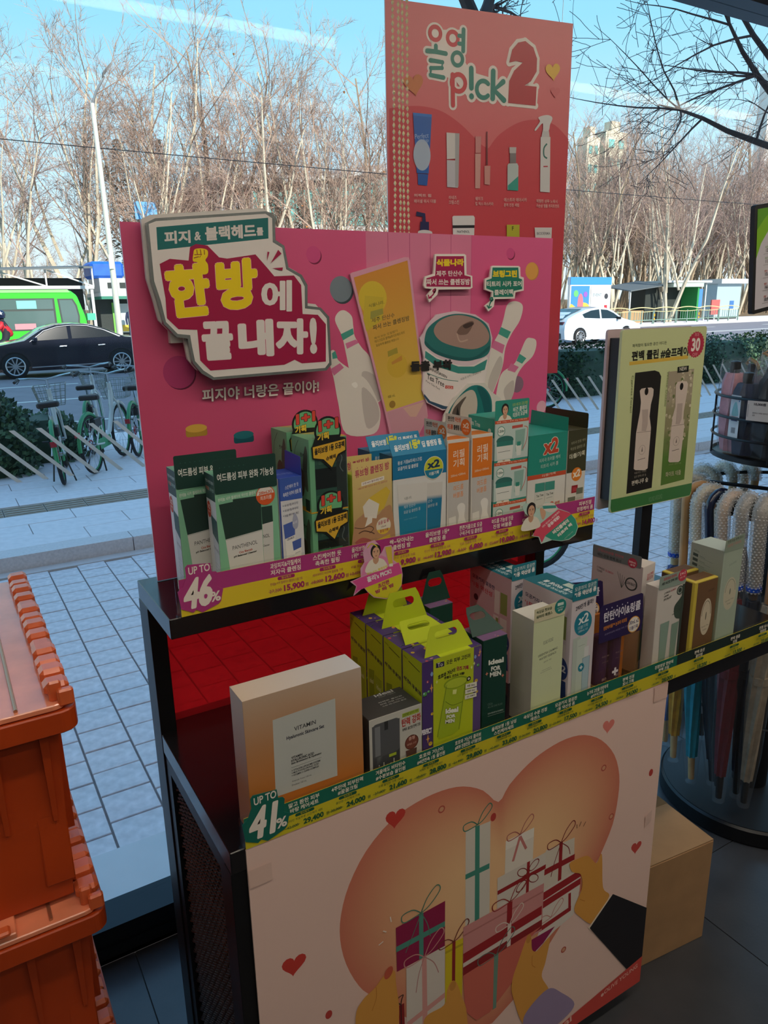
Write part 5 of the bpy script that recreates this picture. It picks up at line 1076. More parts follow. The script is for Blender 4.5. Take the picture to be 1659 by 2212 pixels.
P.ell(.80,.50,.135,'5f3028'); P.ell(.80,.50,.12,'7a4236'); P.poly([(.68,.40),(.90,.40),(.90,.14),(.68,.14)], '7d7f82'); P.poly([(.68,.40),(.90,.40),(.88,.30),(.70,.30)], '5f4038'); P.t('증정', [(.74,.53),(.86,.535),(.74,.58)], 'd9b0a0', .02); P.t('퍼펙트 스킨', [(.71,.46),(.89,.465),(.71,.49)], 'd9b0a0', .0); P.t('ideal', [(.69,.19),(.89,.20),(.69,.27)], 'd0d2d2', .0); P.done()
U = top(t); U.t('ideal', [(.46,.86),(.82,.86),(.46,.99)], 'b9bab8', .02); U.t('FOR MEN', [(.50,.78),(.82,.78),(.50,.82)], '8f9090', .0)
for k, s_ in enumerate(('퍼펙트 올인원','탄력 크림 150ml','스킨 미니어처 증정')): U.t(s_, [(.40,.55-.1*k),(.86,.55-.1*k),(.40,.60-.1*k)], 'a9aaa8', .02)
U.done()

LIME, LIMED = 'b9c722', '93a313'
def handle(t, col, lean, y, w0, x0, hh, droop=0.0):
    """carry flap with a slot, standing or leaning on the box top"""
    h = t['h']; v = Vector((0, sin(lean), cos(lean))); n = Vector((1,0,0)).cross(v)
    out = [(x0,0),(x0+w0,0),(x0+w0-.016,hh*.82),(x0+w0-.022,hh),(x0+.022,hh),(x0+.016,hh*.82)]
    a, b_ = x0+w0*.27, x0+w0*.73; s0, s1 = hh*.52, hh*.78; r = (s1-s0)/2
    slot = [(b_-r+r*cos(radians(q)), (s0+s1)/2+r*sin(radians(q))) for q in range(-90, 91, 30)] + [(a+r+r*cos(radians(q)), (s0+s1)/2+r*sin(radians(q))) for q in range(90, 271, 30)]
    bm = bmesh.new(); O = Vector((0, y, h+.0008)); P3 = lambda p, d: O + Vector((1,0,0))*p[0] + v*p[1] - n*d
    L1 = []
    for loop in (out, slot):
        vs = [bm.verts.new(P3(p, 0)) for p in loop]; L1 += [bm.edges.new((vs[i], vs[(i+1) % len(vs)])) for i in range(len(vs))]
    bmesh.ops.triangle_fill(bm, use_beauty=True, edges=L1)
    r_ = bmesh.ops.extrude_face_region(bm, geom=bm.faces[:])
    bmesh.ops.translate(bm, verts=[q for q in r_['geom'] if isinstance(q, bmesh.types.BMVert)], vec=-n*.0007)
    bmesh.ops.recalc_face_normals(bm, faces=bm.faces[:])
    me = bpy.data.meshes.new('carry_handle'); bm.to_mesh(me); bm.free(); me.materials.append(card(col))
    o = bpy.data.objects.new('carry_handle', me); COL.objects.link(o); o.parent = t
    return o
random.seed(21)
def gift_pattern(P, x0, y0, x1, y1, n=14, bg='4a3572'):
    P.rect(x0,y0,x1,y1,bg)
    for k in range(n):
        x, y = random.uniform(x0+.02,x1-.02), random.uniform(y0+.02,y1-.02); q = k % 5; s = random.uniform(.018,.032)
        if q == 0: P.ell(x,y,s,'d9b53a'); P.ell(x-s*.3,y+s*.2,s*.18,'1d1a22',seg=8); P.ell(x+s*.3,y+s*.2,s*.18,'1d1a22',seg=8)
        elif q == 1: P.poly([(x,y+s*1.6),(x+s*.35,y+s*.3),(x+s,y),(x+s*.35,y-s*.3),(x,y-s*1.6),(x-s*.35,y-s*.3),(x-s,y),(x-s*.35,y+s*.3)], 'e0a25a')
        elif q == 2: P.poly(P.rr(x-s,y-s*.6,x+s,y+s*.6,.002), '58a050'); P.rect(x-s*.7,y,x-s*.1,y+s*.45,'a9c9dd'); P.ell(x-s*.5,y-s*.6,s*.3,'1a1a20',seg=10); P.ell(x+s*.5,y-s*.6,s*.3,'1a1a20',seg=10)
        elif q == 3: P.ell(x,y,s*.9,'c0485a'); P.tx('L', x, y, None, s*.7, 'efe6e0', .04)
        else: P.blob([(x-s,y),(x,y+s),(x+s,y),(x,y-s*.8)], random.choice(('d98aa8','8aa6d9','e07b3c')))
def allinone(label, k, main):
    y = .911 + .0625*k
    t = carton('all_in_one_gift_box', label, .611, .7345, y, y+.0585, ZL, 1.035, LIME, group='lime green gift boxes with carry handles')
    w, h, d = t['w'], t['h'], t['d']
    S = left(t); S.rect(0,0,1,1,LIME)
    S.t('ideal x', [(.06,.95),(.26,.94),(.06,.965)], '4c5a14', .01); S.line([(.32,.935),(.90,.905)], .0016, '2c3510'); S.t('4년 연속 1등 올인원', [(.05,.735),(.95,.69),(.05,.775)], '2a2440', .04)
    S.poly([(.12,.56),(.44,.585),(.44,.20),(.12,.18)], '8b9a1c'); S.poly([(.52,.55),(.90,.53),(.90,.10),(.56,.12)], 'a3b22a'); S.line([(.12,.56),(.44,.585),(.44,.20)], .0006, '3c4a12'); S.line([(.52,.12),(.52,.55),(.90,.53)], .0006, '3c4a12'); S.t('ideal', [(.16,.43),(.40,.44),(.16,.48)], 'd9e09a', .02); S.t('ideal', [(.58,.42),(.86,.41),(.58,.47)], 'd9e09a', .02); S.poly([(.16,.25),(.40,.12),(.42,.24)], 'd98aa8'); S.done()
    U = top(t); gift_pattern(U, 0, 0, .32, 1, 8); gift_pattern(U, .80, 0, 1, 1, 5); U.rect(.30,0,.82,1,LIME); U.done()
    P = front(t)
    gift_pattern(P, 0, 0, .19, 1, 9); gift_pattern(P, .85, 0, 1, 1, 7, '5d4a80'); P.rect(.18,0,.86,1,LIME)
    if main:
        P.poly([(.224,.961),(.359,.958),(.359,.912),(.224,.916)], '2a2450'); P.t('To', [(.248,.921),(.335,.919),(.247,.957)], 'e6e4d0', .01); P.t('모든 피부 고민러', [(.394,.915),(.799,.915),(.394,.958)], '23251a', .03)
        P.t('호호와 거난이', [(.254,.803),(.542,.826),(.254,.845)], '23251a', .05); P.t('굿즈 기획', [(.563,.832),(.771,.810),(.562,.872)], '98263c', .05); P.t('본품도 굿즈도 더블!', [(.360,.789),(.704,.776),(.360,.815)], '23251a', .04)
        P.poly([(.393,.753),(.528,.761),(.680,.733),(.727,.699),(.629,.259),(.506,.233),(.277,.238),(.247,.270)], 'a2b824'); P.ell(*[(.559,.725)][0], .21, '8fa61f', ry=.055, rot=-.05); P.ell(*[(.559,.722)][0], .18, 'b4c634', ry=.042, rot=-.05)
        P.line([(.402,.731),(.247,.262)], .0007, '3d5a14'); P.line([(.718,.692),(.613,.263)], .0007, '3d5a14'); P.curve([(.380,.578),(.501,.520),(.670,.521)], .0007, '3d5a14'); P.poly([(.505,.664),(.572,.658),(.561,.616),(.500,.623)], 'd9df8a'); P.t('ideal', [(.381,.458),(.601,.436),(.381,.510)], 'eef0dd', .06, out='2a3312', outw=.035); P.t('FOR', [(.397,.409),(.552,.394),(.396,.443)], 'eef0dd', .06, out='2a3312', outw=.035); P.t('MEN', [(.376,.365),(.535,.349),(.376,.403)], 'eef0dd', .06, out='2a3312', outw=.035)
        for q, s_ in (([(.719,.679),(.915,.670),(.917,.625),(.720,.634)], '본품 150mL'), ([(.714,.625),(.917,.616),(.918,.576),(.715,.583)], '리필팩 150mL'), ([(.709,.574),(.912,.565),(.914,.526),(.710,.534)], '굿즈 텀블러')):
            P.poly(q, 'e3e2d2'); P.t(s_, [(q[0][0]+.03, q[3][1]+.012), (q[1][0]-.03, q[2][1]+.012), (q[0][0]+.03, q[0][1]-.012)], '33301f', .02)
        P.ell(*[(.773,.723)][0], .035, '1f2118'); P.tx('+', *[(.773,.723)][0], None, .025, 'e6e4d0', .05)
        P.t('PERFECT', [(-0.018,.336),(.149,.329),(-0.018,.387)], 'e8e4ee', .06)
        for sx_, sy_ in [(.231,.791),(.817,.824),(.862,.853)]: P.poly([(sx_,sy_+.02),(sx_+.008,sy_+.005),(sx_+.02,sy_),(sx_+.008,sy_-.005),(sx_,sy_-.02),(sx_-.008,sy_-.005),(sx_-.02,sy_),(sx_-.008,sy_+.005)], 'dfe6a0')
    P.done()
    handle(t, 'b4c41f', (.30, 1.22, .12, -.05)[k], (.010, .006, .022, .03)[k], .100, .012, (.048, .056, .062, .058)[k])
    return t
allinone('frontmost lime green gift box with tumbler print and standing carry handle', 0, True)
allinone('second lime green gift box from the front, its handle folded down flat', 1, False)
allinone('third lime green gift box from the front, tall upright handle', 2, False)
allinone('rearmost lime green gift box in the row of four', 3, False)
def cica(label, y, lean, main, x0=.738, hh=.058):
    t = carton('cica_gift_box', label, x0, x0+.054, y, y+.058, ZL, 1.041, '143d33', group='dark green gift boxes with carry handles')
    P = front(t)
    if main:
        P.t('ideal', [(.234,.759),(.867,.745),(.229,.809)], 'e3e6de', .05); P.t('FOR', [(.344,.695),(.740,.682),(.339,.739)], 'e3e6de', .05); P.t('MEN', [(.298,.641),(.769,.629),(.293,.687)], 'e3e6de', .05)
        for sx_, sy_ in [(.168,.685),(.838,.620)]: P.poly([(sx_,sy_+.02),(sx_+.02,sy_+.005),(sx_+.07,sy_),(sx_+.02,sy_-.005),(sx_,sy_-.02),(sx_-.02,sy_-.005),(sx_-.07,sy_),(sx_-.02,sy_+.005)], 'd98a72')
        P.t('CICA', [(.236,.376),(.438,.372),(.234,.397)], '6f8a80', .0); P.t('ALL IN ONE FLUID', [(.238,.350),(.859,.338),(.237,.368)], '6f8a80', .0); P.t('SKIN RELIEF & CALMING', [(.244,.289),(.905,.277),(.243,.303)], 'a9b9b2', .02); P.line([(.246,.272),(.946,.261)], .0005, 'a9b9b2')
    P.done(); U = top(t); gift_pattern(U, 0, 0, 1, 1, 9, '7a5a80'); U.done()
    handle(t, '123c30', lean, .02, .070, -.008, hh); return t
cica('dark green gift box with white lettering beside the lime boxes', .911, .95, True)
cica('dark green gift box behind, only its slotted upright handle showing', 1.078, .05, False, .742, .062)

t = carton('essence_box', 'pale green watery essence box with cream top tab', .848, .922, .906, .964, ZL, 1.053, 'd3d2c8')
w, h = t['w'], t['h']
sheet(t, 'top_tab', 'd6cfae', [(.0,-.004),(w,-.004),(w,.026),(.0,.022)], O=(0,-.0009,h))
P = front(t); P.grad([(0,0),(1,0),(1,1),(0,1)], lambda x, y: 'd0d9b0', 1, 1)
P.t('ROUND A\'ROUND', [(.34,.755),(.66,.768),(.34,.790)], '5a6858', .0); P.t('GREENTEA CALMING', [(.18,.655),(.82,.68),(.18,.675)], '4a5546', .01); P.t('WATERY ESSENCE', [(.22,.62),(.78,.642),(.22,.64)], '4a5546', .01); P.t('pH 5.5 - 6.5', [(.38,.585),(.62,.595),(.38,.60)], '4a5546', .01); P.t('STRONG ESSENCE', [(.32,.515),(.62,.525),(.32,.522)], '5f6a5a', .0); P.t('NATURAL MOISTURE OIL', [(.28,.497),(.66,.51),(.28,.504)], '5f6a5a', .0); P.done()
Q = Print(t, 'tab_print', (0,-.0009,h-.004), (1,0,0), (0,0,1), w, .028); Q.t('속당김 첫보습', [(.06,.58),(.56,.63),(.06,.80)], '35502f', .02); Q.t('워터리 에센스', [(.06,.24),(.58,.30),(.06,.46)], '35502f', .03); Q.ell(.84,.66,.19,'1a7f7a'); Q.rect(.74,.72,.94,.92,'cfe0d8'); Q.t('1/2 화장솜', [(.73,.50),(.95,.52),(.73,.62)], 'e6ece4', .0); Q.t('증정!', [(.76,.34),(.92,.36),(.76,.46)], 'e6ece4', .02); Q.done()
S = left(t); S.rect(0,0,1,1,'c9c6ba'); [S.line([(.08,.30-.016*k),(.70,.30-.016*k)], .0004, '9a968a') for k in range(12)]; S.done(); U = top(t); U.rect(0,0,1,1,'d9d8cf'); U.done()

def weakacid(label, x0, y, z1, main):
    t = carton('mild_foam_box', label, x0, x0+.063, y, y+.134, ZL, z1, 'd3cbd0', group='pink-white foam boxes with teal tops')
    w, h, d = t['w'], t['h'], t['d']
    U = top(t); U.rect(0,0,1,1,'1c6f80'); U.t('모공까지 깔끔한', [(.30,.20),(.30,.78),(.14,.20)], 'cfe0e2', .02); U.t('"1등 약산성 폼', [(.56,.20),(.56,.78),(.36,.20)], 'dfe8ea', .04); U.poly([(.64,.14),(.92,.14),(.92,.5),(.64,.5)], 'b9d0c9'); U.done()
    sheet(t, 'top_tab', '1d7a8c', rrect(0, w, -.003, .030, .002), O=(0,-.0009,h))
    Q = Print(t, 'tab_print', (0,-.0009,h), (1,0,0), (0,0,1), w, .030); Q.t('모공까지 깔끔한', [(.07,.52),(.95,.60),(.07,.80)], 'dce8ea', .01); Q.t('"1등 약산성 폼', [(.07,.12),(.95,.22),(.07,.46)], 'eef2f2', .05, out='14505c', outw=.03); Q.done()
    P = front(t); P.t('290만개 돌파!', [(.16,.895),(.88,.925),(.16,.94)], '4a4a58', .03); P.ell(.50,.775,.36,'1b7f98', ry=.105); P.t('x2', [(.30,.77),(.72,.782),(.30,.85)], 'e6eef0', .03); P.t('더블기획', [(.30,.725),(.70,.738),(.30,.755)], 'cfe2e8', .0); P.t('200mL x2', [(.32,.70),(.70,.712),(.32,.718)], 'cfe2e8', .0)
    P.poly([(.12,.66),(.42,.67),(.50,.08),(.16,.08)], 'b9c6bd'); P.poly([(.30,.64),(.72,.65),(.64,.06),(.34,.06)], 'c6d2c8'); P.line([(.36,.58),(.62,.585)], .0005, '6a7a70'); P.poly([(.56,.46),(.86,.47),(.84,.10),(.60,.10)], 'a9c3cf'); P.line([(.56,.46),(.86,.47),(.84,.10),(.60,.10),(.56,.46)], .0008, '3f7f98'); P.rect(.62,.47,.80,.56,'d9dcdc'); P.ell(.52,.385,.13,'1b7f98', ry=.038); P.tx('+', .52, .385, None, .035, 'e6eef0', .05); P.t('미니 증정', [(.56,.045),(.92,.06),(.56,.075)], '2f6f80', .02); P.done()
    S = left(t); S.rect(0,0,1,1,'d0b4bc' if not main else 'd3cbd2'); S.t('모공까지 깔끔한', [(.06,.86),(.62,.83),(.06,.90)], '4a4a66', .03); S.t("'1등 약산성 폼", [(.06,.78),(.70,.745),(.06,.83)], 'c9505c', .03)
    S.poly([(.12,.62),(.42,.60),(.40,.10),(.16,.12)], 'b9c2b9'); S.ell(.16,.68,.055,'3a3f48'); S.rect(.62,.62,.74,.84,'e3e0dc'); S.rect(.76,.64,.92,.84,'8a9c58'); S.rect(.60,.46,.72,.60,'e3e0dc'); S.rect(.66,.52,.72,.58,'8a9c58'); S.rect(.76,.46,.92,.60,'e0dcd8'); S.ell(.86,.38,.13,'24407c', ry=.10); S.t('x2', [(.77,.36),(.95,.355),(.77,.42)], 'e0e4ee', .03); S.poly([(.80,.28),(.96,.28),(.98,.12),(.78,.12)], '24407c'); S.done(); return t
weakacid('pink-white foam box with teal top behind its twin, under the upper shelf', .926, 1.058, 1.066, False)
weakacid('front pink-white foam box with teal top beside the essence box', .941, .907, 1.071, True)

AMBER = clear('amber_clear_plastic', (.97,.84,.66,1), gloss=.8, body=.05, bodycol=(.7,.35,.12,1))
def eyecream(label, x, y, rz, z1=.171):
    t = thing('eye_cream_pack', label, 'box', (x, y, ZL), rz, 'purple headed eye cream packs'); w = .120
    MB().box(0, w, 0, .042, 0, z1).build('clear_case', AMBER, t)
    sheet(t, 'header_card', '2a1c4e', [(0,.128),(w,.128),(w+.002,.155),(w-.003,.206),(w-.008,.2085),(.004,.2065),(-.002,.20)], O=(0,-.0012,0))
    Q = Print(t, 'header_print', (0,-.0012,0), (1,0,0), (0,0,1), w, .2085); Q.t('탄탄아이&링클', [(.08,.815),(.93,.838),(.08,.915)], 'e3dfea', .03)
    for k in range(5): Q.ell(.13+.12*k, .945, .012, 'e3dfea', seg=8)
    Q.t('탄탄바이옴™ 눈꼬리 리프팅', [(.09,.735),(.62,.755),(.09,.775)], 'd98a3a', .03); Q.t('프로바이오틱 리프팅 아이 크림', [(.12,.68),(.66,.695),(.12,.70)], '9a8fb5', .0); Q.ell(.80,.70,.145,'e3a53a'); Q.ell(.80,.70,.13,'e6e0da'); Q.t('30mL x2', [(.69,.705),(.91,.712),(.69,.745)], '3a2a5a', .02); Q.t('더블기획', [(.70,.645),(.90,.652),(.70,.685)], '3a2a5a', .02); Q.done()
    MB().box(.004, w-.004, .036, .041, .003, z1-.003).build('back_card', card('d08a48'), t)
    for x_ in (.028, .066):
        b = MB(); b.lathe([(.0135,.002),(.0135,.026),(.0115,.027)], 16, (x_, .02, 0)); b.build('tube_cap', card('d9d4cc'), t)
        MB().lathe([(.0145,.027),(.0155,.06),(.0155,.13)], 16, (x_, .02, 0), 1, .9).build('cream_tube', card('3f2c78', .3), t)
        Q = Print(t, 'tube_print', (x_-.012, .0045, .03), (1,0,0), (0,0,1), .024, .10); Q.tx('PROBIODERM', .5, .62, .8, .035, '9a90b8', .0); Q.tx('LIFTING EYE CREAM', .5, .50, .7, .025, '8a80a8', .0); Q.tx('BIO', .5, .12, .5, .06, 'b9b0d0', .03); Q.done()
    Q = Print(t, 'plus_print', (0,-.0004,0), (1,0,0), (0,0,1), w, z1); Q.tx('+', .44, .32, None, .10, 'e6e0e8', .05); Q.done()
    return t
eyecream('purple-headed eye cream pack in amber case in the front row', 1.017, .907, 0.0)
eyecream('purple-headed eye cream pack turned askew behind the front row, only header showing', 1.012, 1.045, -.42)

t = carton('cypress_toner_box', 'tall white toner box with grey side flap and red round badge', 1.180, 1.228, .948, 1.068, ZL, 1.074, 'd3cbc6', rz=.16)
w, h, d = t['w'], t['h'], t['d']
sheet(t, 'side_flap', '6e7476', rrect(0, d-.004, -.004, .022, .003), O=(-.0009, d, h), u=(0,-1,0))
Q = Print(t, 'flap_print', (-.0009, d, h-.004), (0,-1,0), (0,0,1), d, .026); Q.t('진정&보습을 한번에', [(.10,.55),(.62,.45),(.10,.80)], 'a9646c', .03); Q.t('예민-진정 편백 토너', [(.10,.15),(.58,.05),(.10,.42)], '3a4042', .03); Q.ell(.80,.30,.09,'b5344c'); Q.t('200mL', [(.73,.30),(.87,.28),(.73,.46)], 'ecd9d6', .02); Q.t('증정', [(.76,.06),(.85,.05),(.76,.22)], 'ecd9d6', .02); Q.done()
S = left(t); S.rect(0,0,1,1,'bfb2b2'); S.t('CYPRESS', [(.10,.88),(.26,.87),(.10,.90)], '4a4a4c', .02); S.t('BLEMISH', [(.28,.868),(.44,.858),(.28,.888)], 'b9646c', .02); S.t('TONER', [(.10,.85),(.22,.845),(.10,.87)], '4a4a4c', .02); S.ell(.80,.82,.12,'33393a'); S.ell(.80,.82,.095,'bfb2b2'); S.t('CLEAN BEAUTY', [(.70,.815),(.90,.805),(.70,.84)], '33393a', .02)
for k in range(5): S.line([(.62,.76),(.52+.05*k,.90-.01*k)], .0008, '3f4a42')
S.done()
P = front(t); P.t('강원 편백', [(.36,.885),(.86,.895),(.36,.92)], 'c46a70', .02); P.t('예민진정', [(.36,.855),(.86,.865),(.36,.885)], 'c46a70', .02)
for k in range(4): P.line([(.40,.80-.03*k),(.80,.805-.03*k)], .0014, '4a4a48')
P.ell(.72,.585,.19,'c0424c'); P.t('NEW', [(.60,.58),(.84,.585),(.60,.605)], 'ecd0cc', .02); P.poly([(.10,.46),(.44,.47),(.44,.12),(.10,.10)], '7d9386'); P.poly([(.50,.42),(.86,.43),(.86,.14),(.50,.12)], '8fa698'); P.rect(.14,.46,.38,.54,'aeb6b0'); P.poly([(.06,.08),(.9,.11),(.9,.02),(.06,.0)], 'd9d2cc'); P.done(); U = top(t); U.rect(0,0,1,1,'d6ccc2'); U.done()

t = carton('cypress_cream_box', 'white cream box with sage header tab and red 1+1 badge', 1.178, 1.262, .906, .936, ZL, 1.044, 'cfc9c2')
w, h = t['w'], t['h']
sheet(t, 'header_tab', '8fa096', rrect(0.002, w, -.006, .023, .003), O=(0,-.0009,h))
Q = Print(t, 'header_print', (0,-.0009,h), (1,0,0), (0,0,1), w, .023); Q.t('진정영양 한번에', [(.16,.50),(.62,.62),(.16,.78)], 'b5545c', .03); Q.t('예민·속건조 편백 크림', [(.12,.10),(.66,.26),(.12,.38)], '34403a', .03); Q.ell(.85,.55,.16,'c23a4e', ry=.55); Q.t('1+1', [(.76,.55),(.94,.60),(.76,.85)], 'f0dcd8', .03); Q.t('한정 기획', [(.76,.25),(.94,.30),(.76,.42)], 'f0dcd8', .0); Q.done()
P = front(t); P.t('CYPRESS', [(.24,.905),(.46,.918),(.24,.925)], '4a4a46', .02); P.t('BLEMISH', [(.48,.918),(.66,.928),(.48,.938)], 'b9646c', .02); P.t('CREAM', [(.24,.875),(.40,.885),(.24,.893)], '4a4a46', .02); P.t('SPECIAL SET', [(.24,.84),(.52,.855),(.24,.862)], '4a4a46', .02); P.ell(.82,.905,.12,'2f3a36'); P.ell(.82,.905,.095,'8f9a90'); P.ell(.82,.905,.06,'2f3a36')
P.blob([(.98,.84),(.80,.80),(.66,.74),(.70,.64),(.84,.60),(.98,.62)], '3f4f44'); [P.line([(.96,.70),(.60+.05*k,.66+.03*(k % 4))], .0012, '37463c') for k in range(7)]
P.poly([(.20,.60),(.52,.61),(.46,.10),(.24,.10)], '88a092'); P.rect(.24,.06,.46,.12,'a9b4aa'); P.poly([(.62,.56),(.88,.57),(.82,.14),(.64,.14)], '7d9586'); P.rect(.46,.0,.98,.08,'d3ccc4'); P.rect(.90,.08,.985,.96,'39453e'); P.done(); U = top(t); U.rect(0,0,1,1,'d3cdc6'); U.done()

def brownbox(label, x0, y0, z1):
    t = carton('cypress_lotion_box', label, x0, x0+.076, y0, y0+.036, ZL, z1, 'd0bb48', group='brown and yellow lotion boxes')
    P = front(t); P.rect(.13,.0,1,.985,'6f5136'); P.t('ROUND A\'ROUND', [(.62,.84),(.88,.85),(.62,.87)], '4a3524', .01); P.ell(.62,.55,.235,'cfc2a8', ry=.22); P.line([(.62+.19*cos(radians(a)), .57+.17*sin(radians(a))) for a in range(0, 181, 15)], .0016, '7d7462'); P.ell(.62,.56,.022,'6a6252', ry=.05); P.t('Cypress Tree', [(.46,.42),(.78,.43),(.46,.445)], '6a6252', .0); P.t('Lotion', [(.54,.385),(.70,.39),(.54,.405)], '6a6252', .0); P.done()
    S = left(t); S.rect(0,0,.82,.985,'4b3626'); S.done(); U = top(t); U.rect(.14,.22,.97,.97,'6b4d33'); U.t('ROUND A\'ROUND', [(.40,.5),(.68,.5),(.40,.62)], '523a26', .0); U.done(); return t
brownbox('brown box with yellow edges and oval cream label, in front of its twin', 1.295, .906, 1.029); brownbox('brown box with yellow edges half hidden behind its twin', 1.300, .958, 1.029)

t = carton('big_toner_box', 'tallest pale sage box with oval label at the right end of lower shelf', 1.382, 1.448, .906, .986, ZL, 1.082, 'a9b7a8')
w, h, d = t['w'], t['h'], t['d']
sheet(t, 'top_tab', '8d9c8c', [(.0,-.003),(w,-.003),(w,.030),(.002,.024)], O=(0,-.0009,h))
Q = Print(t, 'tab_print', (0,-.0009,h), (1,0,0), (0,0,1), w, .030); Q.t('진정·보습 편백 토너', [(.12,.55),(.90,.68),(.12,.75)], '3f5145', .02); Q.t('대용량 기획세트', [(.12,.22),(.84,.34),(.12,.46)], 'b98a80', .02); Q.done()
P = front(t); P.rect(.07,.0,1,1,'a5b3a2'); P.t('ROUND A\'ROUND', [(.36,.845),(.72,.865),(.36,.865)], '77877a', .0); P.ell(.55,.58,.33,'c4bea6', ry=.155); P.line([(.55+.26*cos(radians(a)), .60+.115*sin(radians(a))) for a in range(0, 181, 15)], .0014, '7c8272'); P.ell(.55,.60,.03,'6a7264', ry=.03); P.t('Cypress Tree', [(.34,.50),(.78,.515),(.34,.52)], '6a7264', .0); P.t('Toner', [(.44,.475),(.66,.48),(.44,.492)], '6a7264', .0); P.done()
S = left(t); S.rect(0,0,1,1,'9faa9e'); S.t('ALLERGEN', [(.10,.93),(.26,.92),(.10,.945)], '5a6a60', .01)
for k in range(3):
    S.poly([(.08,.885-.045*k),(.24,.878-.045*k),(.24,.905-.045*k),(.08,.912-.045*k)], '3a4a44'); S.line([(.28,.895-.045*k),(.46,.885-.045*k)], .0008, '5a6a60'); S.line([(.28,.882-.045*k),(.70-.06*k,.862-.045*k)], .0006, '6f7d74')
for k in range(3): S.line([(.07,.74-.02*k),(.36,.725-.02*k)], .0007, '5a6a60')
S.done(); U = top(t); U.rect(0,0,1,1,'b9c6bd'); U.done()

# ---------- die-cut wobbler tags in front of the upper strip
w1 = thing('promo_wobbler', 'round pink and yellow die-cut promo tag with ribbon, over lime boxes', 'promo tag', (.585, 1.098, 1.068)); WW, WH = .115, .128
o1 = [(.308,.949),(.436,.968),(.519,.880),(.544,.735),(.619,.840),(.741,.843),(.792,.763),(.775,.612),(.922,.502),(.950,.352),(.926,.186),(.810,.086),(.630,.037),(.398,.109),(.286,.215),(.217,.300),(.031,.207),(.086,.338),(-0.017,.428),(.174,.462),(.170,.591),(.243,.671),(.220,.815),(.264,.899)]
MB().prism([(x*WW, y*WH) for x, y in o1], (0,0,0), (1,0,0), (0,0,1), .0008).build('tag_card', card('d9a3bf'), w1)
MB().box(.05, .056, .0005, .016, .055, .0555).build('clear_stem', ACRYL, w1)
P = Print(w1, 'tag_print', (0,0,0), (1,0,0), (0,0,1), WW, WH); P.poly([(.231,.297),(.929,.380),(.926,.210),(.825,.095),(.631,.049),(.413,.118),(.300,.212)], 'd9cf2e'); P.poly([(.017,.429),(.137,.450),(.878,.558),(.941,.378),(.231,.286),(.117,.273),(.054,.233),(.097,.343)], 'd94f96'); P.poly([(.175,.474),(.243,.660),(.558,.721),(.760,.603),(.789,.562)], 'df86b4')
pc = [(.430,.778)][0]; portrait(P, pc[0]+.02, pc[1]+.0, .20); P.curve([(.300,.875),(.378,.926),(.481,.863)], .0022, 'd9c83e'); P.poly([(.624,.834),(.741,.824),(.764,.530),(.694,.531)], 'd9bd4a'); P.poly([(.692,.567),(.759,.565),(.764,.519),(.697,.524)], 'e3ded6')
P.t('짜서 쓰는 클렌징밤', [(.288,.464),(.670,.524),(.272,.502)], 'e3cf3e', .02); P.t("홀리's PICK!", [(.290,.357),(.742,.415),(.270,.444)], 'f0e6ea', .04); P.t('초간편', [(.482,.229),(.694,.267),(.467,.299)], 'b03a62', .04); P.t('밤 파 밤', [(.434,.157),(.782,.209),(.418,.213)], 'b03a62', .04); P.done()
w2 = thing('promo_wobbler', 'teal and pink die-cut promo tag at the right end of upper strip', 'promo tag', (.982, 1.098, 1.066)); WW, WH = .168, .140
o2 = [(.008,.943),(.043,.995),(.131,.986),(.261,.883),(.325,.895),(.386,.956),(.518,.920),(.602,.819),(.795,.721),(.911,.599),(.970,.449),(.928,.331),(.820,.278),(.684,.283),(.521,.336),(.338,.317),(.294,.429),(.182,.473),(.250,.548),(.181,.671),(.139,.776),(.061,.838)]
MB().prism([(x*WW, y*WH) for x, y in o2], (0,0,0), (1,0,0), (0,0,1), .0008).build('tag_card', card('b9d6cc'), w2)
MB().box(.08, .086, .0005, .016, .07, .0705).build('clear_stem', ACRYL, w2)
P = Print(w2, 'tag_print', (0,0,0), (1,0,0), (0,0,1), WW, WH); P.poly([(.385,.434),(.824,.691),(.912,.586),(.959,.451),(.921,.345),(.814,.292),(.683,.295),(.520,.343)], '2f9e84'); P.poly([(.225,.542),(.261,.607),(.603,.807),(.795,.716),(.830,.684),(.405,.435),(.350,.331),(.301,.440),(.197,.475)], 'dc4f66')
pc = [(.122,.886)][0]; portrait(P, pc[0]+.03, pc[1]-.02, .155); P.blob([(.337,.917),(.387,.944),(.505,.915),(.568,.862),(.564,.802),(.473,.783),(.366,.840)], 'e3ded6'); P.poly([(.337,.910),(.560,.876),(.565,.833),(.350,.859)], '3f9a90'); P.blob([(.293,.865),(.339,.869),(.394,.798),(.372,.706),(.333,.713)], 'd9aa8b')
P.t('더마 에디터 x 비건클레이', [(.358,.563),(.632,.752),(.336,.591)], 'f0dcdc', .02); P.t('공동개발!', [(.453,.543),(.642,.664),(.419,.594)], 'f4e2e2', .06); P.t('비건클레이', [(.548,.419),(.804,.570),(.509,.477)], 'f0efe6', .06, out='1f7a64', outw=.035); P.t('티트리 팩', [(.632,.357),(.862,.503),(.597,.409)], 'f0efe6', .06, out='1f7a64', outw=.035); P.t('피부과 전문의 추천', [(.743,.303),(.883,.391),(.725,.321)], 'cfe6dc', .0); P.done()

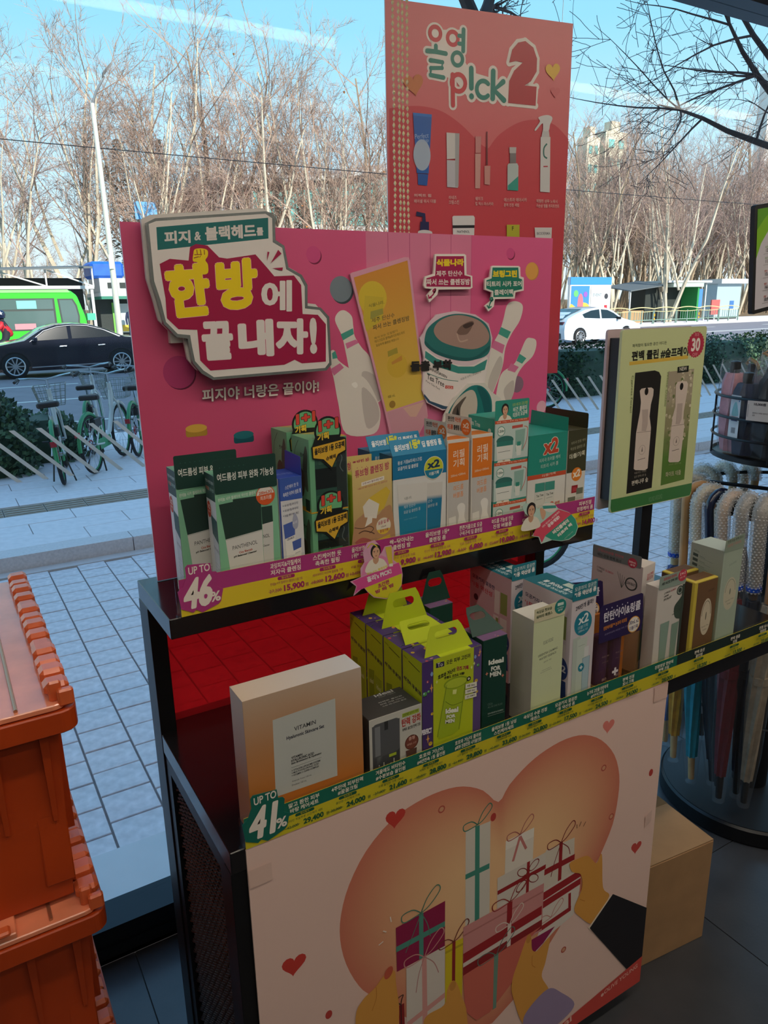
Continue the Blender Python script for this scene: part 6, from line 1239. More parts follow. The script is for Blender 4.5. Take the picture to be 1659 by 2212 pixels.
# ================================================================== umbrella rack
RX, RY = 2.12, 1.21
rk = thing('umbrella_rack', 'black round umbrella rack with tray base, hook ring and wire basket', 'rack', (RX, RY, 0))
RACK = mat('satin_black_rack_metal', '16171b', .35, .3, noise=.1, nscale=20)
RACKTOP = mat('rack_tray_sheet', '1e2126', .5, .3, noise=.08, nscale=10)
b = MB(); b.lathe([(.262,0),(.275,.006),(.275,.050),(.268,.056)], 64); b.build('base_tray', RACK, rk, smooth=True)
MB().lathe([(.2665,.056),(.2665,.0575)], 64).build('tray_floor', RACKTOP, rk)
MB().lathe([(.052,.0575),(.052,1.590)], 28).build('pole', RACK, rk, smooth=True)
b = MB(); b.ring((0,0,1.045), .262, .006, 48)
for k in range(4): a = radians(20+90*k); b.tube([(cos(a)*.05, sin(a)*.05, 1.045), (cos(a)*.262, sin(a)*.262, 1.045)], .006, 8)
b.build('hook_ring', RACK, rk, smooth=True)
b = MB(); b.ring((0,0,.36), .205, .004, 48)
for k in range(3): a = radians(40+120*k); b.tube([(cos(a)*.05, sin(a)*.05, .36), (cos(a)*.205, sin(a)*.205, .36)], .004, 8)
b.build('lower_ring', RACK, rk, smooth=True)
MB().lathe([(.21,1.150),(.222,1.153),(.222,1.166),(.218,1.168),(.214,1.160)], 48).build('basket_floor', RACK, rk, smooth=True)
for z in (1.218, 1.275, 1.332): MB().ring((0,0,z), .222, .0042, 56).build('basket_ring', RACK, rk, smooth=True)
b = MB()
for k in range(6): a = radians(15+60*k); MB().tube([(cos(a)*.222, sin(a)*.222, 1.16), (cos(a)*.222, sin(a)*.222, 1.332)], .003, 6).build('basket_wire', RACK, rk)
# price list on top of the pole
ps = thing('price_board', 'white and green price list in black frame at the right edge above rack', 'sign', (RX, 1.19, 1.601), 0)
MB().prism(rrect(-.304, .304, 0, .262, .008), (0,0,0), (1,0,0), (0,0,1), .012).build('board_frame', BLACKPLASTIC, ps)
MB().box(-.03, .03, .003, .010, -.013, .012).build('pole_clip', RACK, ps)
P = Print(ps, 'list_print', (-.294,-.0004,.010), (1,0,0), (0,0,1), .588, .242, PRINT_SATIN); P.rect(0,0,1,1,'c9c4cc'); P.poly([(0,1),(0,.52),(.03,.66),(.08,.78),(.16,.86),(.3,.90),(1,.92),(1,1)], '7fb52a'); P.poly([(0,1),(0,.80),(.05,.90),(.12,1)], '5f9a2a')
for j in range(4):
    for k in range(5):
        x, y = .05+.24*j, .60-.13*k
        if j == 0 and k == 0: y = .58
        P.tx('우산' if k < 2 else '양산', x+.02, y+.035, None, .024, '4f8a3a' if k < 2 else 'b5483c', .02); P.tx(('12,000','11,000','13,000','16,000','10,900')[k], x+.04, y, None, .040, '3c3840', .03); P.line([(x,y-.032),(x+.09,y-.032)], .0012, '9a959c')
P.done()
ps.rotation_euler = (0, radians(-8), 0)

# ---------- long umbrellas hooked on the ring
PLASTIC = clear('clear_film_sleeve', (.95,.96,.97,1), gloss=.5, rough=.08, body=.03, bodycol=(.8,.83,.88,1))
WOOD = mat('varnished_wood_handle', 'b5793f', .3, noise=.15, nscale=25, coat=.4)
PALEWOOD = mat('pale_wood', 'c9a676', .5, noise=.12, nscale=30)
NAVYH = mat('navy_gloss_handle', '1a2038', .22, coat=.5)
DARKH = mat('dark_handle', '2b2828', .35)
BUB = clear('bubble_wrap', (.93,.94,.95,1), gloss=.8, rough=.2, body=.34, bodycol=(.88,.86,.83,1))
FAB = {}
def fabric(h):
    if h not in FAB: FAB[h] = mat('umbrella_cloth_'+h, h, .62, noise=.18, nscale=40, bump=.2, bscale=500)
    return FAB[h]
BLUETAPE = mat('blue_tape', '1a4fc4', .4)
def umbrella(label, ang, cloth, handle, wrap, tipm, rt=.175, rh=.300, zc=1.072, ztip=.14, cz=.80, thick=.030):
    a = radians(ang); t = thing('long_umbrella', label, 'umbrella', (RX, RY, 0), a, 'long umbrellas hooked around the rack')
    # local x points outwards from the pole; the shaft leans in towards the tray
    top_ = Vector((rh, 0, zc-.045)); tip = Vector((rt, 0, ztip)); ax = (tip-top_); Ln = ax.length; ax.normalize()
    at = lambda d: top_ + ax*d
    # handle: straight grip, then a crook over the ring
    hk = [at(.24), at(.12), top_]
    for k in range(1, 9):
        q = radians(180*k/8); hk.append(top_ + Vector((-(1-cos(q))*.040, 0, sin(q)*.045)))
    hk.append(hk[-1] + Vector((.002, 0, -.028)))
    MB().tube(hk, [.0125]*2+[.0125]*(len(hk)-3)+[.0115], 10).build('handle', handle, t, smooth=True)
    d0 = .245; d1 = Ln-.085
    # furled cloth with pleats
    seg = 14; rings = 12; b = MB(); vs = []
    for i in range(rings+1):
        f = i/rings; d = d0+(d1-d0)*f; r = thick*(.55+.45*min(1, f*5))*(1-.50*f**1.6); p = at(d)
        for k in range(seg):
            q = 2*pi*k/seg + f*1.2; rr = r*(1+.16*(1 if k % 2 else -1)); vs.append(p + Vector((0,1,0))*sin(q)*rr + Vector((0,1,0)).cross(ax)*cos(q)*rr)
    fs = [(i*seg+k, i*seg+(k+1) % seg, (i+1)*seg+(k+1) % seg, (i+1)*seg+k) for i in range(rings) for k in range(seg)] + [tuple(range(seg-1,-1,-1)), tuple(rings*seg+k for k in range(seg))]
    b.add(vs, fs); b.build('furled_cloth', fabric(cloth), t, smooth=True)
    MB().tube([at(.47), at(.495)], [thick*.98, thick*.95], 14).build('closing_strap', fabric(cloth), t, smooth=True)
    MB().tube([at(d1-.004), at(Ln)], [.0115, .0095], 10).build('tip', tipm, t, smooth=True)
    MB().tube([at(d0-.02), at(d0+.10), at(d1-.1), at(Ln+.012)], [.020, thick*1.22, thick*1.08, .018], 12).build('clear_sleeve', PLASTIC, t, smooth=True)
    if wrap:
        b = MB(); R = random.Random(int(ang)*7+1); pts = [hk[0]+(hk[1]-hk[0])*.2] + hk[1:-1]
        b.tube(pts, [.0185+R.uniform(-.001,.0025) for _ in pts], 12)
        rows = []
        for i in range(len(pts)-1):
            n_ = max(2, int((pts[i+1]-pts[i]).length/.0075))
            for j in range(n_): rows.append((pts[i].lerp(pts[i+1], j/n_), (pts[i+1]-pts[i]).normalized()))
        for j, (p, dd) in enumerate(rows):
            sd = Vector((0,1,0)); up2 = sd.cross(dd).normalized()
            for k in range(12):
                q = 2*pi*k/12 + (j % 2)*.26; c_ = p + (sd*cos(q)+up2*sin(q))*.0195; n2 = (c_-p).normalized(); r2 = .0036
                t1 = n2.cross(dd).normalized()
                b.add([c_+n2*r2*.9, c_+dd*r2, c_+t1*r2, c_-dd*r2, c_-t1*r2], [(0,1,2),(0,2,3),(0,3,4),(0,4,1)])
        b.build('bubble_wrap', BUB, t, smooth=True)
        MB().tube([at(.20), at(.212)], [.0215, .0215], 8).build('tape', BLUETAPE, t)
    return t
CREAM = mat('cream_handle', 'd2b98a', .4, noise=.1); TANW = mat('tan_handle', 'c48f5a', .35, noise=.1); GREYH = mat('grey_brown_handle', '5a4a40', .4, noise=.1); BLK = mat('black_ferrule', '151517', .4)
for lab, ang, cl, hd, wr, tp, dz in (
    ('blue umbrella with bubble-wrapped cream handle at the far left of the rack', 130, '35508f', CREAM, True, PALEWOOD, .27),
    ('mustard yellow umbrella with bare tan wooden handle', 150, 'd09426', TANW, False, PALEWOOD, .262),
    ('teal umbrella with pale wooden tip and bubble-wrapped handle', 162, '1591a8', CREAM, True, PALEWOOD, .222),
    ('dark slate umbrella with glossy navy crook handle', 171, '2b3442', NAVYH, False, BLK, .165),
    ('black umbrella with bubble-wrapped orange-tan handle', 180, '17171b', TANW, True, BLK, .172),
    ('maroon umbrella with bubble-wrapped dark grey handle', 190, '6a1a26', GREYH, True, BLK, .225),
    ('dark navy umbrella with bubble-wrapped brownish handle', 199, '15182a', GREYH, True, BLK, .165),
    ('beige umbrella with varnished wooden handle near the right picture edge', 208, 'a39480', WOOD, False, BLK, .20)):
    umbrella(lab, ang, cl, hd, wr, tp, rt=dz, ztip=.10 if dz < .25 else .15)
for lab, ang, cl, hd in (('umbrella at the back of the rack with cream bubble-wrapped crook, leftmost there', 98, '8a8f98', CREAM), ('umbrella at the back of the rack with pale yellow crook, beside the pole', 76, '6a6f5a', CREAM), ('umbrella at the back of the rack with white-wrapped crook nearest the pole', 56, '454b5c', PALEWOOD)):
    umbrella(lab, ang, cl, hd, True, BLK, rh=.296)

# ---------- folding umbrellas bagged in the basket
def folding(label, ang, r, cloth, h, strap=None, lab=False, sleeve=(.95,.96,.97), w=.030):
    a = radians(ang); t = thing('folding_umbrella', label, 'umbrella', (RX+cos(a)*r, RY+sin(a)*r, 1.1685), a, 'folding umbrellas in the wire basket')
    lean = .012
    vs = []; seg = 14; rings = 9; b = MB()
    for i in range(rings+1):
        f = i/rings; rr0 = w*(.80+.35*sin(pi*min(1, f*.8+.1)))*(1 if f < .92 else .8)
        for k in range(seg):
            q = 2*pi*k/seg + f*.8; rr = rr0*(1+(.10 if k % 2 else -.10)); vs.append((cos(q)*rr+lean*f, sin(q)*rr*1.25, f*h*.86))
    fs = [(i*seg+k, i*seg+(k+1) % seg, (i+1)*seg+(k+1) % seg, (i+1)*seg+k) for i in range(rings) for k in range(seg)] + [tuple(range(seg-1,-1,-1)), tuple(rings*seg+k for k in range(seg))]
    b.add(vs, fs); b.build('folded_cloth', fabric(cloth), t, smooth=True)
    MB().lathe([(.013,0),(.015,.02),(.014,h*.14),(.008,h*.15)], 12, (lean, 0, h*.84)).build('grip', BLK, t, smooth=True)
    R = random.Random(int(ang)); vs = []; b = MB()
    for i in range(9):
        f = i/8
        for k in range(16):
            q = 2*pi*k/16; rr = w*(1.12+.30*sin(pi*min(1, f*.8+.1))) * (1 if f < .9 else 1.0) + R.uniform(-.0022, .0022); vs.append((cos(q)*rr+lean*f, sin(q)*rr*1.3, f*h*(1.04 if i < 8 else 1.02)+(R.uniform(-.006,.006) if i == 8 else 0)))
    fs = [(i*16+k, i*16+(k+1) % 16, (i+1)*16+(k+1) % 16, (i+1)*16+k) for i in range(8) for k in range(16)]
    b.add(vs, fs); b.build('clear_bag', clear('clear_bag_film', sleeve+(1,), gloss=.7, rough=.10, body=.03, bodycol=(.7,.72,.76,1)), t, smooth=True)
    if strap: MB().tube([(lean,-.01,h*.93),(lean+.02,-.035,h*.99),(lean+.01,-.012,h*1.04),(lean-.01,.02,h*1.0),(lean-.02,.035,h*.93)], .005, 6).build('wrist_strap', mat('strap_'+strap, strap, .6), t, smooth=True)
    if lab:
        Q = Print(t, 'paper_label', (w*1.48, -.020, .045), (0,1,0), (0,0,1), .040, .125); Q.rect(0,0,1,1,'d3d6dc'); Q.blob([(.2,.55),(.35,.80),(.6,.84),(.85,.62),(.8,.55)], '7fb5b9'); Q.ell(.85,.88,.06,'3a6fb0'); Q.line([(.2,.52),(.85,.52)], .0012, 'b9565a'); Q.rect(.18,.42,.82,.46,'2a3f7a'); Q.rect(.30,.14,.75,.28,'b9bcc4'); [Q.rect(.32+.05*k,.15,.345+.05*k,.27,'22242a') for k in range(8)]; Q.done()
    return t
folding('pink folding umbrella in clear bag at the left of the basket', 141, .172, 'c98a92', .262)
folding('navy folding umbrella with white paper label in clear bag', 163, .168, '1c2440', .235, None, True)
folding('black folding umbrella with tan strap behind the labelled navy one', 172, .090, '191a1f', .285, 'b07c3c')
folding('black bagged folding umbrella behind the white price card', 194, .150, '17181c', .275, None, False, (.95,.96,.97), .044)
folding('teal folding umbrella in clear bag near the right picture edge', 226, .165, '15727c', .200)
folding('brown and lilac topped folding umbrella at the back of the basket', 120, .118, '7d6f86', .250, 'b07c3c')
pc_ = thing('price_card', 'small white price card clipped to the wire basket', 'price card', (RX+cos(radians(188))*.2285, RY+sin(radians(188))*.2285, 1.278), radians(188-270))
MB().box(-.040, .040, -.0012, 0, 0, .054).build('card_sheet', card('c9c6c8'), pc_)
P = Print(pc_, 'card_print', (-.040,-.0012,0), (1,0,0), (0,0,1), .080, .054); P.t('10,000원', [(.22,.76),(.62,.76),(.22,.92)], '3a3640', .05); P.t('튼튼하고 가벼운 3단우산 완전자동', [(.20,.36),(.90,.36),(.20,.44)], '4a4650', .01); P.t('검정', [(.20,.24),(.28,.24),(.20,.32)], '4a4650', .01); [P.rect(.03,.20+.07*k,.06,.24+.07*k,'8a8690') for k in range(9)]; P.done()

# ================================================================== cardboard box behind the shelf
KRAFT = mat('brown_cardboard', 'a5805a', .85, noise=.08, nscale=14, bump=.15, bscale=90)
cb = thing('cardboard_box', 'plain brown cardboard box on the floor behind the front poster', 'box', (1.228, .945, 0), radians(-6))
MB().box(0, .265, 0, .36, 0, .297).build('carton_body', KRAFT, cb, bevel=.002)
MB().box(.001, .264, .001, .178, .2972, .3002).build('flap', KRAFT, cb); MB().box(.001, .264, .182, .359, .2972, .3002).build('flap', KRAFT, cb)
MB().box(.0, .265, .155, .205, .3004, .3008).build('packing_tape', clear('brown_tape', (.75,.6,.42,1), gloss=1.0, body=.4, bodycol=(.45,.3,.17,1)), cb)

# ================================================================== orange crates
ORANGE = mat('orange_plastic', 'b5400f', .40, noise=.12, nscale=7, bump=.08, bscale=60)
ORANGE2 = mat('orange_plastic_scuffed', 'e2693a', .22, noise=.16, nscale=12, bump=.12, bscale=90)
LIDM = mat('faded_skylit_orange_lid', 'f0906a', .16, noise=.12, nscale=14, bump=.1, bscale=80, spec=.8)  # faded lid orange, lightened further to paint in sky light on the tops
def crate(label, z0):
    t = thing('storage_crate', label, 'crate', (-.296, 1.035, z0), 0, 'stacked orange crates by the window')
    W_, D_, H_ = .40, .595, .354
    b = MB(); ti = .028   # tapered tub
    def ringv(i, z): return [(i,i,z),(W_-i,i,z),(W_-i,D_-i,z),(i,D_-i,z)]
    zt = H_-.052
    vs = ringv(ti+.012, .0)+ringv(ti, zt)+ringv(ti+.004, zt)+ringv(ti+.016, .006)
    b.add(vs, [(3,2,1,0),(0,1,5,4),(1,2,6,5),(2,3,7,6),(3,0,4,7),(4,5,9,8),(5,6,10,9),(6,7,11,10),(7,4,8,11),(8,9,13,12),(9,10,14,13),(10,11,15,14),(11,8,12,15),(12,13,14,15)])
    b.build('tub', ORANGE, t)
    for x in (.045, .120, .205, .280, .345):
        hh = .16 if x in (.280, .345) else .22
        MB().add([(x,ti+.002,zt-.004),(x+.012,ti+.002,zt-.004),(x+.009,ti+.008,zt-hh),(x+.003,ti+.008,zt-hh),(x,ti-.012,zt-.004),(x+.012,ti-.012,zt-.004),(x+.009,ti+.003,zt-hh),(x+.003,ti+.003,zt-hh)], [(0,1,2,3),(7,6,5,4),(0,4,5,1),(1,5,6,2),(2,6,7,3),(3,7,4,0)]).build('rib', ORANGE, t)
    for y in (.12, .30, .46): MB().box(W_-ti-.006, W_-ti+.010, y, y+.012, .06, zt-.004).build('rib', ORANGE, t)
    MB().box(.325, W_-ti-.006, ti+.006, ti+.014, .03, zt-.15).build('corner_panel', ORANGE, t, bevel=.002)
    # rim under the lid
    r_o = rrect(0, W_, 0, D_, .022)
    MB().prism(r_o, (0,0,zt+.030), (1,0,0), (0,1,0), .034).build('rim', ORANGE, t, bevel=.002)
    MB().box(.18, .215, -.004, .004, zt-.026, zt).build('latch', ORANGE, t, bevel=.001)
    # two lid halves with interlocking knuckles along the long edges
    zl = zt+.0305
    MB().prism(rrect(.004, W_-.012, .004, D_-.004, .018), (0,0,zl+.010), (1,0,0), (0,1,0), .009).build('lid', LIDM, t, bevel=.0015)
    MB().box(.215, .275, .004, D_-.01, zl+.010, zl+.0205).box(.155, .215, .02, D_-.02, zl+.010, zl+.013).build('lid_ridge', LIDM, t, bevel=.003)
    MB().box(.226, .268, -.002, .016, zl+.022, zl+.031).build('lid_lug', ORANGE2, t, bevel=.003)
    MB().tube([(.322,.012,zl+.012),(.322,D_-.012,zl+.012)], .0028, 8).build('hinge_wire', mat('hinge_steel', 'b98a6a', .3, .7), t, smooth=True)
    ys = [.030, .072, .112, .152, .228, .268, .308, .348, .424, .464, .504, .544]
    for i, y in enumerate(ys):
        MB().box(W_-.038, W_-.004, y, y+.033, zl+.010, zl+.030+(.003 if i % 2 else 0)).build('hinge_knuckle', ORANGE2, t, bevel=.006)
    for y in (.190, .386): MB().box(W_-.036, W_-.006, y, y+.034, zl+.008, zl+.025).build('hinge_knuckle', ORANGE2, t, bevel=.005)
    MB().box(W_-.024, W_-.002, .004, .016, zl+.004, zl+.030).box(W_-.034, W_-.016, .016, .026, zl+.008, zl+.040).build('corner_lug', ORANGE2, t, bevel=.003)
    return t
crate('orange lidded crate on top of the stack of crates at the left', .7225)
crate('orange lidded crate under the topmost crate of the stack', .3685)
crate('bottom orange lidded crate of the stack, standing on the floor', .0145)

# ================================================================== bicycles at the kerb
BIKEW = mat('white_bike_paint', 'd3d8d6', .3, coat=.3); BIKEG = mat('green_bike_plastic', '2f8f5a', .4); RUB = mat('tyre_rubber', '1b1b1d', .8, noise=.1); CHROME = mat('bike_aluminium', 'b9bec4', .25, .9); SADDLE = mat('brown_black_saddle', '2a2220', .5)
def make_bike():
    t = thing('bicycle', 'x', 'bicycle')
    for nm, y in (('rear_wheel', 0.0), ('front_wheel', 1.02)):
        wb = MB().ring((0,y,.325), .305, .020, 36, 8, 'X').build(nm, RUB, t, smooth=True)
        b = MB().ring((0,y,.325), .283, .008, 36, 6, 'X'); b.build('rim', BIKEG, wb)
        b = MB()
        for k in range(18):
            a = 2*pi*k/18; b.bar((.018*(1 if k % 2 else -1),y+cos(a+.2)*.025,.325+sin(a+.2)*.025), (0,y+cos(a)*.28,.325+sin(a)*.28), .0022, .0022)
        b.tube([(-.045,y,.325),(.045,y,.325)], .022, 10); b.build('spokes', CHROME, wb)
        pts = [(0, y+cos(radians(a))*.345, .325+sin(radians(a))*.345) for a in (range(20, 200, 15) if nm == 'rear_wheel' else range(5, 165, 15))]
        MB().tube(pts, .022, 8).build('fender', BIKEG if nm == 'rear_wheel' else BIKEW, t, smooth=True)
    b = MB(); b.tube([(0,.86,.86),(0,.80,.60),(0,.62,.38),(0,.42,.30)], .026, 10); b.tube([(0,.42,.29),(0,.33,.52),(0,.27,.70)], .020, 10)
    for s in (-1, 1): b.tube([(s*.012,.42,.29),(s*.06,.2,.30),(s*.06,0,.325)], .011, 8); b.tube([(s*.015,.33,.55),(s*.06,0,.325)], .009, 8)
    b.build('frame', BIKEW, t, smooth=True)
    b = MB(); b.tube([(0,.83,.93),(0,.88,.74)], .024, 10)
    for s in (-1, 1): b.tube([(s*.01,.88,.74),(s*.055,.90,.66),(s*.055,1.02,.325)], .013, 8)
    b.build('fork', BIKEW, t, smooth=True)
    b = MB(); b.tube([(0,.83,.92),(0,.81,1.03)], .014, 8); b.tube([(-.30,.62,1.06),(-.27,.70,1.08),(-.14,.80,1.06),(0,.82,1.03),(.14,.80,1.06),(.27,.70,1.08),(.30,.62,1.06)], .011, 8)
    b.build('handlebar', CHROME, t, smooth=True)
    for s in (-1, 1): MB().tube([(s*.275,.69,1.078),(s*.305,.59,1.055)], .016, 8).build('grip', SADDLE, t, smooth=True); MB().tube([(s*.26,.73,1.07),(s*.27,.68,1.05),(s*.285,.62,1.035)], .005, 6).build('brake_lever', BLK, t)
    b = MB(); b.prism([(-.10,0),(.10,0),(.115,.05),(.07,.12),(.025,.20),(.015,.27),(-.015,.27),(-.025,.20),(-.07,.12),(-.115,.05)], (0,.10,.855), (1,0,0), (0,1,0), .055); b.build('saddle', SADDLE, t, bevel=.012)
    MB().tube([(0,.27,.69),(0,.23,.82)], .014, 8).build('seat_post', CHROME, t)
    b = MB()
    for z, wx, wy in ((.72,.13,.10),(.80,.145,.115),(.88,.16,.13),(.95,.175,.145)): b.tube([(-wx,1.06-wy,z),(wx,1.06-wy,z),(wx,1.06+wy,z),(-wx,1.06+wy,z)], .0035, 5, closed=True)
    for i in range(-3, 4):
        f = i/3
        for s in (-1, 1): b.tube([(f*.13,1.06+s*.10,.72),(f*.175,1.06+s*.145,.95)], .0028, 5); b.tube([(s*.13,1.06+f*.10,.72),(s*.175,1.06+f*.145,.95)], .0028, 5)
        b.tube([(f*.13,.96,.72),(f*.13,1.16,.72)], .0028, 5)
    b.build('basket', mat('grey_basket_wire', '8b9490', .4, .6), t)
    MB().prism([(-.028,.0),(.028,.0),(.028,.055),(-.028,.055)], (0,-.36,.46), (1,0,0), (0,0,1), .015).ring((0,-.01,.325), .05, .008, 12, 5, 'X').build('rear_light', mat('red_reflector', 'a8202a', .3), t)
    b = MB(); b.tube([(.05,.10,.30),(.12,.0,.02)], .009, 6); b.tube([(-.05,.10,.30),(-.10,.04,.04)], .009, 6); b.build('kickstand', BLK, t)
    b = MB(); b.tube([(0,.42,.29),(.0,.42,.292)], .09, 16); b.tube([(.07,.42,.29),(.09,.50,.16),(.15,.50,.16)], .010, 6); b.tube([(-.07,.42,.29),(-.09,.34,.42),(-.15,.34,.42)], .010, 6); b.build('crank', BLK, t)
    MB().box(.03,.055,.02,.50,.24,.36).build('chain_guard', BIKEG, t, bevel=.01)
    MB().box(-.055,.055,.05,.26,.50,.60).build('lock_box', BLK, t, bevel=.01)
    return t
bike0 = make_bike(); used = False
for lab, x, y, z, rz in (
    ('white shared bicycle nearest the dark bush, leaning left, seen from behind', .86, 7.0, .10, -.17),
    ('white shared bicycle with large green rear rim, second from the dark bush', 1.19, 7.33, .10, -.52),
    ('white shared bicycle behind the second one, third from the dark bush', 1.36, 8.35, .10, -.30),
    ('white shared bicycle against the left edge of the pink board', 1.74, 7.95, .10, -.42),
    ('shared bicycle seen under the red poster beyond the glass stripes', 7.55, 8.0, .10, 1.15),
    ('pale bicycle close to the window beside the green product sign', 3.28, 4.35, .0, pi-.12),
    ('bicycle close to the window, seen between the two shelves', 2.50, 4.0, .0, pi+.55)):
    o = copy_tree(bike0) if used else bike0; used = True
    o['label'] = lab; o['group'] = 'shared bicycles parked on the pavement'; o.location = (x, y, z); o.scale = (.85, .85, .85); o.rotation_euler = (0, -.08 if x == .86 else -.04, rz)

# ------------------------------------------------------------------ hedge plants
LEAF = mat('dark_hedge_leaves', '4c6a48', .6, noise=.35, nscale=9); LEAF2 = mat('deep_hedge_leaves', '2e4836', .65, noise=.3, nscale=9); TWIG = mat('bush_twig', '4a3a2c', .9)
def bush_mesh(name, sx, sy, sz, n, seed, leaf=.03):
    R = random.Random(seed); b = MB()
    for i in range(n):
        u, v = R.uniform(0, 2*pi), R.uniform(-.2, 1); rr = R.uniform(.75, 1.0)
        e = .45; cx_ = math.copysign(abs(cos(u))**e, cos(u)); cy_ = math.copysign(abs(sin(u))**e, sin(u)); k = (1-max(0, v)**4*.6)
        p = Vector((cx_*sx*rr*k, cy_*sy*rr*k, max(.03, (v+.2)/1.2*sz*R.uniform(.93, 1.04))))
        d1 = Vector((R.uniform(-1,1), R.uniform(-1,1), R.uniform(-.3,1))).normalized()*leaf*R.uniform(.7,1.5); d2 = d1.orthogonal().normalized()*leaf*.55
        b.m = 0 if R.random() < .6 else 1
        b.add([p, p+d1*.5+d2, p+d1, p+d1*.5-d2], [(0,1,2,3)])
    b.m = 1
    g = 10
    vs = []
    for j in range(6):
        for k in range(g):
            u = 2*pi*k/g; e = .45; f = j/5; kk = 1-.25*f**3
            vs.append((math.copysign(abs(cos(u))**e, cos(u))*sx*.80*kk, math.copysign(abs(sin(u))**e, sin(u))*sy*.80*kk, f*sz*.86))
    b.add(vs, [(j*g+k, j*g+(k+1) % g, (j+1)*g+(k+1) % g, (j+1)*g+k) for j in range(5) for k in range(g)]+[tuple(5*g+k for k in range(g))])
    return b
def bush(label, x, y, z, mesh=None, mb=None, group=None, sc=1.0, rz=0.0):
    t = thing('hedge_shrub', label, 'shrub', (x, y, z), rz, group)
    o = mb.build('foliage', [LEAF, LEAF2], t) if mb else bpy.data.objects.new('foliage', mesh)
    if not mb: COL.objects.link(o); o.parent = t
    MB().tube([(0,0,0),(0,0,.3)], .03, 6).build('stem', TWIG, t); t.scale = (sc, sc, sc); return o
bush('dark clipped bush at the left picture edge beside the bicycles', .12, 8.1, .09, mb=bush_mesh('b', .66, .60, .80, 2600, 4, .05))
bush('low dark bush between the left-edge bush and the nearest bicycle', .86, 8.55, .09, mb=bush_mesh('b', .42, .5, .50, 1200, 5, .05))
hm = [bush_mesh('b', .95, .62, .84, 2400, s, .05).build('foliage', [LEAF, LEAF2]) for s in (6, 7)]
for i in range(6): bush('clipped evergreen hedge shrub in the row along the road', 7.6+1.75*i, 9.15, .09, mesh=hm[i % 2].data, group='row of hedge shrubs along the road', rz=(pi if i % 3 == 1 else 0))
for o in hm: bpy.data.objects.remove(o)

# ------------------------------------------------------------------ street lamp, wire
lp = thing('street_lamp', 'tall pale street lamp with angled arm and dark lamp head', 'street lamp', (6.98, 33.0, .0))
LAMPP = mat('pale_painted_steel', 'c9c6bb', .4, noise=.04)
MB().tube([(0,0,-.12),(-.02,0,4),(-.09,0,9.3)], [.13,.115,.085], 12).build('pole', LAMPP, lp, smooth=True)
MB().tube([(-.09,0,9.25),(.12,0,9.75),(.48,0,10.30)], [.05,.045,.04], 8).build('arm', mat('grey_steel_arm', '7d7f80', .4, .4), lp, smooth=True)
MB().add([(.40,-.10,10.25),(.55,-.13,10.42),(.80,-.11,10.72),(.80,.11,10.72),(.55,.13,10.42),(.40,.10,10.25),(.42,-.10,10.42),(.55,-.12,10.58),(.76,-.1,10.80),(.76,.1,10.80),(.55,.12,10.58),(.42,.10,10.42)], [(0,1,2,3,4,5),(11,10,9,8,7,6),(0,6,7,1),(1,7,8,2),(2,8,9,3),(3,9,10,4),(4,10,11,5),(5,11,6,0)]).build('lamp_head', mat('dark_lamp_head', '3a3a3c', .5), lp)
MB().box(-.2,.2,-.2,.2,-.12,.35).build('plinth', LAMPP, lp, bevel=.02)
MB().box(-.16,.02,-.17,-.10,3.2,3.75).build('junction_box', LAMPP, lp)
b = MB(); pts = [(-20+k*5.2, 34.2, 8.2+.000*k - .35*sin(pi*k/20)) for k in range(21)]; b.tube([(p[0], p[1], p[2]-.9*((p[0]-32)/52)**2*0) for p in pts], .018, 5)
o = b.build('overhead_cable', BLK); tag(o, 'thin black overhead cable crossing the sky before the trees', 'cable')

# ------------------------------------------------------------------ vehicles
GLZ = mat('tinted_car_glass', '1a2228', .06, spec=.8); HEAD = mat('headlamp', 'cdd4da', .15); TAIL = mat('tail_lamp', '8c1f2a', .2); ALLOY = mat('alloy_wheel', 'b9bcc0', .3, .8)
def car(name, label, loc, rz, paint, prof, wheels, L, Wd, roof, coupe=False):
    """side profile prof (x,z) swept over the width with tumblehome"""
    t = thing(name, label, 'car', loc, rz); k = len(prof); vs = []
    ys = (-Wd/2, -Wd/2*.93, Wd/2*.93, Wd/2)
    lo = [(x, z) for x, z in prof]
    def shrink(z): return 1 - .16*max(0, (z-.82)/.6)
    def col(y, ins): return [(x if not ins else x*.995, y*shrink(z), z if not ins else z+.0) for x, z in lo]
    b = MB(); rows = [col(-Wd/2, 0), col(-Wd/2*.5, 0), col(Wd/2*.5, 0), col(Wd/2, 0)]
    for j in (1, 2): rows[j] = [(x, y, z+(.035 if z > .75 else 0)) for x, y, z in rows[j]]
    vs = [p for r in rows for p in r]; fs = []
    for j in range(3):
        for i in range(k): fs.append((j*k+i, j*k+(i+1) % k, (j+1)*k+(i+1) % k, (j+1)*k+i))
    fs.append(tuple(range(k-1, -1, -1))); fs.append(tuple(3*k+i for i in range(k)))
    b.add(vs, fs); body = b.build('body', paint, t, smooth=True)
    return t, shrink
def side_panel(t, name, pts, y, shrink, m, eps=.008):
    for s in (-1, 1):
        vs = [(x, s*(y*shrink(z)+eps), z) for x, z in pts]; vi = [(x, s*(y*shrink(z)-.02), z) for x, z in pts]; n = len(pts)
        MB().add(vs+vi, [tuple(range(n) if s < 0 else range(n-1,-1,-1)), tuple(range(2*n-1,n-1,-1) if s < 0 else range(n, 2*n))]+[(i, n+i, n+(i+1) % n, (i+1) % n) for i in range(n)]).build(name, m, t)
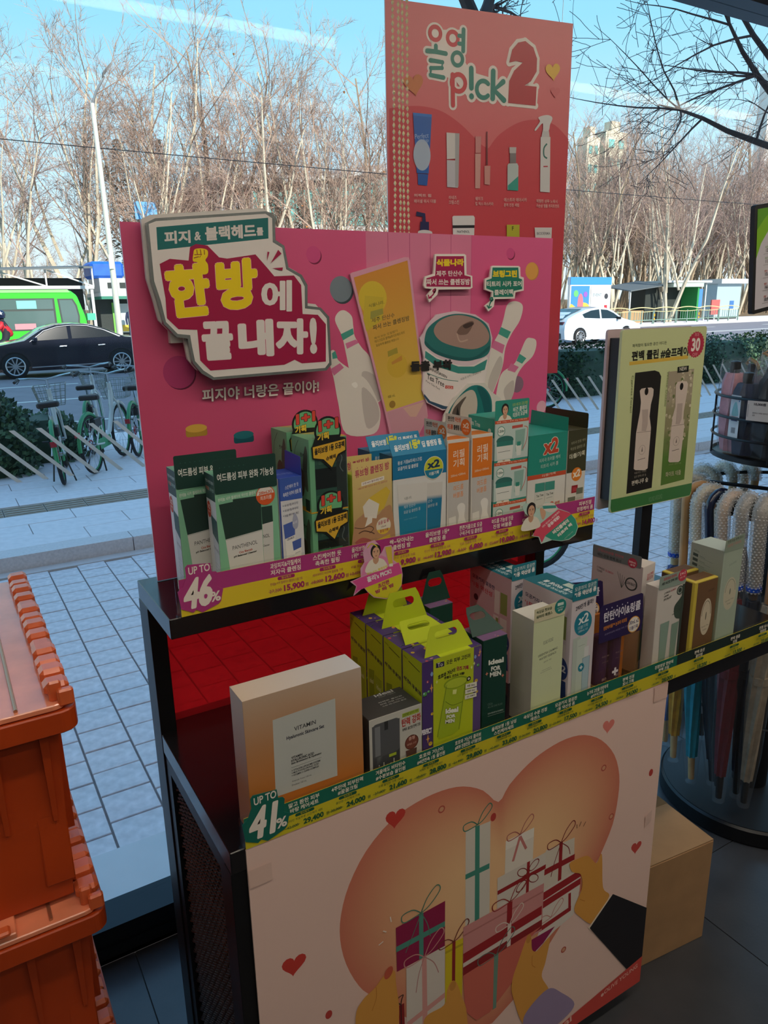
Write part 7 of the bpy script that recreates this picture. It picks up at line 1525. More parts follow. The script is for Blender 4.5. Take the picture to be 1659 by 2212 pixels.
def wheel(t, x, y, r=.33, w=.22):
    s = 1 if y > 0 else -1
    wb = MB().tube([(x,y-s*w,r),(x,y-s*.01,r),(x,y,r)], [r,r,r*.94], 28).build('wheel', RUB, t, smooth=True)
    b = MB(); b.ring((x, y+s*.004, r), r*.70, r*.06, 28, 6, 'Y')
    for k in range(10): a = 2*pi*k/10; b.bar((x+cos(a)*r*.12, y+s*.008, r+sin(a)*r*.12), (x+cos(a)*r*.70, y+s*.006, r+sin(a)*r*.70), r*.10, .02, (0,1,0))
    b.tube([(x,y-s*.01,r),(x,y+s*.015,r)], r*.17, 14); b.build('alloy_rim', ALLOY, wb)
NAVY = mat('midnight_blue_car_paint', '161c2e', .18, .3, coat=1.0); WPAINT = mat('white_car_paint', 'cfd8e0', .22, coat=.8)
prof = [(-2.42,.42),(-2.38,.24),(-1.90,.20),(1.95,.20),(2.36,.26),(2.44,.48),(2.46,.78),(2.38,.97),(2.05,1.02),(1.62,1.05),(1.18,1.26),(.70,1.41),(.20,1.46),(-.25,1.43),(-.62,1.32),(-1.10,1.03),(-1.75,.92),(-2.22,.78),(-2.40,.62)]
t, sh = car('sedan', 'dark navy sedan driving past, side view with silver alloy wheels', (3.22, 22.7, -.12), 0, NAVY, prof, None, 4.9, 1.86, 1.46)
side_panel(t, 'side_window', [(-.92,1.02),(-.55,1.27),(-.22,1.37),(.05,1.39),(.05,1.05)], .93, sh, GLZ); side_panel(t, 'side_window', [(.15,1.05),(.15,1.40),(.55,1.38),(1.0,1.27),(1.42,1.09),(1.30,1.07)], .93, sh, GLZ)
side_panel(t, 'chrome_trim', [(-.98,1.00),(-.58,1.29),(-.2,1.40),(.2,1.43),(.62,1.40),(1.05,1.28),(1.50,1.08),(1.46,1.06),(1.035,1.268),(.61,1.388),(.2,1.418),(-.2,1.388),(-.57,1.278),(-.96,.998)], .93, sh, mat('satin_window_trim', '9da2a8', .4), .012)
for x in (-1.42, 1.45):
    side_panel(t, 'wheel_arch', [(x-.40,.20)]+[(x+cos(radians(a))*.40, .34+sin(radians(a))*.40) for a in range(180, -1, -20)]+[(x+.40,.20)], .925, sh, BLK, .004)
    for s in (-1, 1): wheel(t, x, s*.95, .345, .2)
MB().box(-.9,-.78,-1.08,-.90,1.0,1.12).build('wing_mirror', NAVY, t, bevel=.02); MB().box(-.9,-.78,.90,1.08,1.0,1.12).build('wing_mirror', NAVY, t, bevel=.02)
for x in (-.10, .95): side_panel(t, 'door_handle', [(x-.12,.83),(x+.08,.84),(x+.08,.87),(x-.12,.86)], .935, sh, CHROME, .02)
side_panel(t, 'sill_trim', [(-1.0,.285),(1.0,.31),(1.0,.34),(-1.0,.315)], .935, sh, CHROME, .012)
side_panel(t, 'headlamp', [(-2.36,.64),(-2.15,.72),(-1.98,.74),(-2.2,.62)], .90, sh, HEAD, .012); side_panel(t, 'tail_lamp', [(2.12,.88),(2.44,.86),(2.44,.74),(2.25,.78)], .92, sh, TAIL, .012)
b = MB().add([(-1.06,-.70,1.035),(-1.06,.70,1.035),(-.62,.62,1.345),(-.62,-.62,1.345),(-1.0,-.6,1.0),(-1.0,.6,1.0)], [(0,3,2,1),(0,1,5,4)]); b.build('windscreen', GLZ, t)
prof2 = [(-2.25,.40),(-2.20,.22),(-1.8,.19),(1.8,.19),(2.20,.24),(2.24,.55),(2.22,.80),(2.02,1.04),(1.60,1.20),(1.0,1.38),(.35,1.46),(-.15,1.44),(-.6,1.30),(-1.12,1.00),(-1.75,.86),(-2.15,.70)]
t, sh = car('hatchback', 'white liftback car driving away behind the green sign', (24.1, 23.2, -.12), pi, WPAINT, prof2, None, 4.5, 1.82, 1.46)
side_panel(t, 'side_window', [(-.98,1.00),(-.60,1.22),(-.25,1.35),(.12,1.38),(.12,1.02)], .91, sh, GLZ); side_panel(t, 'side_window', [(.22,1.02),(.22,1.385),(.7,1.34),(1.2,1.20),(1.1,1.06)], .91, sh, GLZ)
for x in (-1.34, 1.36):
    side_panel(t, 'wheel_arch', [(x-.37,.19)]+[(x+cos(radians(a))*.37, .32+sin(radians(a))*.37) for a in range(180, -1, -20)]+[(x+.37,.19)], .905, sh, BLK, .004)
    for s in (-1, 1): wheel(t, x, s*.93, .32, .2)
MB().add([(1.72,-.62,1.19),(1.72,.62,1.19),(1.02,.60,1.42),(1.02,-.60,1.42),(2.12,-.66,1.02),(2.12,.66,1.02)], [(0,1,2,3),(4,5,1,0)]).build('rear_glass', GLZ, t)
MB().box(2.06,2.235,-.80,.80,.80,.93).build('tail_lamp_bar', mat('dark_tail_bar', '4a2a38', .2), t, bevel=.02); MB().box(2.10,2.262,-.70,.70,.26,.48).build('rear_bumper', mat('dark_bumper', '2c3036', .5), t, bevel=.02)
for s in (-1, 1): MB().box(-.86,-.74,s*.95-.08,s*.95+.08,.96,1.07).build('wing_mirror', BLK, t, bevel=.02)
_sed = bpy.data.objects['sedan']; _sed.scale = (.94, .94, .94)
# green bus
BUSG = mat('bright_green_bus_paint', '3ecb35', .3, coat=.6); BUSGLASS = mat('bus_window_glass', '5a706c', .08, spec=.8); BUSRUB = mat('bus_window_rubber', '3c4440', .5)
t = thing('bus', 'bright green minibus at the left edge behind the sedan', 'bus', (5.35, 30.4, -.12))
out = [(0,.35),(-.02,.9),(-.10,1.5),(-.32,2.25),(-.55,2.44),(-8.0,2.44),(-8.1,2.2),(-8.15,.35)]
MB().prism(out, (0,0,0), (1,0,0), (0,0,1), 2.1).build('body', BUSG, t, bevel=.05)
MB().prism([(-.62,2.46),(-8.0,2.46),(-8.0,2.36),(-.55,2.36)], (0,-.02,0), (1,0,0), (0,0,1), 2.14).build('roof_rail', mat('pale_green_trim', '8fe07f', .4), t)
MB().box(-4.3,-3.0,.5,1.6,2.44,2.58).build('roof_unit', BUSG, t, bevel=.03)
for x0, x1 in ((-3.05,-1.12),(-5.15,-3.12),(-7.2,-5.2)):
    MB().box(x0,x1,-.012,.02,1.03,2.16).build('window_frame', BUSRUB, t)
    MB().box(x0+.07,x1-.07,-.02,-.01,1.07,1.72).build('pane', BUSGLASS, t); MB().box(x0+.07,x1-.07,-.02,-.01,1.78,2.12).build('pane', BUSGLASS, t)
MB().prism([(-1.02,2.14),(-.48,2.14),(-.36,1.9),(-.30,1.5),(-.34,1.15),(-.52,1.05),(-.95,1.05)], (0,-.012,0), (1,0,0), (0,0,1), .03).build('window_frame', BUSRUB, t)
MB().prism([(-.96,2.09),(-.52,2.09),(-.42,1.88),(-.36,1.5),(-.40,1.2),(-.55,1.11),(-.90,1.11)], (0,-.02,0), (1,0,0), (0,0,1), .01).build('pane', BUSGLASS, t)
MB().box(-6.4,-3.0,-.028,-.02,1.72,2.14).build('route_panel', card('dfe6dc'), t)
Q = Print(t, 'route_print', (-6.4,-.0285,1.72), (1,0,0), (0,0,1), 3.4, .42); Q.base = .004; Q.STEP = .002; Q.ell(.80,.5,.05,'5abf4a'); Q.t('마을버스', [(.30,.3),(.62,.3),(.30,.7)], '5a8a5a', .02); Q.ell(.95,.5,.018,'5abf4a'); Q.done()
MB().box(-2.4,-1.75,-.03,-.022,1.80,2.08).build('window_sticker', card('7fd6c8'), t); MB().box(-2.55,-1.85,-.03,-.022,1.08,1.28).build('window_sticker', card('d98a90'), t); MB().box(-4.6,-4.2,-.03,-.022,1.15,1.32).build('window_sticker', card('6fc9bd'), t)
MB().box(-1.2,-.55,-.012,.01,.88,.98).build('side_lettering_panel', card('bfe8b5'), t); MB().box(-5.9,-4.2,-.02,.0,.35,1.0).build('advert_panel', card('bfe0e4'), t)
Q = Print(t, 'advert_print', (-5.9,-.021,.35), (1,0,0), (0,0,1), 1.7, .65); Q.base = .004; Q.STEP = .002; Q.t('MVP', [(.12,.2),(.80,.2),(.12,.8)], '3f8fa8', .04); Q.done()
for x in (-1.3, -6.3): wheel(t, x, -.02, .42, .25); wheel(t, x, 2.10, .42, .25)
MB().box(.0,.30,.2,.5,1.35,1.60).build('destination_box', card('4ec79a'), t)
# motorcycle and rider
def skin(name, verts, edges, m, parent=None, lvl=1):
    bm = bmesh.new(); ly = bm.verts.layers.skin.verify(); vv = []
    for i, (x, y, z, r) in enumerate(verts):
        v = bm.verts.new((x, y, z)); v[ly].radius = (r, r); v[ly].use_root = (i == 0); vv.append(v)
    for a, b_ in edges: bm.edges.new((vv[a], vv[b_]))
    me = bpy.data.meshes.new(name); bm.to_mesh(me); bm.free(); me.materials.append(m)
    o = bpy.data.objects.new(name, me); COL.objects.link(o)
    if parent: o.parent = parent
    s = o.modifiers.new('skin', 'SKIN'); s.use_smooth_shade = True
    sub = o.modifiers.new('sub', 'SUBSURF'); sub.levels = lvl; sub.render_levels = lvl
    return o
CLD = mat('dark_clothes', '22242c', .8); CLR = mat('red_padded_jacket', 'c01f2c', .6); SKN = mat('skin', 'c4937a', .55); HAIR = mat('black_hair', '17141a', .6)
mc = thing('motorcycle', 'small delivery motorcycle at the left edge behind the sedan', 'motorcycle', (1.95, 27.2, -.12))
for x in (-.62, .58): MB().ring((x,0,.28), .24, .05, 24, 8, 'Y').build('wheel', RUB, mc, smooth=True)
b = MB(); b.tube([(-.62,0,.28),(-.42,0,.95)], .04, 8); b.tube([(-.42,0,.70),(-.1,0,.45),(.55,0,.42)], .10, 10); b.tube([(.05,0,.62),(.7,0,.72)], .12, 10); b.build('frame', mat('grey_motorcycle', '4a4c50', .4), mc, smooth=True)
MB().tube([(-.36,-.34,1.05),(-.42,0,.98),(-.36,.34,1.05)], .018, 6).build('handlebar', BLK, mc); MB().box(-.62,-.45,-.15,.15,.70,.98).build('headlamp_cowl', card('8a8d92'), mc, bevel=.04); MB().box(-.48,-.42,-.2,.2,.98,1.30).build('windshield', GLASS, mc)
pr_ = thing('person', 'motorcycle rider in red jacket and dark starred helmet', 'person', (2.08, 27.2, -.12))
body = skin('body', [(.22,0,.80,.15),(.20,0,1.05,.17),(.12,0,1.30,.18),(.08,0,1.45,.08),(.06,0,1.56,.10),(.06,-.20,1.36,.075),(-.12,-.26,1.15,.06),(-.40,-.28,1.10,.045),(.06,.20,1.36,.075),(-.12,.26,1.15,.06),(-.40,.28,1.10,.045),(.05,-.16,.78,.10),(-.22,-.18,.66,.085),(-.12,-.18,.30,.06),(-.22,-.18,.26,.05),(.05,.16,.78,.10),(-.22,.18,.66,.085),(-.12,.18,.30,.06),(-.22,.18,.26,.05)], [(0,1),(1,2),(2,3),(3,4),(2,5),(5,6),(6,7),(2,8),(8,9),(9,10),(0,11),(11,12),(12,13),(13,14),(0,15),(15,16),(16,17),(17,18)], CLD, pr_)
skin('jacket', [(.21,0,.90,.18),(.19,0,1.08,.195),(.12,0,1.30,.20),(.06,-.21,1.35,.095),(-.10,-.26,1.16,.08),(.06,.21,1.35,.095),(-.10,.26,1.16,.08)], [(0,1),(1,2),(2,3),(3,4),(2,5),(5,6)], CLR, pr_)
MB().lathe([(.06,-.12),(.135,-.10),(.155,.0),(.145,.08),(.09,.145),(.02,.16)], 20, (.05,0,1.62)).build('helmet', mat('navy_helmet', '1c2640', .2, coat=.6), pr_, smooth=True)
Q = Print(pr_, 'helmet_star', (-.02,-.162,1.60), (1,0,0), (0,0,1), .14, .14); Q.poly([(.5+(.5 if k % 2 == 0 else .2)*sin(2*pi*k/10), .5+(.5 if k % 2 == 0 else .2)*cos(2*pi*k/10)) for k in range(10)], 'd9dde2'); Q.done()
MB().lathe([(.03,-.10),(.09,-.09),(.10,.02),(.07,.06)], 14, (-.02,0,1.60)).build('face', SKN, pr_, smooth=True)
pd = thing('person', 'pedestrian in dark blue coat standing behind the street lamp', 'person', (8.42, 36.9, .02))
skin('body', [(0,0,.92,.15),(0,0,1.15,.16),(0,0,1.38,.16),(0,0,1.50,.06),(0,0,1.60,.075),(-.20,0,1.40,.07),(-.26,0,1.12,.055),(-.25,-.06,.86,.045),(.20,0,1.40,.07),(.26,0,1.12,.055),(.25,-.06,.86,.045),(-.10,0,.85,.10),(-.11,-.02,.47,.075),(-.11,0,.08,.055),(-.11,-.14,.04,.04),(.10,0,.85,.10),(.11,.02,.47,.075),(.11,0,.08,.055),(.11,-.14,.04,.04)], [(0,1),(1,2),(2,3),(3,4),(2,5),(5,6),(6,7),(2,8),(8,9),(9,10),(0,11),(11,12),(12,13),(13,14),(0,15),(15,16),(16,17),(17,18)], mat('dark_blue_coat', '26304a', .8), pd)
MB().lathe([(.03,-.12),(.08,-.09),(.095,.0),(.085,.08),(.03,.12)], 16, (0,-.01,1.66)).build('head', SKN, pd, smooth=True); MB().lathe([(.10,-.02),(.105,.04),(.08,.11),(.02,.135)], 16, (0,.01,1.67)).build('hair', HAIR, pd, smooth=True)
for s in (-1, 1): MB().lathe([(.004,-.006),(.012,0),(.004,.006)], 8, (s*.033,-.098,1.67)).build('eye', BLK, pd)
MB().tube([(0,-.098,1.66),(0,-.118,1.635)], [.010,.014], 8).build('nose', SKN, pd); MB().box(-.025,.025,-.098,-.088,1.605,1.612).build('mouth', mat('lips', '9a5a50', .5), pd)

# ------------------------------------------------------------------ far pavement: sheds, shelters, fence
SHW = mat('white_painted_steel', 'cfd0cc', .45, noise=.06); SHG = mat('grey_corrugated_roof', '5f6668', .6, noise=.1); SHD = mat('dark_shop_interior', '2c332f', .7, noise=.2); TEAL = mat('green_awning', '2f7f66', .5); TARP = mat('blue_tarpaulin', '1f62c4', .45, noise=.2, nscale=3)
t = thing('market_stall', 'long market stall with white roof truss behind the green bus', 'stall', (0, 37.6, .02))
x0, x1 = -5.0, 7.0
MB().box(x0,x1,-.12,.12,2.52,2.66).build('truss_beam', SHW, t); b = MB()
MB().add([(x0,-.3,3.02),(x1,-.3,3.42),(x1,3.0,3.62),(x0,3.0,3.22),(x0,-.3,3.08),(x1,-.3,3.50),(x1,3.0,3.70),(x0,3.0,3.30)], [(0,3,2,1),(4,5,6,7),(0,1,5,4),(1,2,6,5),(2,3,7,6),(3,0,4,7)]).build('roof_sheet', SHG, t)
for k in range(7):
    xa = x0+k*2.0; zt = 3.02+.4*(xa-x0)/12
    MB().bar((xa,0,2.6), (xa,0,zt), .07, .07).build('truss_post', SHW, t)
    if k < 6: MB().bar((xa+.1,0,zt-.05+.02), (xa+1.95,0,2.66), .06, .06).build('truss_brace', SHW, t)
for x in (x0+.2, -1, 3, x1-.1): MB().box(x-.06,x+.06,-.06,.06,0,2.52).build('column', SHW, t)
MB().box(x0,x1,2.8,2.95,0,3.1).build('rear_wall', SHD, t)
t = thing('shop_kiosk', 'kiosk with green awning and blue tarpaulin beside the market stall', 'kiosk', (7.3, 37.3, .02))
MB().box(0,4.6,1.0,3.2,0,2.3).build('kiosk_wall', SHD, t); MB().box(-.1,4.8,-.2,3.3,2.05,2.18).build('awning', TEAL, t); MB().box(-.1,4.8,-.15,3.3,2.18,2.34).build('roof_edge', SHW, t)
MB().box(.0,2.3,.4,3.0,2.34,3.0).build('upper_box', SHW, t); MB().box(.35,.65,.36,.40,2.55,2.80).build('vent_window', SHD, t); MB().box(.9,1.2,.36,.40,2.55,2.80).build('vent_window', SHD, t)
MB().box(-.3,1.2,.5,2.4,3.0,3.75).build('tarpaulin', TARP, t, bevel=.12)
MB().box(.9,1.55,.93,1.0,.5,1.85).build('notice_board', card('b9c4c6'), t); MB().box(.95,1.45,.90,.93,.55,.85).build('notice_panel', card('d9b53a'), t); MB().box(.55,.80,.93,1.0,.2,1.9).build('green_door_frame', card('6fb04a'), t); MB().box(2.5,3.3,.4,.9,0,.75).build('goods_crate', card('c9c0a8'), t)
MB().box(1.75,2.3,.94,1.0,.2,1.9).build('door_panel', mat('brown_door', '6a4a36', .6), t)
t = thing('advert_panel', 'blue-topped bus stop advertising panel with two lit posters', 'sign', (38.4, 36.9, .02))
MB().box(-1.85,1.95,0,.25,2.62,3.10).build('header', mat('blue_sign_header', '3f8fd6', .4), t); MB().box(-1.85,1.95,.02,.22,.55,2.62).build('panel_box', SHW, t)
for x in (-1.8, 1.85): MB().box(x-.06,x+.06,.05,.2,0,3.1).build('post', SHW, t)
Q = Print(t, 'advert_print', (-1.75,.018,.62), (1,0,0), (0,0,1), 3.6, 1.92); Q.base = .006; Q.STEP = .003; Q.rect(0,0,.46,1,'3f86d0'); Q.blob([(.0,.0),(.46,.0),(.46,.35),(.3,.45),(.15,.3),(.0,.4)], 'd9b84a'); Q.blob([(.18,.2),(.3,.2),(.30,.6),(.24,.75),(.18,.6)], 'd06f7a'); Q.ell(.12,.75,.06,'63b96a'); Q.ell(.36,.72,.05,'8f5ab0'); Q.rect(.50,0,1,1,'e3e6e6'); Q.rect(.86,.1,.94,.35,'b8303a'); Q.ell(.90,.65,.05,'3a3a40'); Q.t('EVENT', [(.55,.65),(.78,.65),(.55,.75)], '8a9aa0', .02); Q.done()
t = thing('food_stall', 'low stall with sloped grey canopy left of the bus shelter', 'stall', (43.0, 37.6, .02))
MB().add([(-.6,-.6,2.15),(3.2,-.6,2.55),(3.4,2.2,2.9),(-.2,2.2,2.5),(-.6,-.6,2.22),(3.2,-.6,2.62),(3.4,2.2,2.97),(-.2,2.2,2.57)], [(0,3,2,1),(4,5,6,7),(0,1,5,4),(1,2,6,5),(2,3,7,6),(3,0,4,7)]).build('canopy', SHG, t)
MB().box(2.0,3.4,.3,1.8,0,2.4).build('stall_body', SHD, t); MB().box(-.4,1.8,.2,1.6,0,.85).build('counter', mat('tan_counter', 'a98a62', .7), t)
for x in (-.4, 3.1): MB().box(x-.04,x+.04,-.45,-.37,0,2.2).build('post', SHW, t)
t = thing('bus_shelter', 'bus shelter with pale roof beams right of the grey canopy', 'bus shelter', (46.6, 37.3, .02))
MB().box(-.3,4.6,-.3,2.0,2.75,2.9).build('roof', SHW, t); MB().box(.2,3.6,-.35,1.6,2.45,2.72).build('fascia', mat('pale_green_fascia', 'b9c9bc', .5), t); MB().box(-.1,3.2,1.2,1.4,0,2.45).build('back_wall', SHD, t); MB().box(3.15,3.35,-.2,1.3,0,2.45).build('end_panel', mat('green_end_panel', '2f8f4a', .5), t); MB().box(3.4,3.9,-.1,.1,.9,2.3).build('route_board', card('4a86c4'), t)
for x in (-.15, 4.4): MB().box(x-.06,x+.06,0,.12,0,2.8).build('post', SHW, t)
MB().box(5.2,6.2,.0,.1,.4,1.5).build('red_placard', card('c9605a'), t); MB().box(5.65,5.75,.02,.08,0,.4).build('placard_leg', SHW, t)
t = thing('vending_cabinet', 'pale blue-grey cabinet with small canopy near the right edge', 'cabinet', (53.3, 38.0, .02))
MB().box(0,3.0,0,1.2,.2,2.7).build('cabinet_body', mat('blue_grey_cabinet', 'a3b9c0', .5), t); MB().box(-.1,3.5,-.4,1.4,2.7,3.05).build('canopy', SHW, t); MB().box(.1,2.9,.1,1.1,0,.2).build('plinth', SHD, t); MB().box(1.7,2.2,-.03,0,.8,1.4).build('blue_sign', card('3f6fa8'), t)
CREAMF = mat('cream_railing', 'd3c48f', .45); GRNF = mat('green_grey_railing', '7f968a', .5); YELF = mat('yellow_reflector', 'd9a02a', .4)
for i in range(9):
    xa = 31.0+2.35*i
    t = thing('guard_rail', 'wavy cream and green roadside guard rail panel across the road', 'railing', (xa, 35.2, -.12), 0, 'guard rail panels across the road')
    b = MB(); b.tube([(2.35*k/12, 0, 1.12+.10*sin(pi*k/12)) for k in range(13)], .035, 6); b.tube([(2.35*k/12, 0, .98-.05*sin(pi*k/12)) for k in range(13)], .025, 6); b.build('wavy_rail', CREAMF, t, smooth=True)
    for x in (.05, 1.17, 2.30): MB().box(x-.03,x+.03,-.03,.03,0,1.02).build('post', GRNF, t)
    MB().box(.05,2.30,-.02,.02,.36,.42).build('lower_rail', GRNF, t)
    if i % 2: MB().box(0,.11,-.05,.05,.62,.80).build('reflector', YELF, t); MB().box(.0,.11,-.05,.05,.40,.52).build('reflector', YELF, t)
    b = MB(); [b.box(.45+.25*k-.012,.45+.25*k+.012,-.012,.012,.42,.95) for k in range(7)]; b.build('pickets', GRNF, t)
tag(MB().box(-60, 120, 34.9, 35.5, -.2, .02).build('median_kerb', KERB), kind='structure')

# ------------------------------------------------------------------ buildings
BRICK = mat('orange_red_brick', 'b9775c', .8, noise=.15, nscale=2); BGLASS = mat('teal_curtain_glass', '6fb5ae', .12, spec=.8, noise=.12, nscale=.4); BCON = mat('pale_concrete', 'cfd2d0', .7, noise=.05, nscale=.5); BROOF = mat('grey_metal_roof', '8a8d92', .5, noise=.08, nscale=.4)
t = thing('school_building', 'brick and teal-glass building with curved grey roof behind the trees', 'building', (30, 90, 0)); Lb = 30.0
b = MB(); n = 12
def arc(f): return 2.2*f*f
MB().box(0, Lb, 0, 14, 0, 11.2).build('brick_wall', BRICK, t)
for k in range(n):
    f0, f1 = k/n, (k+1)/n; xa, xb = 6+f0*(Lb-6), 6+f1*(Lb-6)
    zt = 15.0+4.2*f0**1.6
    MB().box(xa+.06, xb-.06, -.3, 0, 11.6, 13.2).build('glass_panel', BGLASS, t); MB().box(xa+.06, xb-.06, -.3, 0, 13.35, zt).build('glass_panel', BGLASS, t); MB().box(xa-.05, xa+.08, -.5, 0, 11.2, zt+.3).build('mullion', BCON, t)
MB().box(6, Lb, 0, 14, 11.2, 15.0).box(14, Lb, 0, 14, 15, 16).box(22, Lb, 0, 14, 16, 18.0).build('upper_storey', BCON, t)
MB().box(-.2, Lb+.2, -.35, 0, 10.9, 11.5).build('string_course', BCON, t); MB().box(0, 6, 0, 14, 11.2, 15.3).build('side_wing', BRICK, t); MB().box(.5,6,-.05,0,12,14.4).build('wing_band', mat('grey_cladding', '8f9398', .6), t)
ro = []
for k in range(n+1):
    f = k/n; ro.append((-.5+f*(Lb+1.5), 15.3+4.4*f**1.7))
MB().prism(ro+[(x, z+.9+.2*(1-k/n)) for k, (x, z) in reversed(list(enumerate(ro)))], (0,-1.0,0), (1,0,0), (0,0,1), 14).build('curved_roof', BROOF, t)
MB().prism(ro+[(x, z+.45) for x, z in reversed(ro)], (0,-1.3,0), (1,0,0), (0,0,1), .3).build('roof_fascia', BCON, t)
MB().box(9.5,13.5,5,8,17.2,19.6).build('roof_house', BCON, t, bevel=.4)
for r in range(3):
    for k in range(14):
        x = 1.2+2.08*k
        MB().box(x, x+.85, -.12, 0, 1.2+3.4*r, 3.7+3.4*r).build('window', BGLASS, t); MB().box(x-.25, x-.02, -.10, 0, .6+3.4*r, 4.0+3.4*r).build('pier', BCON, t)
for lab, x, w_, h_, dx in (('pale beige apartment tower, left one of the distant pair', 152, 4.5, 42, 0), ('pale beige apartment tower, broader right one of the distant pair', 158.5, 8, 44, 0), ('grey concrete tower at the right picture edge behind the trees', 226, 14, 66, 0)):
    t = thing('apartment_tower', lab, 'building', (x, 150, 0)); dp = 3.5; cc = BCON if 'grey' in lab else mat('cream_tower_wall', 'd3c9b0', .7, noise=.04, nscale=.3)
    MB().box(0,w_,0,dp,0,h_).build('tower_wall', cc, t); MB().box(w_*.3,w_*.7,.5,3,h_,h_+2.5).build('roof_house', cc, t)
    for r in range(6):
        for k in range(2): MB().box(w_*(.15+.45*k), w_*(.40+.45*k), -.15, 0, h_-4-r*4.5, h_-2-r*4.5).build('window', BGLASS, t)
t = thing('traffic_sign', 'small blue and white road sign among the tree branches', 'sign', (11.3, 43.6, .5)); MB().box(-.6,.6,0,.06,5.8,6.7).build('sign_plate', card('5f9fd0'), t); MB().tube([(0,.1,0),(0,.1,6.4)], .06, 8).build('post', SHW, t)

# ------------------------------------------------------------------ trees
BARK = mat('pale_bark', 'cdc0a8', .85, noise=.25, nscale=1.5); BARKD = mat('grey_brown_bark', '9a866e', .9, noise=.25, nscale=1.5); TWG = mat('brown_twigs', 'a98f7e', .9); TWGP = mat('purple_brown_twigs', 'a18a80', .9); NEEDLE = mat('dark_conifer_needles', '3f4f3a', .8, noise=.3, nscale=1); DRY = mat('dry_orange_leaves', 'b8763c', .8)
def tree_mesh(seed, H, stems, spread, leaves=0, mats=None, dense=1.0):
    R = random.Random(seed); b = MB()
    def br(p, d, L_, r, lv):
        n = 4 if lv < 2 else (3 if lv < 3 else 2); pts = [p]; dd = d.copy(); nodes = []
        for i in range(n):
            dd = (dd + Vector((R.uniform(-1,1), R.uniform(-1,1), R.uniform(-.4,.8)))*(.10+.05*lv) + Vector((0,0,.07 if lv < 3 else .02))).normalized()
            pts.append(pts[-1]+dd*(L_/n)); nodes.append((pts[-1], dd.copy()))
        rr = [r*(1-.75*i/n) for i in range(n+1)]
        b.m = 0 if lv < 2 else 1
        b.tube(pts, rr, 7 if lv == 0 else (5 if lv == 1 else 3), cap=False)
        if lv >= 4: return
        kids = (0, int(9*dense), int(7*dense), int(6*dense), 0)[lv] if lv else 0
        if lv == 0: return pts
        for k in range(kids):
            f = R.uniform(.22, 1.0); i = min(n-1, int(f*n)); q = pts[i].lerp(pts[i+1], f*n-i)
            ax = nodes[i][1]; side = ax.orthogonal().normalized(); side.rotate(Matrix.Rotation(R.uniform(0, 2*pi), 3, ax)); a = R.uniform(.45, .95)
            br(q, (ax*cos(a)+side*sin(a)).normalized(), L_*R.uniform(.32,.55)*(1.15-.5*f), max(.011, r*.42*(1-.5*f)), lv+1)
    for s in range(stems):
        a = 2*pi*s/stems+R.uniform(-.4,.4); tilt = R.uniform(.05, spread)
        d = Vector((cos(a)*tilt, sin(a)*tilt, 1)).normalized(); h0 = H*R.uniform(.80, 1.0)
        br(Vector((cos(a)*.12, sin(a)*.12, 0)), d, h0, H*.0105*R.uniform(.8, 1.15), 1)
        for k in range(2):
            p = Vector((cos(a)*.12, sin(a)*.12, 0))+d*h0*R.uniform(.12,.38); q = R.uniform(0, 2*pi)
            br(p, Vector((cos(q)*.35, sin(q)*.35, 1)).normalized(), h0*R.uniform(.5,.62), H*.006, 1)
    if leaves:
        b.m = 2
        for k in range(leaves):
            p = Vector((R.gauss(0, H*.13), R.gauss(0, H*.13), R.uniform(.35, .95)*H)); s = R.uniform(.05,.11); b.add([p, p+Vector((s,0,s)), p+Vector((s*.3,s,s*1.5)), p+Vector((-s*.5,s*.5,s))], [(0,1,2,3)])
    return b
TV = []
for i, (seed, H, st, sp, mt) in enumerate(((1,17,2,.22,(BARK,TWG,DRY)),(2,16,3,.26,(BARK,TWG,DRY)),(3,18,1,.10,(BARKD,TWGP,DRY)),(4,15,3,.34,(BARK,TWGP,DRY)),(5,17,2,.18,(BARKD,TWG,DRY)),(6,14,4,.36,(BARK,TWG,DRY)))):
    me = bpy.data.meshes.new('branches'); b = tree_mesh(seed, H, st, sp, 14 if i in (0, 1) else 0); me.from_pydata(b.v, [], b.f)
    for m in mt: me.materials.append(m)
    me.polygons.foreach_set('material_index', b.mi); TV.append(me)
R = random.Random(5)
def put_tree(name, x, y, mesh, sc, rz, label, group):
    z = .0 + .012*max(0, y-48)-.1
    t = thing(name, label, 'tree', (x, y, z), rz, group); t.scale = (sc, sc, sc)
    o = bpy.data.objects.new('branches', mesh); COL.objects.link(o); o.parent = t; return t
GL = 'bare tall tree with pale trunks and fine brown twigs across the road'
for x, y, k, sc in ((4.2,44,3,.86),(8.0,46,1,1.0),(11.4,44.5,5,1.0),(12.6,47,0,1.0),(15.2,45.5,3,1.0),(16.8,48,4,1.0),(19.6,46,1,1.02),(21.4,49,0,1.06),(23.4,46.2,5,1.12),(25.2,48.5,3,1.02),(27.6,47,4,.98),(30.2,48,0,.92),(1.2,47,2,.72),(-1.8,45,1,.66),(33,50,2,.95),(36,47,1,.95)):
    put_tree('bare_tree', x, y, TV[k], sc, R.uniform(0, 6.28), GL, 'bare trees across the road')
GR_ = 'bare tree in the dense brown wood behind the bus shelter'
for i in range(74):
    y = R.uniform(43.5, 84); x = R.uniform(.86, 1.62)*y+R.uniform(-3, 6)
    put_tree('bare_tree', x, y, TV[(2,4,2,4,1,3)[R.randrange(6)]], R.uniform(.82, 1.06)*(1 if y < 60 else 1.05), R.uniform(0, 6.28), GR_, 'trees of the brown wood on the right')
GB = 'bare tree low in the background at the left behind the stall'
for i in range(26):
    y = R.uniform(55, 85); x = R.uniform(-.05, .70)*y
    put_tree('bare_tree', x, y, TV[R.randrange(6)], R.uniform(.45, .62), R.uniform(0, 6.28), GB, 'background trees at the left')
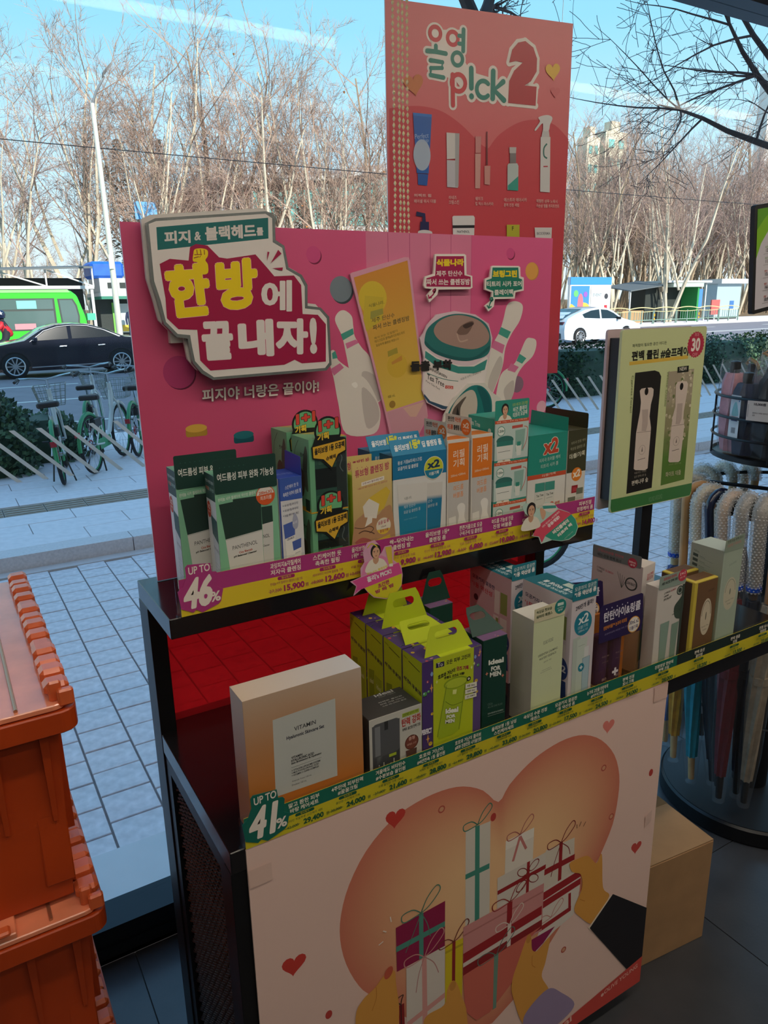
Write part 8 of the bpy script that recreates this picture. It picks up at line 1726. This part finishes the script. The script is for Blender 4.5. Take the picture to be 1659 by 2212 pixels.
put_tree('plane_tree', 46.3, 36.9, TV[1], .92, 1.0, 'pale-trunked forked roadside tree near the right edge before the shelter', None)
# conifers
def conifer(label, x, y, H, w_, seed):
    R2 = random.Random(seed); t = thing('conifer', label, 'tree', (x, y, 0)); b = MB()
    for k in range(1500):
        f = R2.random()**.8; a = R2.uniform(0, 2*pi); rr = w_*(1-f)*R2.uniform(.35, 1)+.05; p = Vector((cos(a)*rr, sin(a)*rr, H*(.08+.92*f)-.18*rr)); s = R2.uniform(.10,.26)
        d = Vector((cos(a), sin(a), -.35))*s; u_ = Vector((-sin(a), cos(a), .2))*s*.5; b.add([p, p+d*.5+u_, p+d, p+d*.5-u_], [(0,1,2,3)])
    tag(b.build('needle_sprays', NEEDLE, t), kind='stuff'); MB().tube([(0,0,0),(0,0,H*.95)], [.14,.02], 7).build('trunk', BARKD, t)
conifer('dark conifer left of the street lamp pole among bare trees', 11.6, 50, 11.5, 2.2, 1); conifer('dark conifer directly behind the street lamp pole', 14.6, 51.5, 12.0, 2.0, 2); conifer('small dark conifer right of the street lamp', 18.8, 50.5, 9.5, 1.9, 3); conifer('short green conifer before the brick building', 24.6, 52, 9.0, 2.2, 4)
# leafless scrub low in the wood
SCR = mat('dry_scrub', '8c7459', .95, noise=.3, nscale=1)
R = random.Random(9); b = MB()
for k in range(9000):
    y = R.uniform(46, 90); x = R.uniform(-.15, 1.7)*y; z = .012*max(0, y-48); h_ = R.uniform(.5, 2.4); a = R.uniform(-.5,.5)
    if abs(x-42) < 0: continue
    b.add([(x-.02,y,z),(x+.02,y,z),(x+a*h_,y+R.uniform(-.3,.3),z+h_)], [(0,1,2)])
tag(b.build('scrub', SCR), 'thicket of dry brown scrub on the ground of the wood', 'scrub', kind='stuff')

# street tree beside the pavement: trunk hidden by the posters, boughs reaching over at the right
b = MB(); R = random.Random(14)
def bough(p, d, L_, r, lv):
    n = 6; pts = [Vector(p)]; dd = Vector(d).normalized(); dirs = []
    for i in range(n):
        dd = (dd+Vector((R.uniform(-1,1), R.uniform(-1,1), R.uniform(-1,1)))*.16).normalized(); pts.append(pts[-1]+dd*L_/n); dirs.append(dd.copy())
    b.m = 0 if lv < 2 else 1; b.tube(pts, [max(.0035, r*(1-.85*i/n)) for i in range(n+1)], 7 if lv < 2 else 4, cap=False)
    if lv >= 4: return
    for k in range((5,6,6,5)[lv]):
        i = R.randrange(1, n); ax = dirs[i]; sd = ax.orthogonal().normalized(); sd.rotate(Matrix.Rotation(R.uniform(0,2*pi), 3, ax)); a = R.uniform(.5, 1.0)
        bough(pts[i], (ax*cos(a)+sd*sin(a)), L_*R.uniform(.35,.6), r*.4*(1-.5*i/n), lv+1)
DARKB = mat('dark_street_tree_bark', '4a3f3c', .9, noise=.2, nscale=4); DARKT = mat('dark_street_tree_twigs', '5c4c48', .9)
st = thing('street_tree', 'dark-barked street tree standing behind the red poster, trunk showing above it', 'tree', (6.0, 7.6, .09))
b.tube([(0,0,0),(.02,0,2),(-.05,.05,3.6),(.0,.1,4.6)], [.19,.16,.145,.13], 10)
bough((.0,.1,4.5), (-.3,.2,1), 2.6, .09, 1); bough((.0,.1,4.55), (.5,.4,1), 2.6, .08, 1)
me = b.build('branches', [DARKB, DARKT], st)
b = MB(); R = random.Random(23); st = thing('street_tree', 'dark-barked street tree just beyond the right edge, bare boughs across the upper right corner', 'tree', (12.8, 7.6, .09))
b.tube([(0,0,0),(-.05,0,2),(.05,.1,3.4),(.0,.1,4.4)], [.20,.17,.15,.12], 10)
for q, d, L_, r_ in (((.0,.1,3.9), (-1.0,-.12,.42), 3.5, .07), ((.0,.1,4.2), (-1.0,.1,.70), 3.6, .065), ((.0,.1,3.6), (-1.0,.1,.24), 3.6, .065), ((.0,.1,4.3), (-.3,-.3,1), 2.4, .06), ((.0,.1,4.3), (.7,.4,.8), 2.6, .06)): bough(q, d, L_, r_, 1)
me = b.build('branches', [DARKB, DARKT], st)

set_type()
bpy.context.view_layer.update()
